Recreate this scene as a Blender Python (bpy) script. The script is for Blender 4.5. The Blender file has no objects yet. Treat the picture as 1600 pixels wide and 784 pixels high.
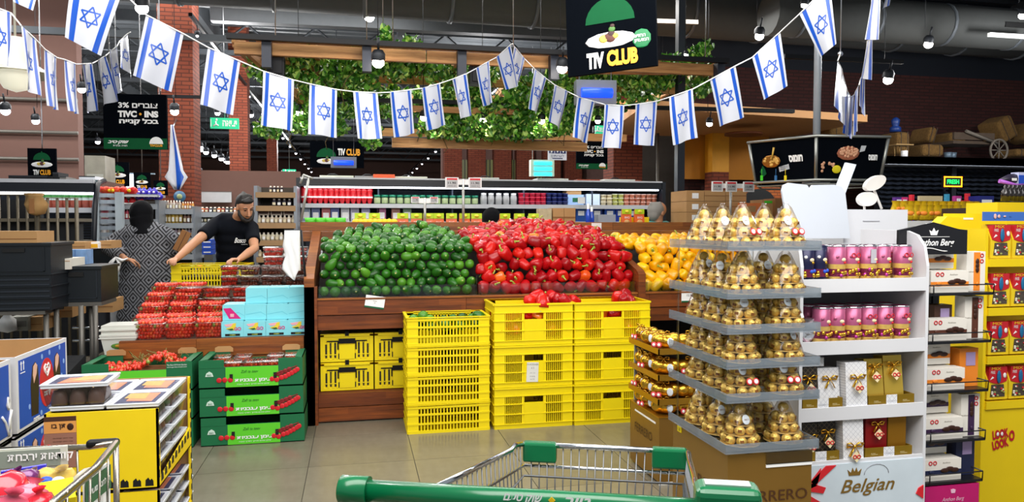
import bpy, math, random
from mathutils import Vector, Matrix, Euler
random.seed(7)
R = random.random
def U(a, b): return a + (b - a) * random.random()
C = bpy.context.scene.collection
SC = bpy.context.scene
PI = math.pi

# ---------------------------------------------------------------- camera
F = 1155.0; H = 1.45
YAW = math.atan(245 / F); PIT = math.atan(42 / F)
cd = bpy.data.cameras.new('camera'); cam = bpy.data.objects.new('camera', cd); C.objects.link(cam)
cd.sensor_width = 36.0; cd.lens = 36.0 * F / 1600.0; cd.clip_start = 0.05; cd.clip_end = 200
cam.location = (0, 0, H); cam.rotation_euler = (PI / 2 - PIT, 0, -YAW)
SC.camera = cam
# ---------------------------------------------------------------- light
w = bpy.data.worlds.new('hall_air'); SC.world = w; w.use_nodes = True
w.node_tree.nodes['Background'].inputs[0].default_value = (0.86, 0.93, 1.0, 1)
w.node_tree.nodes['Background'].inputs[1].default_value = 0.34
def area(name, loc, sx, sy, power, tilt=0.0, col=(1.0, 0.97, 0.93), rz=0.0):
    l = bpy.data.lights.new(name, 'AREA'); l.shape = 'RECTANGLE'; l.size = sx; l.size_y = sy
    l.energy = power; l.color = col
    o = bpy.data.objects.new(name, l); C.objects.link(o); o.location = loc; o.rotation_euler = (tilt, 0, rz)
    return o
area('unseen_fill_panel', (0.6, 0.9, 3.1), 4.5, 1.6, 165, 0.55)  # unseen area lights added overhead to brighten the hall
area('unseen_fill_panel', (0.6, 3.9, 3.0), 5.5, 1.2, 95, 0.35)
area('unseen_fill_panel', (-0.5, 6.4, 3.6), 6.0, 0.6, 95, 0.15)
area('unseen_fill_panel', (0.5, 9.6, 4.4), 10.0, 0.8, 330, 0.0)
area('unseen_fill_panel', (-3.0, 12.0, 5.1), 8.0, 0.8, 260, 0.0)
SC.view_settings.view_transform = 'Standard'; SC.view_settings.look = 'None'
SC.view_settings.gamma = 1.0; SC.view_settings.use_curve_mapping = False
SC.view_settings.exposure = 0.08

# ---------------------------------------------------------------- places
def ray(px, py):
    x = (px - 800) / F; u = -(py - 392) / F
    c, s = math.cos(PIT), math.sin(PIT)
    fy = c + u * s; z = -s + u * c
    cy, sy = math.cos(YAW), math.sin(YAW)
    return (x * cy + fy * sy, -x * sy + fy * cy, z)
def PY(px, py, Y):
    r = ray(px, py); t = Y / r[1]; return Vector((r[0] * t, Y, H + r[2] * t))
def XY(px, Y): return PY(px, 350, Y).x
def ZY(px, py, Y): return PY(px, py, Y).z
def CW(x, d):                       # metres to the side of and in front of the viewer -> room
    cy, sy = math.cos(YAW), math.sin(YAW)
    return (x * cy + d * sy, -x * sy + d * cy)

# ---------------------------------------------------------------- materials
def lin(h):
    h = h.lstrip('#'); o = []
    for i in (0, 2, 4):
        c = int(h[i:i + 2], 16) / 255.0
        o.append(c / 12.92 if c <= 0.04045 else ((c + 0.055) / 1.055) ** 2.4)
    return tuple(o) + (1.0,)
MATS = {}
class NT:
    def __init__(s, m): s.t = m.node_tree; s.n = s.t.nodes; s.l = s.t.links
    def node(s, typ, **kw):
        n = s.n.new(typ)
        for k, v in kw.items(): setattr(n, k, v)
        return n
    def put(s, sock, v):
        if hasattr(v, 'is_linked') or hasattr(v, 'links'): s.l.new(v, sock)
        else: sock.default_value = v
    def math(s, op, a, b=0.0, c=0.0):
        n = s.node('ShaderNodeMath', operation=op)
        s.put(n.inputs[0], a); s.put(n.inputs[1], b); s.put(n.inputs[2], c)
        return n.outputs[0]
    def mix(s, f, a, b, mode='MIX'):
        n = s.node('ShaderNodeMix', data_type='RGBA', blend_type=mode)
        s.put(n.inputs[0], f); s.put(n.inputs[6], a); s.put(n.inputs[7], b)
        return n.outputs[2]
    def obj(s, sc=(1, 1, 1), kind='Object'):
        t = s.node('ShaderNodeTexCoord'); m = s.node('ShaderNodeMapping'); m.inputs['Scale'].default_value = sc
        s.l.new(t.outputs[kind], m.inputs[0]); return m.outputs[0]
    def noise(s, vec, scale, detail=3.0, rough=0.5):
        n = s.node('ShaderNodeTexNoise'); s.l.new(vec, n.inputs['Vector'])
        n.inputs['Scale'].default_value = scale; n.inputs['Detail'].default_value = detail; n.inputs['Roughness'].default_value = rough
        return n.outputs[0]
    def sep(s, v):
        n = s.node('ShaderNodeSeparateXYZ'); s.l.new(v, n.inputs[0]); return n.outputs
    def bump(s, h, st, dist, bsdf):
        n = s.node('ShaderNodeBump'); n.inputs['Strength'].default_value = st; n.inputs['Distance'].default_value = dist
        s.l.new(h, n.inputs['Height']); s.l.new(n.outputs[0], bsdf.inputs['Normal'])
def base(name):
    m = bpy.data.materials.new(name); m.use_nodes = True
    return m, NT(m), m.node_tree.nodes['Principled BSDF']
def MT(name, col='#808080', rough=0.5, metal=0.0, var=0.12, scale=9.0, bump=0.0, bscale=60.0, bdist=0.002,
       alpha=1.0, trans=0.0, emit=None, es=0.0, coat=0.0, rnd=0.0, spec=0.5, sub=0.0):
    if name in MATS: return MATS[name]
    m, t, b = base(name); c = lin(col); vec = t.obj()
    n = t.noise(vec, scale)
    d = tuple(x * (1 - var) for x in c[:3]) + (1,); l = tuple(min(1, x * (1 + var)) for x in c[:3]) + (1,)
    out = t.mix(n, d, l)
    if rnd:
        oi = t.node('ShaderNodeObjectInfo'); hs = t.node('ShaderNodeHueSaturation')
        t.l.new(t.math('MULTIPLY_ADD', oi.outputs['Random'], rnd * 2, 1 - rnd), hs.inputs['Value'])
        t.l.new(out, hs.inputs['Color']); out = hs.outputs[0]
    t.l.new(out, b.inputs['Base Color'])
    b.inputs['Roughness'].default_value = rough; b.inputs['Metallic'].default_value = metal
    b.inputs['Specular IOR Level'].default_value = spec
    if coat: b.inputs['Coat Weight'].default_value = coat; b.inputs['Coat Roughness'].default_value = 0.12
    if alpha < 1: b.inputs['Alpha'].default_value = alpha
    if trans: b.inputs['Transmission Weight'].default_value = trans
    if sub: b.inputs['Subsurface Weight'].default_value = sub; b.inputs['Subsurface Scale'].default_value = 0.01
    if emit: b.inputs['Emission Color'].default_value = lin(emit); b.inputs['Emission Strength'].default_value = es
    if bump: t.bump(t.noise(vec, bscale, 2.0), bump, bdist, b)
    MATS[name] = m; return m
def brickmat(name, c1, c2, mortar, bw=0.22, bh=0.065, ms=0.012, rough=0.85, axis='x', bump=0.6):
    m, t, b = base(name); v = t.sep(t.obj())
    cmb = t.node('ShaderNodeCombineXYZ')
    t.l.new(t.math('ADD', v[0], v[1]), cmb.inputs[0]); t.l.new(v[2], cmb.inputs[1])
    br = t.node('ShaderNodeTexBrick'); t.l.new(cmb.outputs[0], br.inputs['Vector'])
    br.inputs['Color1'].default_value = lin(c1); br.inputs['Color2'].default_value = lin(c2); br.inputs['Mortar'].default_value = lin(mortar)
    br.inputs['Scale'].default_value = 1.0; br.inputs['Mortar Size'].default_value = ms
    br.inputs['Brick Width'].default_value = bw; br.inputs['Row Height'].default_value = bh
    n = t.noise(t.obj(), 6.0); col = t.mix(t.math('MULTIPLY', n, 0.35), br.outputs[0], lin('#3a1d12'))
    t.l.new(col, b.inputs['Base Color']); b.inputs['Roughness'].default_value = rough
    t.bump(t.math('SUBTRACT', 1.0, br.outputs['Fac']), bump, 0.01, b)
    MATS[name] = m; return m
def woodmat(name, c1, c2, dark, rough=0.35, stave=0.45, coat=0.3, rnd=0.18):
    m, t, b = base(name)
    oi = t.node('ShaderNodeObjectInfo'); tc = t.node('ShaderNodeTexCoord')
    va = t.node('ShaderNodeVectorMath', operation='ADD'); t.l.new(tc.outputs['Object'], va.inputs[0])
    cm = t.node('ShaderNodeCombineXYZ'); t.l.new(t.math('MULTIPLY', oi.outputs['Random'], 13.0), cm.inputs[0]); t.l.new(cm.outputs[0], va.inputs[1])
    v = t.sep(va.outputs[0]); row = t.math('FLOOR', t.math('MULTIPLY', v[2], 22.0))
    st = t.math('FLOOR', t.math('ADD', t.math('DIVIDE', v[0], stave), t.math('MULTIPLY', row, 0.37)))
    wn = t.node('ShaderNodeTexWhiteNoise', noise_dimensions='2D'); c2n = t.node('ShaderNodeCombineXYZ')
    t.l.new(st, c2n.inputs[0]); t.l.new(row, c2n.inputs[1]); t.l.new(c2n.outputs[0], wn.inputs[0])
    mp = t.node('ShaderNodeMapping'); mp.inputs['Scale'].default_value = (2.2, 14, 34); t.l.new(va.outputs[0], mp.inputs[0])
    g = t.noise(mp.outputs[0], 1.6, 5.0, 0.62)
    colr = t.mix(wn.outputs[0], lin(c1), lin(c2)); colr = t.mix(t.math('MULTIPLY', t.math('POWER', g, 2.2), 1.7), colr, lin(dark))
    hs = t.node('ShaderNodeHueSaturation'); t.l.new(t.math('MULTIPLY_ADD', oi.outputs['Random'], rnd * 2, 1 - rnd), hs.inputs['Value']); t.l.new(colr, hs.inputs['Color'])
    t.l.new(hs.outputs[0], b.inputs['Base Color']); b.inputs['Roughness'].default_value = rough
    b.inputs['Coat Weight'].default_value = coat; b.inputs['Coat Roughness'].default_value = 0.2
    t.bump(g, 0.12, 0.003, b); MATS[name] = m; return m

def glassy(name, base_f, k, tint=(1, 1, 1, 1)):
    m = bpy.data.materials.new(name); m.use_nodes = True; t = NT(m); t.n.clear()
    o = t.node('ShaderNodeOutputMaterial'); mx = t.node('ShaderNodeMixShader'); tr_ = t.node('ShaderNodeBsdfTransparent'); gl = t.node('ShaderNodeBsdfGlossy'); fr = t.node('ShaderNodeFresnel')
    fr.inputs[0].default_value = 1.42; gl.inputs['Roughness'].default_value = 0.12; tr_.inputs[0].default_value = tint
    nz = t.math('MULTIPLY', t.noise(t.obj(), 30.0), base_f * 2)
    t.l.new(t.math('MULTIPLY_ADD', fr.outputs[0], k, nz), mx.inputs[0]); t.l.new(tr_.outputs[0], mx.inputs[1]); t.l.new(gl.outputs[0], mx.inputs[2]); t.l.new(mx.outputs[0], o.inputs[0])
    MATS[name] = m; return m
# ---------------------------------------------------------------- mesh builder
class MB:
    def __init__(s, M=None): s.v = []; s.f = []; s.m = []; s.s = []; s.M = M or Matrix.Identity(4)
    def P(s, p): q = s.M @ Vector(p); s.v.append((q.x, q.y, q.z)); return len(s.v) - 1
    def face(s, idx, mi=0, sm=False): s.f.append(tuple(idx)); s.m.append(mi); s.s.append(sm)
    def poly(s, pts, mi=0): s.face([s.P(p) for p in pts], mi)
    def box(s, x0, y0, z0, x1, y1, z1, mi=0):
        a = [s.P(p) for p in ((x0, y0, z0), (x1, y0, z0), (x1, y1, z0), (x0, y1, z0), (x0, y0, z1), (x1, y0, z1), (x1, y1, z1), (x0, y1, z1))]
        for q in ((0, 3, 2, 1), (4, 5, 6, 7), (0, 1, 5, 4), (1, 2, 6, 5), (2, 3, 7, 6), (3, 0, 4, 7)): s.face([a[i] for i in q], mi)
        return s
    def cbox(s, c, d, mi=0, rot=None):
        old = s.M
        s.M = old @ Matrix.Translation(c) @ (Euler(rot).to_matrix().to_4x4() if rot else Matrix.Identity(4))
        x, y, z = d[0] / 2, d[1] / 2, d[2] / 2; s.box(-x, -y, -z, x, y, z, mi); s.M = old; return s
    def prism(s, pts, y0, y1, mi=0, mi2=None):          # outline in x,z pushed along y
        n = len(pts); a = [s.P((p[0], y0, p[1])) for p in pts]; b = [s.P((p[0], y1, p[1])) for p in pts]
        s.face(a, mi); s.face(b[::-1], mi)
        for i in range(n): j = (i + 1) % n; s.face((a[j], a[i], b[i], b[j]), mi if mi2 is None else mi2)
        return s
    def prismz(s, pts, z0, z1, mi=0, pts2=None):        # outline in x,y pushed up z (top outline may differ)
        n = len(pts); a = [s.P((p[0], p[1], z0)) for p in pts]; b = [s.P((p[0], p[1], z1)) for p in (pts2 or pts)]
        s.face(a[::-1], mi); s.face(b, mi)
        for i in range(n): j = (i + 1) % n; s.face((a[i], a[j], b[j], b[i]), mi)
        return s
    def prismx(s, pts, x0, x1, mi=0):                   # outline in y,z pushed along x
        n = len(pts); a = [s.P((x0, p[0], p[1])) for p in pts]; b = [s.P((x1, p[0], p[1])) for p in pts]
        s.face(a[::-1], mi); s.face(b, mi)
        for i in range(n): j = (i + 1) % n; s.face((a[i], a[j], b[j], b[i]), mi)
        return s
    def tube(s, pts, r, n=6, mi=0, closed=False, cap=True, flat=1.0):
        pts = [Vector(p) for p in pts]; N = len(pts); rr = r if isinstance(r, (list, tuple)) else [r] * N
        rings = []; up = None
        for i in range(N):
            if closed: d = pts[(i + 1) % N] - pts[i - 1]
            else: d = pts[min(i + 1, N - 1)] - pts[max(i - 1, 0)]
            if d.length < 1e-9: d = Vector((0, 0, 1))
            d.normalize()
            if up is None:
                up = Vector((0, 0, 1)) if abs(d.z) < 0.9 else Vector((0, 1, 0))
            a = d.cross(up)
            if a.length < 1e-5: a = d.cross(Vector((1, 0, 0)))
            a.normalize(); b = a.cross(d).normalized(); up = b
            rings.append([s.P(pts[i] + a * math.cos(2 * PI * k / n) * rr[i] + b * math.sin(2 * PI * k / n) * rr[i] * flat) for k in range(n)])
        for i in range(N if closed else N - 1):
            A, B = rings[i], rings[(i + 1) % N]
            for k in range(n): j = (k + 1) % n; s.face((A[k], A[j], B[j], B[k]), mi, True)
        if cap and not closed: s.face(rings[0][::-1], mi); s.face(rings[-1], mi)
        return s
    def lathe(s, prof, n=16, c=(0, 0, 0), mi=0, sx=1.0, sy=1.0, mis=None, mod=None):
        rings = []
        for (r, z) in prof:
            if r < 1e-6: rings.append([s.P((c[0], c[1], c[2] + z))])
            else:
                ring = []
                for k in range(n):
                    a = 2 * PI * k / n; q = r * (mod(a, z) if mod else 1.0)
                    ring.append(s.P((c[0] + math.cos(a) * q * sx, c[1] + math.sin(a) * q * sy, c[2] + z)))
                rings.append(ring)
        for i in range(len(rings) - 1):
            A, B = rings[i], rings[i + 1]; q = mis[i] if mis else mi
            if len(A) == 1 and len(B) == 1: continue
            for k in range(n):
                j = (k + 1) % n
                if len(A) == 1: s.face((A[0], B[j], B[k]), q, True)
                elif len(B) == 1: s.face((A[k], A[j], B[0]), q, True)
                else: s.face((A[k], A[j], B[j], B[k]), q, True)
        return s
    def ell(s, c, r, n=10, m=7, mi=0):
        old = s.M; s.M = old @ Matrix.Translation(c) @ Matrix.Diagonal((r[0], r[1], r[2], 1))
        s.lathe([(math.sin(PI * i / m), -math.cos(PI * i / m)) for i in range(m + 1)], n, mi=mi); s.M = old; return s
    def cyl(s, a, b, r, n=10, mi=0, r2=None): return s.tube([a, b], [r, r if r2 is None else r2], n, mi)
    def mesh(s, name, mats):
        me = bpy.data.meshes.new(name); me.from_pydata(s.v, [], s.f)
        mats = mats if isinstance(mats, (list, tuple)) else [mats]
        for m in mats: me.materials.append(m)
        me.polygons.foreach_set('material_index', s.m); me.polygons.foreach_set('use_smooth', s.s); me.update()
        return me
    def build(s, name, mats, parent=None, loc=None, rot=None):
        return link(name, s.mesh(name, mats), parent, loc, rot)
def link(name, me, parent=None, loc=None, rot=None):
    o = bpy.data.objects.new(name, me); C.objects.link(o)
    if parent: o.parent = parent
    if loc is not None: o.location = loc
    if rot is not None: o.rotation_euler = rot
    return o
def thing(name, label, cat, loc=(0, 0, 0), rz=0.0, group=None):
    o = bpy.data.objects.new(name, None); C.objects.link(o); o.location = loc; o.rotation_euler = (0, 0, rz)
    o.empty_display_size = 0.05
    o['label'] = label; o['category'] = cat
    if group: o['group'] = group
    return o
def tag(o, label, cat, group=None, kind=None):
    o['label'] = label; o['category'] = cat
    if group: o['group'] = group
    if kind: o['kind'] = kind
    return o
def struct(mb, name, mats, parent=None, loc=None):
    o = mb.build(name, mats, parent, loc)
    if not parent: o['kind'] = 'structure'
    return o
def dup(root, loc=None, rot=None, label=None, scale=None, group=None):
    r = root.copy(); C.objects.link(r)
    if loc is not None: r.location = loc
    if rot is not None: r.rotation_euler = rot if isinstance(rot, (tuple, list, Euler)) else (0, 0, rot)
    if scale is not None: r.scale = scale if isinstance(scale, (tuple, list)) else (scale,) * 3
    if label: r['label'] = label
    if group: r['group'] = group
    for ch in KIDS(root):
        c = ch.copy(); C.objects.link(c); c.parent = r
        for g in KIDS(ch): d = g.copy(); C.objects.link(d); d.parent = c
    return r
def KIDS(o): return list(o.children)
NTH = 'first second third fourth fifth sixth seventh eighth ninth tenth eleventh twelfth thirteenth fourteenth fifteenth sixteenth seventeenth eighteenth nineteenth twentieth'.split()
def nth(i, n=None):
    if n is not None and i == n - 1 and n > 2: return 'last'
    return NTH[i]
TXT = {}
def txt(s, mat, parent, loc, h=None, wid=None, rot=(PI / 2, 0, 0), bold=0.0, name='lettering', shear=0.0, depth=0.0):
    """flat lettering centred on loc, facing -Y by default; wid / h = size in metres"""
    key = (s, bold, shear, mat.name, h, wid)
    if key not in TXT:
        c = bpy.data.curves.new('lettering', 'FONT'); c.body = s; c.size = 1; c.offset = bold; c.shear = shear; c.extrude = depth
        c.resolution_u = 3; c.align_x = 'LEFT'; c.space_line = 0.95
        o = bpy.data.objects.new('tmp_lettering', c); C.objects.link(o)
        bpy.context.view_layer.update()
        me = bpy.data.meshes.new_from_object(o); bpy.data.objects.remove(o)
        xs = [v.co.x for v in me.vertices]; ys = [v.co.y for v in me.vertices]
        x0, x1, y0, y1 = min(xs), max(xs), min(ys), max(ys)
        sy = (h / (y1 - y0)) if h else None; sx = (wid / (x1 - x0)) if wid else None
        if sy is None: sy = sx
        if sx is None: sx = sy
        for v in me.vertices: v.co.x = (v.co.x - (x0 + x1) / 2) * sx; v.co.y = (v.co.y - (y0 + y1) / 2) * sy
        me.materials.clear(); me.materials.append(mat); TXT[key] = me
    return link(name, TXT[key], parent, loc, rot)
def HB(s): return s[::-1]

# ---------------------------------------------------------------- shared materials
white = MT('white_paint', '#e8e8ea', 0.45, var=0.04); black = MT('black_plastic', '#0b0c10', 0.5, var=0.15, spec=.25)
steel = MT('zinc_steel', '#b4b8bd', 0.28, 0.95, var=0.06); chrome = MT('chrome_steel', '#d6dade', 0.14, 1.0, var=0.03)
darksteel = MT('dark_steel', '#23262b', 0.5, 0.4); greysteel = MT('grey_steel', '#6d6a64', 0.45, 0.5)
kraft = MT('kraft_cardboard', '#b48a58', 0.8, var=0.1, bump=0.1); kraftd = MT('dark_cardboard', '#8a5e34', 0.85, var=0.12)
yel = MT('yellow_plastic', '#f2d900', 0.42, var=0.05, coat=0.15); yelc = MT('yellow_card', '#f3d200', 0.6, var=0.05)
rimac = MT('tier_rim_acrylic', '#8d98a2', .12, alpha=.45, var=.03); navy = MT('navy_panel', '#0c1526', 0.4, var=0.1); clear = glassy('clear_plastic', 0.05, 0.9)
acryl = glassy('clear_acrylic', 0.04, 0.8, (0.93, 0.96, 0.97, 1)); gold = MT('gold_foil', '#d9a93a', 0.26, 0.95, bump=0.6, bscale=90, bdist=0.003)
goldp = MT('gold_card', '#b98a2a', 0.32, 0.8, var=0.06); red = MT('red_print', '#d3202a', 0.45, var=0.05)
grn = MT('green_print', '#0a5c36', 0.5, var=0.05); green = MT('leaf_green_print', '#3fc61c', 0.5, var=0.05); blk = MT('black_print', '#101010', 0.5)
wht = MT('white_print', '#f4f4f2', 0.5, var=0.02); org = MT('orange_print', '#f08a28', 0.5, var=0.05); pnk = MT('pink_print', '#d06a9a', 0.4, 0.3, var=0.08)
blu = MT('blue_print', '#1d4fc4', 0.5, var=0.04); purple = MT('purple_print', '#3b2247', 0.5); brown = MT('brown_print', '#4a2a1a', 0.5)
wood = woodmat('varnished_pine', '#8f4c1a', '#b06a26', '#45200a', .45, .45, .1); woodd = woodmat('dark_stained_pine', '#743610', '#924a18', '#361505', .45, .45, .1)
beamw = woodmat('raw_pine_beam', '#c98f52', '#dba768', '#7b4a20', 0.6, 2.0, 0.0, 0.1)
# ================================================================ SETTING
floor_m = None
def tilemat():
    m, t, b = base('grey_stone_tile'); oi = t.node('ShaderNodeObjectInfo')
    n = t.noise(t.obj((1, 3, 1)), 2.2, 6.0, 0.6); n2 = t.noise(t.obj((3, 1, 1)), 8.0, 4.0)
    c = t.mix(n, lin('#676152'), lin('#7f7867')); c = t.mix(t.math('MULTIPLY', n2, 0.3), c, lin('#9c9580'))
    hs = t.node('ShaderNodeHueSaturation'); t.l.new(t.math('MULTIPLY_ADD', oi.outputs['Random'], 0.16, 0.92), hs.inputs['Value']); t.l.new(c, hs.inputs['Color'])
    t.l.new(hs.outputs[0], b.inputs['Base Color'])
    t.l.new(t.math('MULTIPLY_ADD', n, 0.15, 0.17), b.inputs['Roughness']); t.bump(n2, 0.05, 0.002, b); return m
tilem = tilemat(); grout = MT('tile_grout', '#5b564c', 0.9)
m = MB(); m.box(-16, -3, -0.12, 18, 46, -0.008); fl = struct(m, 'floor', grout)
TW = 0.63; m = MB(); m.prismz([(0.002, 0.002), (TW - 0.002, 0.002), (TW - 0.002, TW - 0.002), (0.002, TW - 0.002)], -0.012, 0.0); tile = m.mesh('tile', tilem)
for i in range(-9, 9):
    for j in range(0, 14):
        link('tile', tile, fl, (0.345 + TW * i, 4.525 - 9 * TW + TW * 1 + TW * j, 0))
m = MB(); m.box(-16, 4.525 + 6 * TW, -0.01, 18, 46, -0.001); m.build('tiled_distance', tilem, fl)['kind'] = 'stuff'

# ceiling: dark deck on purlins with trusses
deck = MT('corrugated_deck', '#3a3d42', 0.6, 0.3); stl = MT('ceiling_steel', '#4c5156', 0.6, 0.2); duct = MT('grey_duct', '#333534', 0.8)
m = MB(); m.box(-16, 5.5, 5.9, 18, 46, 6.05); ceil = struct(m, 'ceiling', deck)
m = MB()
for k in range(92):
    y = 9.2 + k * 0.4; m.prismx([(y, 5.9), (y + 0.08, 5.82), (y + 0.2, 5.82), (y + 0.28, 5.9)], -16, 18)
m.build('deck_ribs', stl, ceil)['kind'] = 'stuff'
for k in range(9):
    m = MB(); y = 13.0 + k * 3.6
    m.box(-16, y - 0.06, 5.62, 18, y + 0.06, 5.84); m.box(-16, y - 0.05, 5.0, 18, y + 0.05, 5.1)
    for j in range(24):
        x = -15.5 + j * 1.4; m.tube([(x, y, 5.08), (x + 0.7, y, 5.66), (x + 1.4, y, 5.08)], 0.03, 4)
    m.build('roof_truss', stl, ceil)
for k, x in enumerate((-11, -7, -3, 1, 5, 9, 13)):
    m = MB(); m.box(x - 0.08, 9, 5.5, x + 0.08, 45, 5.85); m.build('roof_beam', stl, ceil)
# walls
brick_dark = brickmat('dark_red_brick', '#4a1f1c', '#3d1817', '#2c1413'); brick = brickmat('red_brick', '#9a4c32', '#8a3e28', '#5e2e20', bw=0.22, bh=0.06, ms=.008)
taupe = MT('taupe_wall', '#6f5148', 0.8, var=0.06); deep = MT('dark_navy_wall', '#0d1420', 0.8)
m = MB(); m.box(-16, 45, 0, 18, 45.2, 6.0); struct(m, 'wall_back', MT('far_wall', '#5a4038', 0.8))
m = MB(); m.box(-9.5, 14.0, 0, XY(125, 14), 14.25, 5.9); wl = struct(m, 'wall_left', taupe)
for z in (2.55, 3.0, 3.55): m = MB(); m.cyl((-9.5, 13.93, z), (XY(125, 13.93), 13.93, z), 0.03); m.build('conduit_pipe', greysteel, wl)
m = MB(); m.box(XY(1062, 12.6), 12.6, 0, 16, 12.85, ZY(1300, 112, 12.6)); wr = struct(m, 'wall_right', brick_dark)
m = MB(); m.box(XY(1030, 12.6), 12.62, ZY(1300, 112, 12.6), 16, 12.85, 5.9); m.build('dark_upper_wall', deep, wr)
m = MB(); m.box(-16.2, 9, 0, -16, 46, 6); struct(m, 'wall_far_left', taupe)
m = MB(); m.box(17.8, 5, 0, 18, 46, 6); struct(m, 'wall_far_right', deep)
# ochre kitchen recess, soffit and pillars on the right
ochre = MT('ochre_wall', '#b87400', 0.7, var=0.08); cream = MT('cream_soffit', '#c8935e', 0.7, var=0.04); greyw = MT('grey_wall', '#726d66', 0.8)
m = MB(); m.box(XY(1065, 12.3), 12.3, ZY(1100, 280, 12.3), XY(1200, 12.3), 12.4, ZY(1100, 205, 12.3)); struct(m, 'wall_ochre', ochre)
m = MB(); m.box(XY(1112, 12.0), 12.0, ZY(1100, 268, 12), XY(1138, 12.0), 12.28, ZY(1100, 205, 12.0)); struct(m, 'pillar_ochre', MT('ochre_bright', '#e09a10', 0.6))
m = MB(); m.box(XY(1112, 12.0), 12.0, 0, XY(1138, 12.0), 12.28, ZY(1100, 268, 12)); struct(m, 'pillar_brick_base', brick)
a, b_ = XY(1003, 15), XY(1062, 15)
m = MB(); m.box(a, 15, 0, b_, 15.2, 4.0); struct(m, 'wall_grey', greyw)
x0, x1 = XY(955, 12.2), XY(1222, 12.2); m = MB()
m.prismz([(x0, 12.58), (x0 - 0.5, 9.6), (x1 + 0.2, 10.2), (x1 + 0.2, 12.58)], ZY(1050, 206, 12), ZY(1050, 196, 12)); 
m.prismz([(x0 + 0.4, 12.58), (x0 + 0.2, 12.0), (x1, 12.0), (x1, 12.58)], ZY(1050, 196, 12), ZY(1050, 170, 12.0)); sf = struct(m, 'trim_soffit', cream)
m = MB(); m.cyl((XY(1160, 11), 11, ZY(1160, 211, 11)), (XY(1160, 11), 11, ZY(1160, 211, 11) + 0.03), 0.3, 20); m.build('ceiling_rose', MT('rose_brown', '#7a4020', 0.6), sf)
# brick pillars
for nm, (xa, xb, Y, bot) in (('pillar_brick_1', (250, 305, 12.0, 0)), ('pillar_brick_2', (360, 389, 17.0, 0)), ('pillar_brick_3', (418, 434, 26.0, 0)), ('pillar_brick_4', (958, 1003, 13.0, 0))):
    xa, xb = XY(xa, Y), XY(xb, Y); m = MB(); m.box(xa, Y, 0, xb, Y + (xb - xa), 5.9); struct(m, nm, brick)
# far right wing with piers and windows (x 700..960)
m = MB(); m.box(XY(690, 24), 24, 0, XY(960, 24), 24.2, ZY(800, 205, 24)); wf = struct(m, 'wall_far_wing', MT('mauve_wall', '#8a6a62', 0.8))
for k, px in enumerate((708, 745, 785, 820, 862, 895)):
    x = XY(px, 23.7); m = MB(); m.box(x - 0.28, 23.6, 0, x + 0.28, 24, ZY(800, 205, 24)); m.build('brick_pier', brick, wf)
for k, px in enumerate((726, 765, 802, 842)):
    x = XY(px, 23.95); z1 = ZY(px, 250, 24); wd = MB()
    wd.box(x - 0.25, 23.9, z1 - 1.2, x + 0.25, 23.97, z1); wo = wd.build('window_frame', MT('window_olive', '#8d8f55', 0.4), wf)
    p = MB()
    for q in range(5): p.box(x - 0.25 + q * 0.12, 23.86, z1 - 1.2, x - 0.23 + q * 0.12, 23.9, z1)
    p.build('window_bars', darksteel, wo)
# loft floor over roller shutters on the right
m = MB(); m.box(XY(1385, 10), 10, ZY(1500, 258, 10), 15.5, 12.55, ZY(1500, 246, 10)); loft = struct(m, 'trim_loft_edge', MT('slate_beam', '#8f96a2', 0.7))
m = MB(); m.box(XY(1385, 10), 10.0, ZY(1500, 259, 10), 15.5, 10.15, ZY(1500, 246, 10)); m.build('loft_fascia', MATS['slate_beam'], loft)
shm = MT('shutter_steel', '#3b4250', 0.35, 0.7); zt = ZY(1500, 259, 10)
nrow = 13
for (a, b_) in ((1372, 1488), (1492, 1700)):
    xa, xb = XY(a, 10.3), XY(b_, 10.3); sh = MB(); n = max(8, int((xb - xa) / 0.16))
    for r_ in range(nrow):
        z = zt - 0.045 * 1.6 * r_ - 0.03
        A = [sh.P((xa + (xb - xa) * i / (n * 4), 10.3, z + 0.006 * math.sin(i * PI / 2))) for i in range(n * 4 + 1)]
        B = [sh.P((xa + (xb - xa) * i / (n * 4), 10.24, z - 0.045 + 0.006 * math.sin(i * PI / 2))) for i in range(n * 4 + 1)]
        for i in range(n * 4): sh.face((A[i], B[i], B[i + 1], A[i + 1]), 0)
    so = sh.build('roller_shutter', shm); tag(so, 'dark wavy slatted roller shutter ' + ('behind the glowing order sign' if a < 1300 else 'at the edge beside the glowing order sign'), 'shutter', 'roller shutters under the loft')
    so['kind'] = 'structure'
m = MB(); m.box(XY(1372, 10.5), 10.5, 0, 15.5, 10.6, zt); struct(m, 'wall_counter', deep)
m = MB(); m.box(XY(1486, 10.2), 10.2, 1.0, XY(1493, 10.2), 10.32, zt); struct(m, 'trim_shutter_post', darksteel)
# big ducts and overhead rails
dt = thing('air_duct', 'wide round grey air duct running under the roof at the top', 'duct', PY(1000, 18, 11))
m = MB(); z = 0
m.tube([(-9, 0, 0.15), (9, 0, 0.0)], 0.42, 18); m.build('duct_body', duct, dt)
for k in range(14): m = MB(); x = -8 + k * 1.25; m.tube([(x, 0, 0.14 - 0.0083 * (x + 9)), (x + 0.05, 0, 0.14 - 0.0083 * (x + 9))], 0.435, 18); m.build('duct_flange', stl, dt)
dt = thing('air_duct', 'long dark air duct under the roof above the brick loft wall', 'duct', PY(1450, 38, 9.5))
m = MB(); m.tube([(-2.6, 0, 0.0), (5, 0, 0.0)], 0.30, 16); m.build('duct_body', duct, dt)
for k in range(6): m = MB(); x = -2.2 + k * 1.2; m.tube([(x, 0, 0), (x + 0.05, 0, 0)], 0.31, 16); m.build('duct_flange', stl, dt)
m = MB(); m.cbox((1.3, -0.3, -0.02), (0.5, 0.02, 0.07)); m.build('vent_slot', blk, dt)
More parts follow.
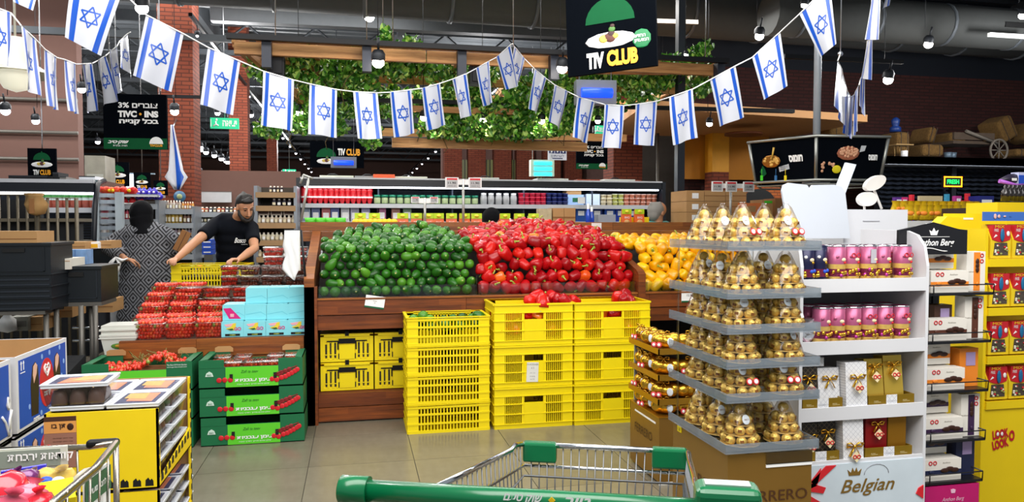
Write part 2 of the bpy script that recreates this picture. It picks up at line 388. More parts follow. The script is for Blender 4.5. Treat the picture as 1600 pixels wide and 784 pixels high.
def bar(name, label, cat, p0, p1, w, h, mat, group=None):
    m = MB(); p0, p1 = Vector(p0), Vector(p1); mid = (p0 + p1) / 2; d = p1 - p0
    m.box(-d.length / 2, -w / 2, -h / 2, d.length / 2, w / 2, h / 2)
    o = m.build(name, mat); o.location = mid; o.rotation_euler = (0, -math.asin(d.z / d.length), math.atan2(d.y, d.x)); tag(o, label, cat, group); return o
bar('ceiling_beam', 'dark steel beam crossing just under the roof above the pergola', 'beam', PY(330, 22, 13), PY(1100, 60, 13), 0.2, 0.25, stl)
bar('light_rail', 'black light rail hanging along the front of the wooden pergola', 'rail', (XY(358, 7.5), 7.5, 3.235), (XY(1135, 7.5), 7.5, 3.235), 0.06, 0.05, black)
bar('light_rail', 'black light rail crossing behind the ivy at mid height', 'rail', PY(405, 152, 9), PY(1240, 174, 9), 0.06, 0.05, black)
bar('light_rail', 'thin black light rail crossing the brick pillar at left', 'rail', PY(238, 150, 11), PY(330, 152, 11), 0.05, 0.04, black)
bar('light_rail', 'black light rail in front of the brick loft wall', 'rail', PY(1225, 88, 8), PY(1410, 97, 8), 0.05, 0.05, black)
bar('ceiling_pipe', 'long grey pipe under the roof at the top left', 'pipe', PY(0, 45, 12), PY(380, 62, 12), 0.08, 0.1, stl)
bar('ceiling_pipe', 'grey pipe under the roof right of the club sign', 'pipe', PY(1020, 33, 10), PY(1090, 35, 10), 0.05, 0.06, greysteel)
bar('tube_lamp', 'slim pale tube lamp under the roof at the far right', 'lamp', PY(1545, 54, 9), PY(1610, 58, 9), 0.05, 0.05, MT('tube_glow', '#ffffff', 0.5, emit='#cdd6d0', es=0.7))
# dark posts standing in the middle ground
m = MB(); x = XY(1061, 8.2); m.box(-0.045, -0.045, 0, 0.045, 0.045, 4.4); o = m.build('black_post', MT('post_black', '#141a24', 0.4), None, (x, 8.2, 0)); tag(o, 'tall black square post rising behind the yellow pepper bin', 'post')
m = MB(); x = XY(1006, 12.5); m.cyl((0, 0, 0), (0, 0, 3.0), 0.025); o = m.build('thin_post', greysteel, None, (x, 11.9, 0)); tag(o, 'thin grey pole standing in front of the grey wall', 'pole')

# pergola of pine beams with ivy
pg = thing('pergola', 'hanging pine timber pergola overgrown with ivy above the produce', 'pergola', (XY(370, 7.7), 7.7, 3.17))
L = XY(1125, 7.7) - XY(370, 7.7)
def beam(p0, p1, w=0.06, h=0.12):
    m = MB(); p0, p1 = Vector(p0), Vector(p1); d = p1 - p0; m.box(-d.length / 2, -w / 2, -h / 2, d.length / 2, w / 2, h / 2)
    o = m.build('beam', beamw, pg, (p0 + p1) / 2, (0, -math.asin(d.z / d.length), math.atan2(d.y, d.x))); return o
beam((0, 0, 0.0), (L * 0.36, 0, 0)); beam((L * 0.362, 0, 0), (L * 0.7, 0, 0)); beam((L * 0.702, 0, 0), (L, 0, 0))
beam((0.2, 0.02, 0.10), (L * 0.75, 0.02, 0.10), 0.05, 0.04)
beam((0.1, 1.3, 0.02), (L + 0.2, 1.3, 0.02)); beam((0.1, 2.6, 0.03), (L + 0.4, 2.6, 0.03), 0.06, 0.1)
for k in range(8): beam((L * k / 7.0, 0.04, 0.07), (L * k / 7.0 + 0.15, 2.58, 0.07), 0.05, 0.1)
beam((0.2, 0.05, 0.0), (1.6, 1.9, -0.05), 0.05, 0.1); beam((0.0, 0.0, 0.1), (0.55, 1.2, -0.3), 0.05, 0.1); beam((L - 1.9, 0.3, -0.0), (L - 0.6, 0.1, 0.0), 0.05, 0.1)
beam((1.6, 1.7, -0.7), (L * 0.8, 1.7, -0.7), 0.05, 0.12); beam((1.2, 2.3, -0.5), (L * 0.95, 2.3, -0.5), 0.05, 0.1); beam((1.6, 1.2, -0.35), (L * 0.6, 1.2, -0.35), 0.05, 0.07)
for px in (420, 575, 722, 865, 1122):
    x = XY(px, 7.6) - pg.location.x; m = MB(); m.box(x - 0.045, -0.14, -0.2, x + 0.045, -0.04, 0.06); m.build('rail_bracket', MT('bracket_blue_black', '#1a2130', 0.5), pg)
for px in (435, 600, 745, 830, 1110):
    x = XY(px, 7.9) - pg.location.x
    if px in (435, 745): m = MB(); m.cbox((x, 0.15, -0.14), (0.17, 0.16, 0.2)); m.cbox((x, 0.06, -0.14), (0.13, 0.02, 0.15)); m.build('loudspeaker_box', black, pg)
leafm = None
def leafmat():
    m, t, b = base('ivy_leaf'); g = t.node('ShaderNodeNewGeometry')
    rp = t.node('ShaderNodeValToRGB'); t.l.new(g.outputs['Random Per Island'], rp.inputs[0]); e = rp.color_ramp.elements
    e[0].color = lin('#1c4a12'); e[1].color = lin('#cfe67a'); e[1].position = 1.0
    for p, c in ((0.35, '#387a20'), (0.7, '#74b83a')): q = e.new(p); q.color = lin(c)
    t.l.new(rp.outputs[0], b.inputs['Base Color']); b.inputs['Roughness'].default_value = 0.35; return m
leafm = leafmat()
def ivy(label_name, clumps, n, parent):
    m = MB()
    for _ in range(n):
        c = random.choice(clumps); a = U(0, 2 * PI); rr = math.sqrt(R())
        p = Vector((c[0] + math.cos(a) * rr * c[3], c[1] + U(-0.25, 0.25), c[2] + math.sin(a) * rr * c[4]))
        s = U(0.022, 0.045); e = Euler((U(-1.2, 1.2), U(-0.9, 0.9), U(0, 6.28))); old = m.M; m.M = Matrix.Translation(p) @ e.to_matrix().to_4x4()
        m.poly([(0, 0, 0), (s, -0.3 * s, s * 0.6), (s * 0.6, 0.05 * s, s * 1.6), (0, 0, s * 2.1)]); m.poly([(0, 0, 0), (0, 0, s * 2.1), (-s * 0.6, 0.05 * s, s * 1.6), (-s, -0.3 * s, s * 0.6)])
        m.M = old
    o = m.build(label_name, leafm, parent); o['kind'] = 'stuff'; return o
cl = []
for (px, py, rx, ry, Y) in ((430, 115, 38, 18, 8.3), (470, 90, 22, 12, 8), (500, 120, 45, 28, 8.4), (555, 95, 14, 22, 8), (560, 120, 30, 25, 8.3), (620, 100, 45, 25, 8.3), (640, 75, 16, 10, 8), (600, 68, 6, 12, 7.9), (690, 115, 40, 18, 8.5), (470, 195, 20, 16, 9), (520, 200, 25, 14, 9.2),
    (540, 160, 70, 22, 9.2), (640, 165, 80, 22, 9.4), (740, 120, 45, 16, 8.6), (720, 165, 50, 35, 9.2), (780, 185, 60, 28, 9), (720, 205, 70, 18, 9.3), (840, 150, 55, 30, 9), (850, 195, 60, 22, 9.1), (800, 210, 50, 12, 9), (900, 130, 50, 28, 8.8), (960, 115, 40, 22, 8.6),
    (1010, 125, 55, 22, 8.4), (1040, 105, 40, 12, 8.2), (1085, 110, 25, 16, 8.2), (1095, 138, 12, 20, 8.2), (1000, 155, 30, 12, 8.8), (890, 175, 30, 25, 9), (580, 215, 14, 22, 9), (1095, 82, 8, 12, 8), (930, 170, 45, 20, 9.2), (420, 205, 18, 12, 9), (480, 170, 30, 22, 9)):
    p = PY(px, py, Y) - pg.location; k = Y / F; cl += [(p.x, p.y, p.z, rx * k, ry * k)] * max(1, int(rx * ry / 260))
ivy('ivy_foliage', cl, 11500, pg)
m = MB()
for _ in range(70):
    c = random.choice(cl); p = Vector((c[0] + U(-1, 1) * c[3], c[1], c[2] + U(-.4, 1) * c[4])); q = [p]
    for k in range(4): p = p + Vector((U(-.08, .08), U(-.03, .03), -U(.04, .09))); q.append(p)
    m.tube(q, 0.005, 4)
m.build('ivy_stems', MT('vine_stem', '#5a4a28', 0.8), pg)['kind'] = 'stuff'
m = MB()
for px in (435, 575, 600, 615, 800, 1095): x = XY(px, 7.8) - pg.location.x; m.cyl((x, 0.03, 0.1), (x, 0.03, 2.6), 0.006, 5)
m.build('hanging_cable', steel, pg)

# lamps
lampglow = MT('lamp_glow', '#ffffff', 0.5, emit='#fff6ea', es=28.0); lampfar = MT('lamp_glow_far', '#ffffff', 0.5, emit='#f6f3ff', es=14.0)
def spot(px, py, Y, r, label, power=0, group=None, gm=None):
    r *= .82; p = PY(px, py, Y); t = thing('track_spotlight', label, 'lamp', p, 0, group)
    m = MB(); m.ell((0, -r * .3, -r * 0.45), (r * .95, r * .95, r * .85), 14, 8); m.build('bulb', gm or lampglow, t, None, (0.35, 0, 0))
    m = MB(); m.lathe([(r * 1.1, 0), (r * 1.1, r * 0.9), (r * 0.7, r * 1.5), (0, r * 1.6)], 14); m.cyl((0, 0, r * 1.6), (0, 0, r * 3.4), r * 0.2, 6); m.build('lamp_housing', darksteel, t, None, (0.35, 0, 0))
    if not (gm and 'aisle' in label): m = MB(); m.cyl((0, r, r * 3.2), (0, r, 5.9 - p.z), .004, 4); m.build('lamp_cable', darksteel, t)
    if power:
        l = bpy.data.lights.new('bulb_light', 'SPOT'); l.energy = power; l.spot_size = 2.2; l.spot_blend = 0.8; l.shadow_soft_size = r; l.color = (1, .96, .9)
        o = bpy.data.objects.new('bulb_light', l); C.objects.link(o); o.parent = t; o.location = (0, -0.02, -r * 0.6); o.rotation_euler = (0.25, 0, 0)
    return t
big = [(591, 93, 7.4, .075, 'large round spotlight glowing among the ivy under the pergola rail', 120), (467, 173, 8.9, .06, 'spotlight glowing between the fourth and fifth flags', 60), (662, 181, 8.9, .055, 'spotlight glowing between hanging flags below the ivy', 60),
       (755, 184, 8.9, .055, 'spotlight glowing left of the hanging vines beside the small flags', 60), (846, 186, 8.9, .055, 'spotlight between two slanting flags under the ivy', 60), (878, 103, 7.4, .07, 'round spotlight glowing left of the black club sign', 80),
       (892, 38, 9, .045, 'small spotlight left of the top of the club sign', 0), (577, 23, 12, .1, 'bright roof floodlight above the pergola', 0), (1186, 53, 9, .075, 'bright floodlight above the slanting right flags', 0), (1450, 66, 9, .075, 'bright floodlight in front of the dark upper wall', 60),
       (1387, 121, 8, .075, 'round spotlight glowing before the dark brick loft wall', 60), (1256, 6, 7, .04, 'small lamp at the top edge behind a flag', 0), (222, 8, 8, .08, 'bright floodlight at the top above the second big flag', 0), (1108, 191, 9, .05, 'spotlight glowing under the soffit beside a flag', 30),
       (934, 187, 9, .045, 'spotlight below the blue-lit box', 0), (1036, 193, 12, .05, 'small downlight in the cream soffit, left one', 0), (1597, 22, 8, .06, 'bright lamp cut by the upper right edge', 0), (273, 171, 10.9, .07, 'black spotlight on the rail before the brick pillar', 60), (128, 137, 12, .07, 'small lamp glowing between the small flags at left', 0), (1072, 84, 8, .03, 'tiny lamp beside the black post', 0)]
for (px, py, Y, r, lb, pw) in big: spot(px, py, Y, r, lb, pw)
tr = [(px, 163 + 0.345 * (px + 12)) for px in (9, 56, 93, 125, 153)]
for i, (px, py) in enumerate(tr): spot(px, py, 10.5 + 2.2 * i, .07, nth(i).capitalize() .lower() + ' lamp from the left of the row above the brown wall', 0, 'row of lamps at left', lampfar)
for i in range(12):
    Y = 12 + i * 2.7; x = -2.3; z = 4.3; v = Vector((x, Y, z)) 
    t = spot(555, 350, Y, .085, nth(i) + ' lamp along the left row of track lights over the middle aisle', 0, 'left row of aisle lamps', lampfar); t.location = v; t.scale = (.62,) * 3
for i in range(10):
    Y = 17 + i * 3.0; t = spot(555, 350, Y, .085, nth(i) + ' lamp along the right row of track lights over the middle aisle', 0, 'right row of aisle lamps', lampfar); t.location = (3.1, Y, 4.3); t.scale = (.62,) * 3
for i in range(10):
    Y = 14 + i * 2.6; t = spot(555, 350, Y, .085, nth(i) + ' lamp in the row of track lights over the left shelves', 0, 'row of lamps over the left shelves', lampfar); t.location = (-5.6, Y, 4.25)
for i, (px, py) in enumerate(((304, 158), (340, 175), (392, 178), (400, 196), (313, 228), (322, 236), (335, 241), (346, 246), (356, 251), (312, 268))):
    spot(px, py, 20, .08, nth(i) + ' lamp of the scattered far lamps seen between the two brick pillars', 0, 'lamps between the brick pillars', lampfar)
for (x, Y, z, e) in ((-2.3, 15, 4.2, 260), (-2.3, 21, 4.2, 260), (-2.3, 28, 4.2, 300), (3.1, 18, 4.2, 260), (3.1, 26, 4.2, 260), (-5.6, 17, 4.2, 200), (-5.8, 11.5, 4.2, 140), (9.5, 8.3, 3.6, 150), (7.2, 8.6, 3.4, 60)):  # light of the lamp rows, plus unseen points added for loft and shutters
    l = bpy.data.lights.new('aisle_and_fill_light', 'POINT'); l.energy = e * 1.3; l.shadow_soft_size = 0.2; o = bpy.data.objects.new('aisle_and_fill_light', l); C.objects.link(o); o.location = (x, Y - 0.3, z)
bar('light_rail', 'long light rail down the middle aisle carrying the left row of lamps', 'rail', (-2.3, 11.5, 4.47), (-2.3, 43, 4.47), .05, .05, black)
bar('light_rail', 'long light rail down the middle aisle carrying the right row of lamps', 'rail', (3.1, 16, 4.47), (3.1, 45, 4.47), .05, .05, black)
bar('light_rail', 'light rail above the left shelves carrying a row of lamps', 'rail', (-5.6, 14.3, 4.42), (-5.6, 39, 4.42), .05, .05, black)
# white bowl lamp at left edge
t = thing('bowl_lamp', 'large white glass bowl pendant lamp at the left edge', 'lamp', PY(25, 120, 7))
m = MB(); m.lathe([(0, -0.13), (0.09, -0.1), (0.14, -0.02), (0.15, 0.04)], 20); m.build('glass_bowl', MT('lamp_glass', '#f3f1da', 0.3, emit='#f4f2dc', es=0.5), t)
m = MB(); m.lathe([(0.3, 0.02), (0.24, 0.05), (0.12, 0.13), (0.1, 0.32), (0, 0.34)], 20); m.cyl((0, 0, .3), (0, 0, 1.6), .01); m.build('lamp_shade', MT('enamel_white', '#b9b6a8', 0.4), t)
# ================================================================ PRODUCE STAND (centre)
YF = 5.50
ps = thing('produce_stand', 'long dark-stained wooden produce stand with sloping bins for avocados and peppers', 'stand', (0, YF, 0))
def pbox(name, mat, par, *b, mi=None):
    m = MB(); m.box(*b); return m.build(name, mat, par)
XL, XR = -0.27, 3.35
def planks(par, z0, z1, y0, y1, xa, xb, mat, seg=1.35, name='board'):
    x = xa; k = 0
    while x < xb - 0.01:
        x2 = min(xb, x + seg * (0.8 + 0.4 * ((k * 37) % 10) / 10)); cx = (x + x2) / 2
        if xb - x2 < 0.3: x2 = xb; cx = (x + x2) / 2
        m = MB(); m.box(x - cx + 0.001, y0, -(z1 - z0) / 2, x2 - cx - 0.001, y1, (z1 - z0) / 2); m.build(name, mat, par, (cx, 0, (z0 + z1) / 2)); x = x2; k += 1
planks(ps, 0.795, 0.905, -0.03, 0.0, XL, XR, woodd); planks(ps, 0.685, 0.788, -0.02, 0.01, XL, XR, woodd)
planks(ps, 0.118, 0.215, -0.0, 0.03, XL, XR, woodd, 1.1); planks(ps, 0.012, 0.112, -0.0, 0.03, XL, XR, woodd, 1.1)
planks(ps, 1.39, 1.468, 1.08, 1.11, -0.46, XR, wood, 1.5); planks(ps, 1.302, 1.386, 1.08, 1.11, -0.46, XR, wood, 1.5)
pbox('rail_lip', wood, ps, XL, -0.04, 0.903, XR, 0.03, 0.915)
pbox('post', woodd, ps, -0.36, -0.05, 0, -0.27, 0.04, 1.0)
def side(x, w, mat, z0=0.75):
    m = MB(); m.prismx([(-0.05, z0), (-0.05, 1.06), (0.0, 1.09), (1.08, 1.39), (1.08, z0)], x, x + w); m.build('side_board', mat, ps)
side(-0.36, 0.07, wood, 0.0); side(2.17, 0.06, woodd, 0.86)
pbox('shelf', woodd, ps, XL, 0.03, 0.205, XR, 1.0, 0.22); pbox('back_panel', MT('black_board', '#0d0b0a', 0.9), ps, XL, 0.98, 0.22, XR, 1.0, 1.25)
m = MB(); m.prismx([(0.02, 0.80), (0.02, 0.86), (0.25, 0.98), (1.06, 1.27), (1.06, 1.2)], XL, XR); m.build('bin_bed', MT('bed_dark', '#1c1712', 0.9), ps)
for (a, b_) in ((-0.262, 0.885), (0.905, 2.16), (2.24, 3.3)):
    pbox('acrylic_guard', acryl, ps, a, -0.012, 0.916, b_, -0.004, 1.0); pbox('guard_post', acryl, ps, a, -0.012, 0.916, a + 0.02, 0.1, 0.99)
pbox('divider_panel', acryl, ps, 0.89, 0.0, 0.916, 0.898, 0.6, 1.06)
pbox('top_ledge', wood, ps, -0.46, 1.11, 1.36, XR, 1.75, 1.385)
m = MB(); m.box(-0.07, 0, -0.045, 0.07, 0.003, 0.045); m.box(-0.07, -0.001, -0.045, 0.07, 0, -0.033, 1)
for (x, z, r_) in ((XY(585, 5.46), ZY(585, 473, 5.46), -0.16),):
    o = m.build('price_card', [wht, grn], None, (x, YF - 0.036, z + 0.005), (0, -r_, 0)); tag(o, 'small white price card stuck crooked below the avocados', 'price tag'); txt('Torino', blk, o, (0, -0.002, 0.008), h=0.007)
    txt('10', blk, o, (0, -0.002, -0.006), h=0.008)
o = m.build('price_card', [wht, grn], None, (XY(1079, 5.46), YF - 0.036, 0.872)); tag(o, 'small white price card below the yellow peppers', 'price tag'); txt('15.90', blk, o, (0, -0.002, 0.01), h=0.018)

# ---- vegetables
def objrnd(name, c1, c2, c3, rough, coat=0.3, nsc=14, bump=0.08, bsc=60):
    m, t, b = base(name); oi = t.node('ShaderNodeObjectInfo'); rp = t.node('ShaderNodeValToRGB'); t.l.new(oi.outputs['Random'], rp.inputs[0]); e = rp.color_ramp.elements
    e[0].color = lin(c1); e[1].color = lin(c3); q = e.new(0.6); q.color = lin(c2)
    n = t.noise(t.obj(), nsc); out = t.mix(t.math('MULTIPLY', n, 0.35), rp.outputs[0], lin(c1))
    t.l.new(out, b.inputs['Base Color']); b.inputs['Roughness'].default_value = rough; b.inputs['Coat Weight'].default_value = coat; b.inputs['Coat Roughness'].default_value = 0.15; b.inputs['Specular IOR Level'].default_value = .35
    t.bump(t.noise(t.obj(), bsc), bump, 0.002, b); MATS[name] = m; return m
avo_m = objrnd('avocado_skin', '#17450f', '#2f7416', '#5f9e28', 0.34, 0.12, 18, 0.25, 120)
pep_m = objrnd('red_pepper_skin', '#8e0610', '#c60d14', '#e0240f', 0.27, 0.15, 10, 0.03)
pepo_m = objrnd('orange_pepper_skin', '#d8350a', '#f0701a', '#f29a1c', 0.22, 0.6, 10, 0.03)
pepy_m = objrnd('yellow_pepper_skin', '#e89a00', '#f7bb06', '#ffd11a', 0.28, 0.5, 10, 0.03)
stem_m = MT('pepper_stem', '#a8b84a', 0.5); scar_m = MT('stem_scar', '#b9b06a', 0.7)
av = []
for k in range(3):
    e = (1.12, 1.28, 1.42)[k]; m = MB(); r0 = 0.0365
    prof = [(0, -r0), (r0 * .55, -r0 * .84), (r0 * .88, -r0 * .45), (r0, 0), (r0 * .93, r0 * .45 * e), (r0 * .72, r0 * .9 * e), (r0 * .42, r0 * 1.25 * e), (r0 * .14, r0 * 1.4 * e), (r0 * .1, r0 * 1.36 * e), (0, r0 * 1.38 * e)]
    m.lathe(prof, 16, mis=[0] * 7 + [1, 1]); av.append(m.mesh('avocado', [avo_m, scar_m]))
def pepper_meshes(mat, big=1.0):
    out = []
    for k in range(3):
        random.seed(50 + k); nl = (4, 3, 4)[k]; ph = R() * 6
        m = MB(); r0 = 0.046 * big; hgt = (0.1, 0.112, 0.088)[k] * big
        prof = [(0, -hgt * .42), (r0 * .35, -hgt * .47), (r0 * .68, -hgt * .42), (r0 * .86, -hgt * .2), (r0 * .98, hgt * .12), (r0, hgt * .3), (r0 * .82, hgt * .46), (r0 * .45, hgt * .47), (r0 * .2, hgt * .38), (0, hgt * .36)]
        m.lathe(prof, 20, mod=lambda a, z: 1 + 0.12 * abs(math.cos(a * nl / 2.0 + ph)) - 0.07 + 0.03 * math.cos(a + ph), sx=1.0, sy=0.93)
        s = MB(); s.lathe([(r0 * .3, hgt * .36), (r0 * .26, hgt * .41), (0, hgt * .42)], 8); s.tube([(0, 0, hgt * .38), (r0 * .08, 0, hgt * .52), (r0 * .3, 0, hgt * .64), (r0 * .55, 0, hgt * .68)], [.006, .005, .005, .006], 6)
        out.append((m.mesh('pepper', mat), s.mesh('stem', stem_m)))
    return out
redm = pepper_meshes(pep_m); oram = pepper_meshes(pepo_m); yelm = pepper_meshes(pepy_m)
random.seed(11)
def put_avo(p, label, group, front=True):
    o = link('avocado', random.choice(av), None, p)
    if R() < 0.72: e = (PI / 2 + U(-.5, .5), 0, U(-.5, .5)) if R() < .5 else (-PI / 2 + U(-.45, .45), 0, U(-.5, .5))
    else: e = (U(0.6, 2.2), U(-1, 1), U(-1.4, 1.4))
    o.rotation_euler = e; s = U(.93, 1.1); o.scale = (s, s, s); tag(o, label, 'avocado', group); return o
def put_pep(p, ms, label, group, cat='pepper', nm='bell_pepper', stem=1.0):
    me, st = random.choice(ms); o = link(nm, me, None, p, (U(0, 6.28), U(-1.1, 1.1), U(0, 6.28))); s = U(.94, 1.16); o.scale = (s, s, s); tag(o, label, cat, group)
    if R() < stem: link('stem', st, o)
    return o
# slope profile: nearly upright front, then a gentler back
def slope(k): return (5.555 + 0.028 * min(k, 5) + 0.088 * max(0, k - 5), 0.952 + 0.062 * min(k, 5) + 0.030 * max(0, k - 5))
n = 0
for k in range(15):
    Y, z = slope(k)
    if k > 5: z = 0.952 + 0.31 + 0.0165 * (k - 5)
    x0, x1 = -0.225 + max(0, k - 8) * 0.045, 0.86 - max(0, k - 6) * 0.012
    cnt = int((x1 - x0) / 0.077)
    for i in range(cnt + 1):
        x = x0 + (x1 - x0) * (i + (0.5 if k % 2 else 0)) / (cnt + 0.5)
        if k > 10 and R() < 0.12: continue
        put_avo((x + U(-.006, .006), Y + U(-.008, .012), z + U(-.006, .006) + (0.02 * R() if k > 6 else 0)), 'green avocado, ' + nth(i) + ' from the left in the ' + nth(k) + ' row up of the heap', 'avocados heaped on the stand'); n += 1
for (px, py) in ((662, 352), (650, 362), (600, 366)): put_avo(PY(px, py, 6.42), 'green avocado in the heap on the wooden produce stand', 'avocados heaped on the stand')
# red peppers: a dome
nr = 0
for k in range(13):
    Y, z = 5.56 + .03 * min(k, 4) + .098 * max(0, k - 4), .962 + .075 * min(k, 4) + .014 * max(0, k - 4)
    x0, x1 = 0.94, 2.12
    cnt = 13
    for i in range(cnt + 1):
        u = (i + (0.5 if k % 2 else 0)) / (cnt + 0.5); x = x0 + (x1 - x0) * u
        dome = 0.085 * math.sin(PI * min(1, max(0, u))) * min(1, k / 8.0) 
        p = (x + U(-.015, .015), Y + U(-.012, .012), z + dome + U(-.012, .012))
        if nr < 250:
            if (k, i) in ((1, 1), (5, 5), (1, 9), (11, 3), (7, 2)):
                put_pep(p, oram, {(1, 1): 'orange-yellow bell pepper low at the left edge of the red heap', (5, 5): 'orange bell pepper in the middle left of the red heap', (1, 9): 'orange bell pepper low at the right of the red heap', (11, 3): 'orange bell pepper on top of the red heap at its back', (7, 2): 'orange-red bell pepper at the upper left of the red heap'}[(k, i)], 'orange peppers among the red ones')
            else: put_pep(p, redm, 'red bell pepper, ' + nth(i) + ' from the left in the ' + nth(k) + ' row up of the heap', 'red peppers heaped on the stand'); nr += 1
for k in range(11):
    Y, z = 5.56 + .03 * min(k, 4) + .098 * max(0, k - 4), .962 + .072 * min(k, 4) + .012 * max(0, k - 4)
    x0, x1 = 2.27, 3.28; cnt = 10
    for i in range(cnt + 1):
        u = (i + (0.5 if k % 2 else 0)) / (cnt + 0.5)
        put_pep((x0 + (x1 - x0) * u + U(-.012, .012), Y + U(-.01, .01), z + U(-.01, .01)), yelm, 'yellow bell pepper, ' + nth(i) + ' from the left in the ' + nth(k) + ' row up of the heap', 'yellow peppers heaped on the stand', stem=0.35)

# ================================================================ YELLOW CRATES
def crate(name, label, kind, X0, X1, Y0, Y1, z0, z1, group):
    t = thing(name, label, 'crate', ((X0 + X1) / 2, Y0, z0), 0, group); w = X1 - X0; d = Y1 - Y0; h = z1 - z0; hw = w / 2
    m = MB(); T = 0.012
    m.box(-hw, 0, 0, hw, d, 0.012)                                     # floor
    for (a, b_) in ((-hw, -hw + T), (hw - T, hw)):                     # corner walls
        pass
    def wall(len_, put):
        # put(u0,u1,z0,z1,proud)
        if kind == 'grid':
            for zz in (0.0, 0.30, 0.62, 0.88): put(0, len_, h * zz, h * zz + (0.012 if zz else 0.02), 0.004)
            put(0, len_, h - 0.028, h - 0.02, 0.003); put(0, len_, h - 0.006, h, 0.008); put(0, 0.07, 0, h, 0); put(len_ - 0.07, len_, 0, h, 0)
            n = max(6, int((len_ - 0.14) / 0.0225))
            for i in range(n + 1):
                u = 0.07 + (len_ - 0.14) * i / n; put(u - 0.0045, u + 0.0045, 0.015, h - 0.02, 0)
        else:
            put(0, len_, 0, 0.035, 0.0); put(0, len_, h - 0.062, h, 0.0); put(0, len_, h - 0.012, h, 0.008); put(0, len_, h - 0.066, h - 0.060, .004); put(0, len_, 0.03, 0.036, 0.006)
            put(0, 0.075, 0, h, 0); put(len_ - 0.075, len_, 0, h, 0); put(len_ / 2 - 0.07, len_ / 2 + 0.07, 0.035, h - 0.112, 0.004)
            put(len_ / 2 - 0.085, len_ / 2 - 0.07, 0.03, h - 0.06, 0); put(len_ / 2 + 0.07, len_ / 2 + 0.085, 0.03, h - 0.06, 0)
            for zz in (0.34, 0.58): put(0, len_, h * zz, h * zz + 0.006, 0.006) if zz == .34 else put(0, len_ / 2 - 0.08, h * zz, h * zz + 0.006, 0.006)
            put(len_ / 2 + 0.08, len_, h * 0.58, h * 0.58 + 0.006, 0.006)
            for (a, b_) in ((0.075, len_ / 2 - 0.08), (len_ / 2 + 0.08, len_ - 0.075)):
                n = max(3, int((b_ - a) / 0.0135))
                for i in range(n): u = a + (b_ - a) * (i + .5) / n; put(u - 0.0028, u + 0.0028, 0.03, h - 0.06, 0)
    eps = [0.0]
    def ep(): eps[0] += 0.00004; return eps[0]
    q = lambda y: 0.0015 + y * (d - 0.003) / d
    wall(w, lambda a, b_, c, e, p: m.box(-hw + a, -p - ep(), c, -hw + b_, T, e)); 
    mb = m.build('crate_front', yel, t); eps[0] = 0
    m = MB(); wall(w, lambda a, b_, c, e, p: m.box(-hw + a, d - T, c, -hw + b_, d + p + ep(), e)); m.box(-hw + .002, .012, 0.001, hw - .002, d - .002, 0.01); m.build('crate_back', yel, t)
    for nm, xx in (('crate_side', -1), ('crate_side', 1)):
        m = MB()
        if xx < 0: wall(d, lambda a, b_, c, e, p: m.box(-hw - p - .0005 - ep(), q(a), c, -hw + T, q(b_), e))
        else: wall(d, lambda a, b_, c, e, p: m.box(hw - T, q(a), c, hw + p + .0005 + ep(), q(b_), e))
        m.build(nm, yel, t)
    return t
CR = {}
def crate_c(label, kind, X0, Y0, z0, z1, group, w=.57, d=.38):
    key = (kind, round(z1 - z0, 3), w, d)
    if key not in CR: CR[key] = crate('plastic_crate', label, kind, X0, X0 + w, Y0, Y0 + d, z0, z1, group); return CR[key]
    return dup(CR[key], (X0 + w / 2, Y0, z0), 0, label, None, group)
lv = ['topmost', 'second from the top', 'third from the top', 'bottom']
for i in range(4): crate_c('yellow lattice crate of avocados standing before the stand, ' + lv[i] + ' of four', 'grid', 0.345, 5.09, 0.2025 * (3 - i), 0.2025 * (3 - i) + 0.2005, 'stack of four lattice crates')
for q in range(2):
    for i in range(3):
        crate_c('tall yellow slotted crate in the ' + ('left' if q == 0 else 'right') + ' pepper stack, ' + ['topmost', 'middle', 'bottom'][i] + ' of three', 'slot', 0.952 + 0.585 * q, 5.08 - .01 * q, 0.2965 * (2 - i), 0.2965 * (2 - i) + 0.2945, 'two stacks of slotted crates')
o = MB().cbox((0, 0, 0), (0.085, 0.002, 0.14)).build('paper_label', MT('paper_white', '#dcdcd4', 0.7), None, (1.225, 5.073, 0.40), (0, 0.04, 0)); tag(o, 'creased white paper label on the middle crate of the left pepper stack', 'label')
for k, (s, z) in enumerate((('14 KOSHER', .055), ('6 2', .03), ('a b c d e', -.005), ('12 34 56', -.03), ('lot 7 8', -.05))): txt(s, MT('faint_ink', '#77777a', 0.8), o, (0, -0.002, z), h=0.012 if k < 2 else .008)
# contents of the crates
random.seed(3)
for (px, py, Y) in ((646, 499, 5.2), (661, 494, 5.2), (672, 499, 5.17), (707, 498, 5.22), (722, 498, 5.18), (738, 497, 5.25), (750, 495, 5.2), (693, 500, 5.3)):
    put_avo(PY(px, py, Y), 'avocado at the rim of the top lattice crate, ' + nth(sum(q < px for q in (646, 661, 672, 693, 707, 722, 738, 750))) + ' from the left', 'avocados in the lattice crate')
for i in range(5):
    for j in range(3): put_avo((0.41 + 0.105 * i, 5.17 + .1 * j, 0.735), 'avocado inside the top lattice crate, seen through its slots', 'avocados inside the lattice crate')
for (px, py, Y) in ((828, 470, 5.2), (838, 464, 5.28), (850, 469, 5.2), (862, 464, 5.3), (872, 468, 5.22), (881, 469, 5.16), (897, 471, 5.25), (848, 471, 5.13), (966, 465, 5.28), (975, 469, 5.22), (984, 470, 5.25), (975, 462, 5.33)):
    put_pep(PY(px, py, Y), redm, 'red bell pepper lying on the ' + ('left' if px < 890 else 'right') + ' slotted crate stack, ' + nth(sum((q < px or (q == px and r < py)) and (q < 890) == (px < 890) for q, r in ((828, 0), (838, 0), (848, 0), (850, 0), (862, 0), (872, 0), (881, 0), (897, 0), (966, 0), (975, 465), (984, 0)))) + ' from the left', 'red peppers on the ' + ('left' if px < 890 else 'right') + ' slotted crates')
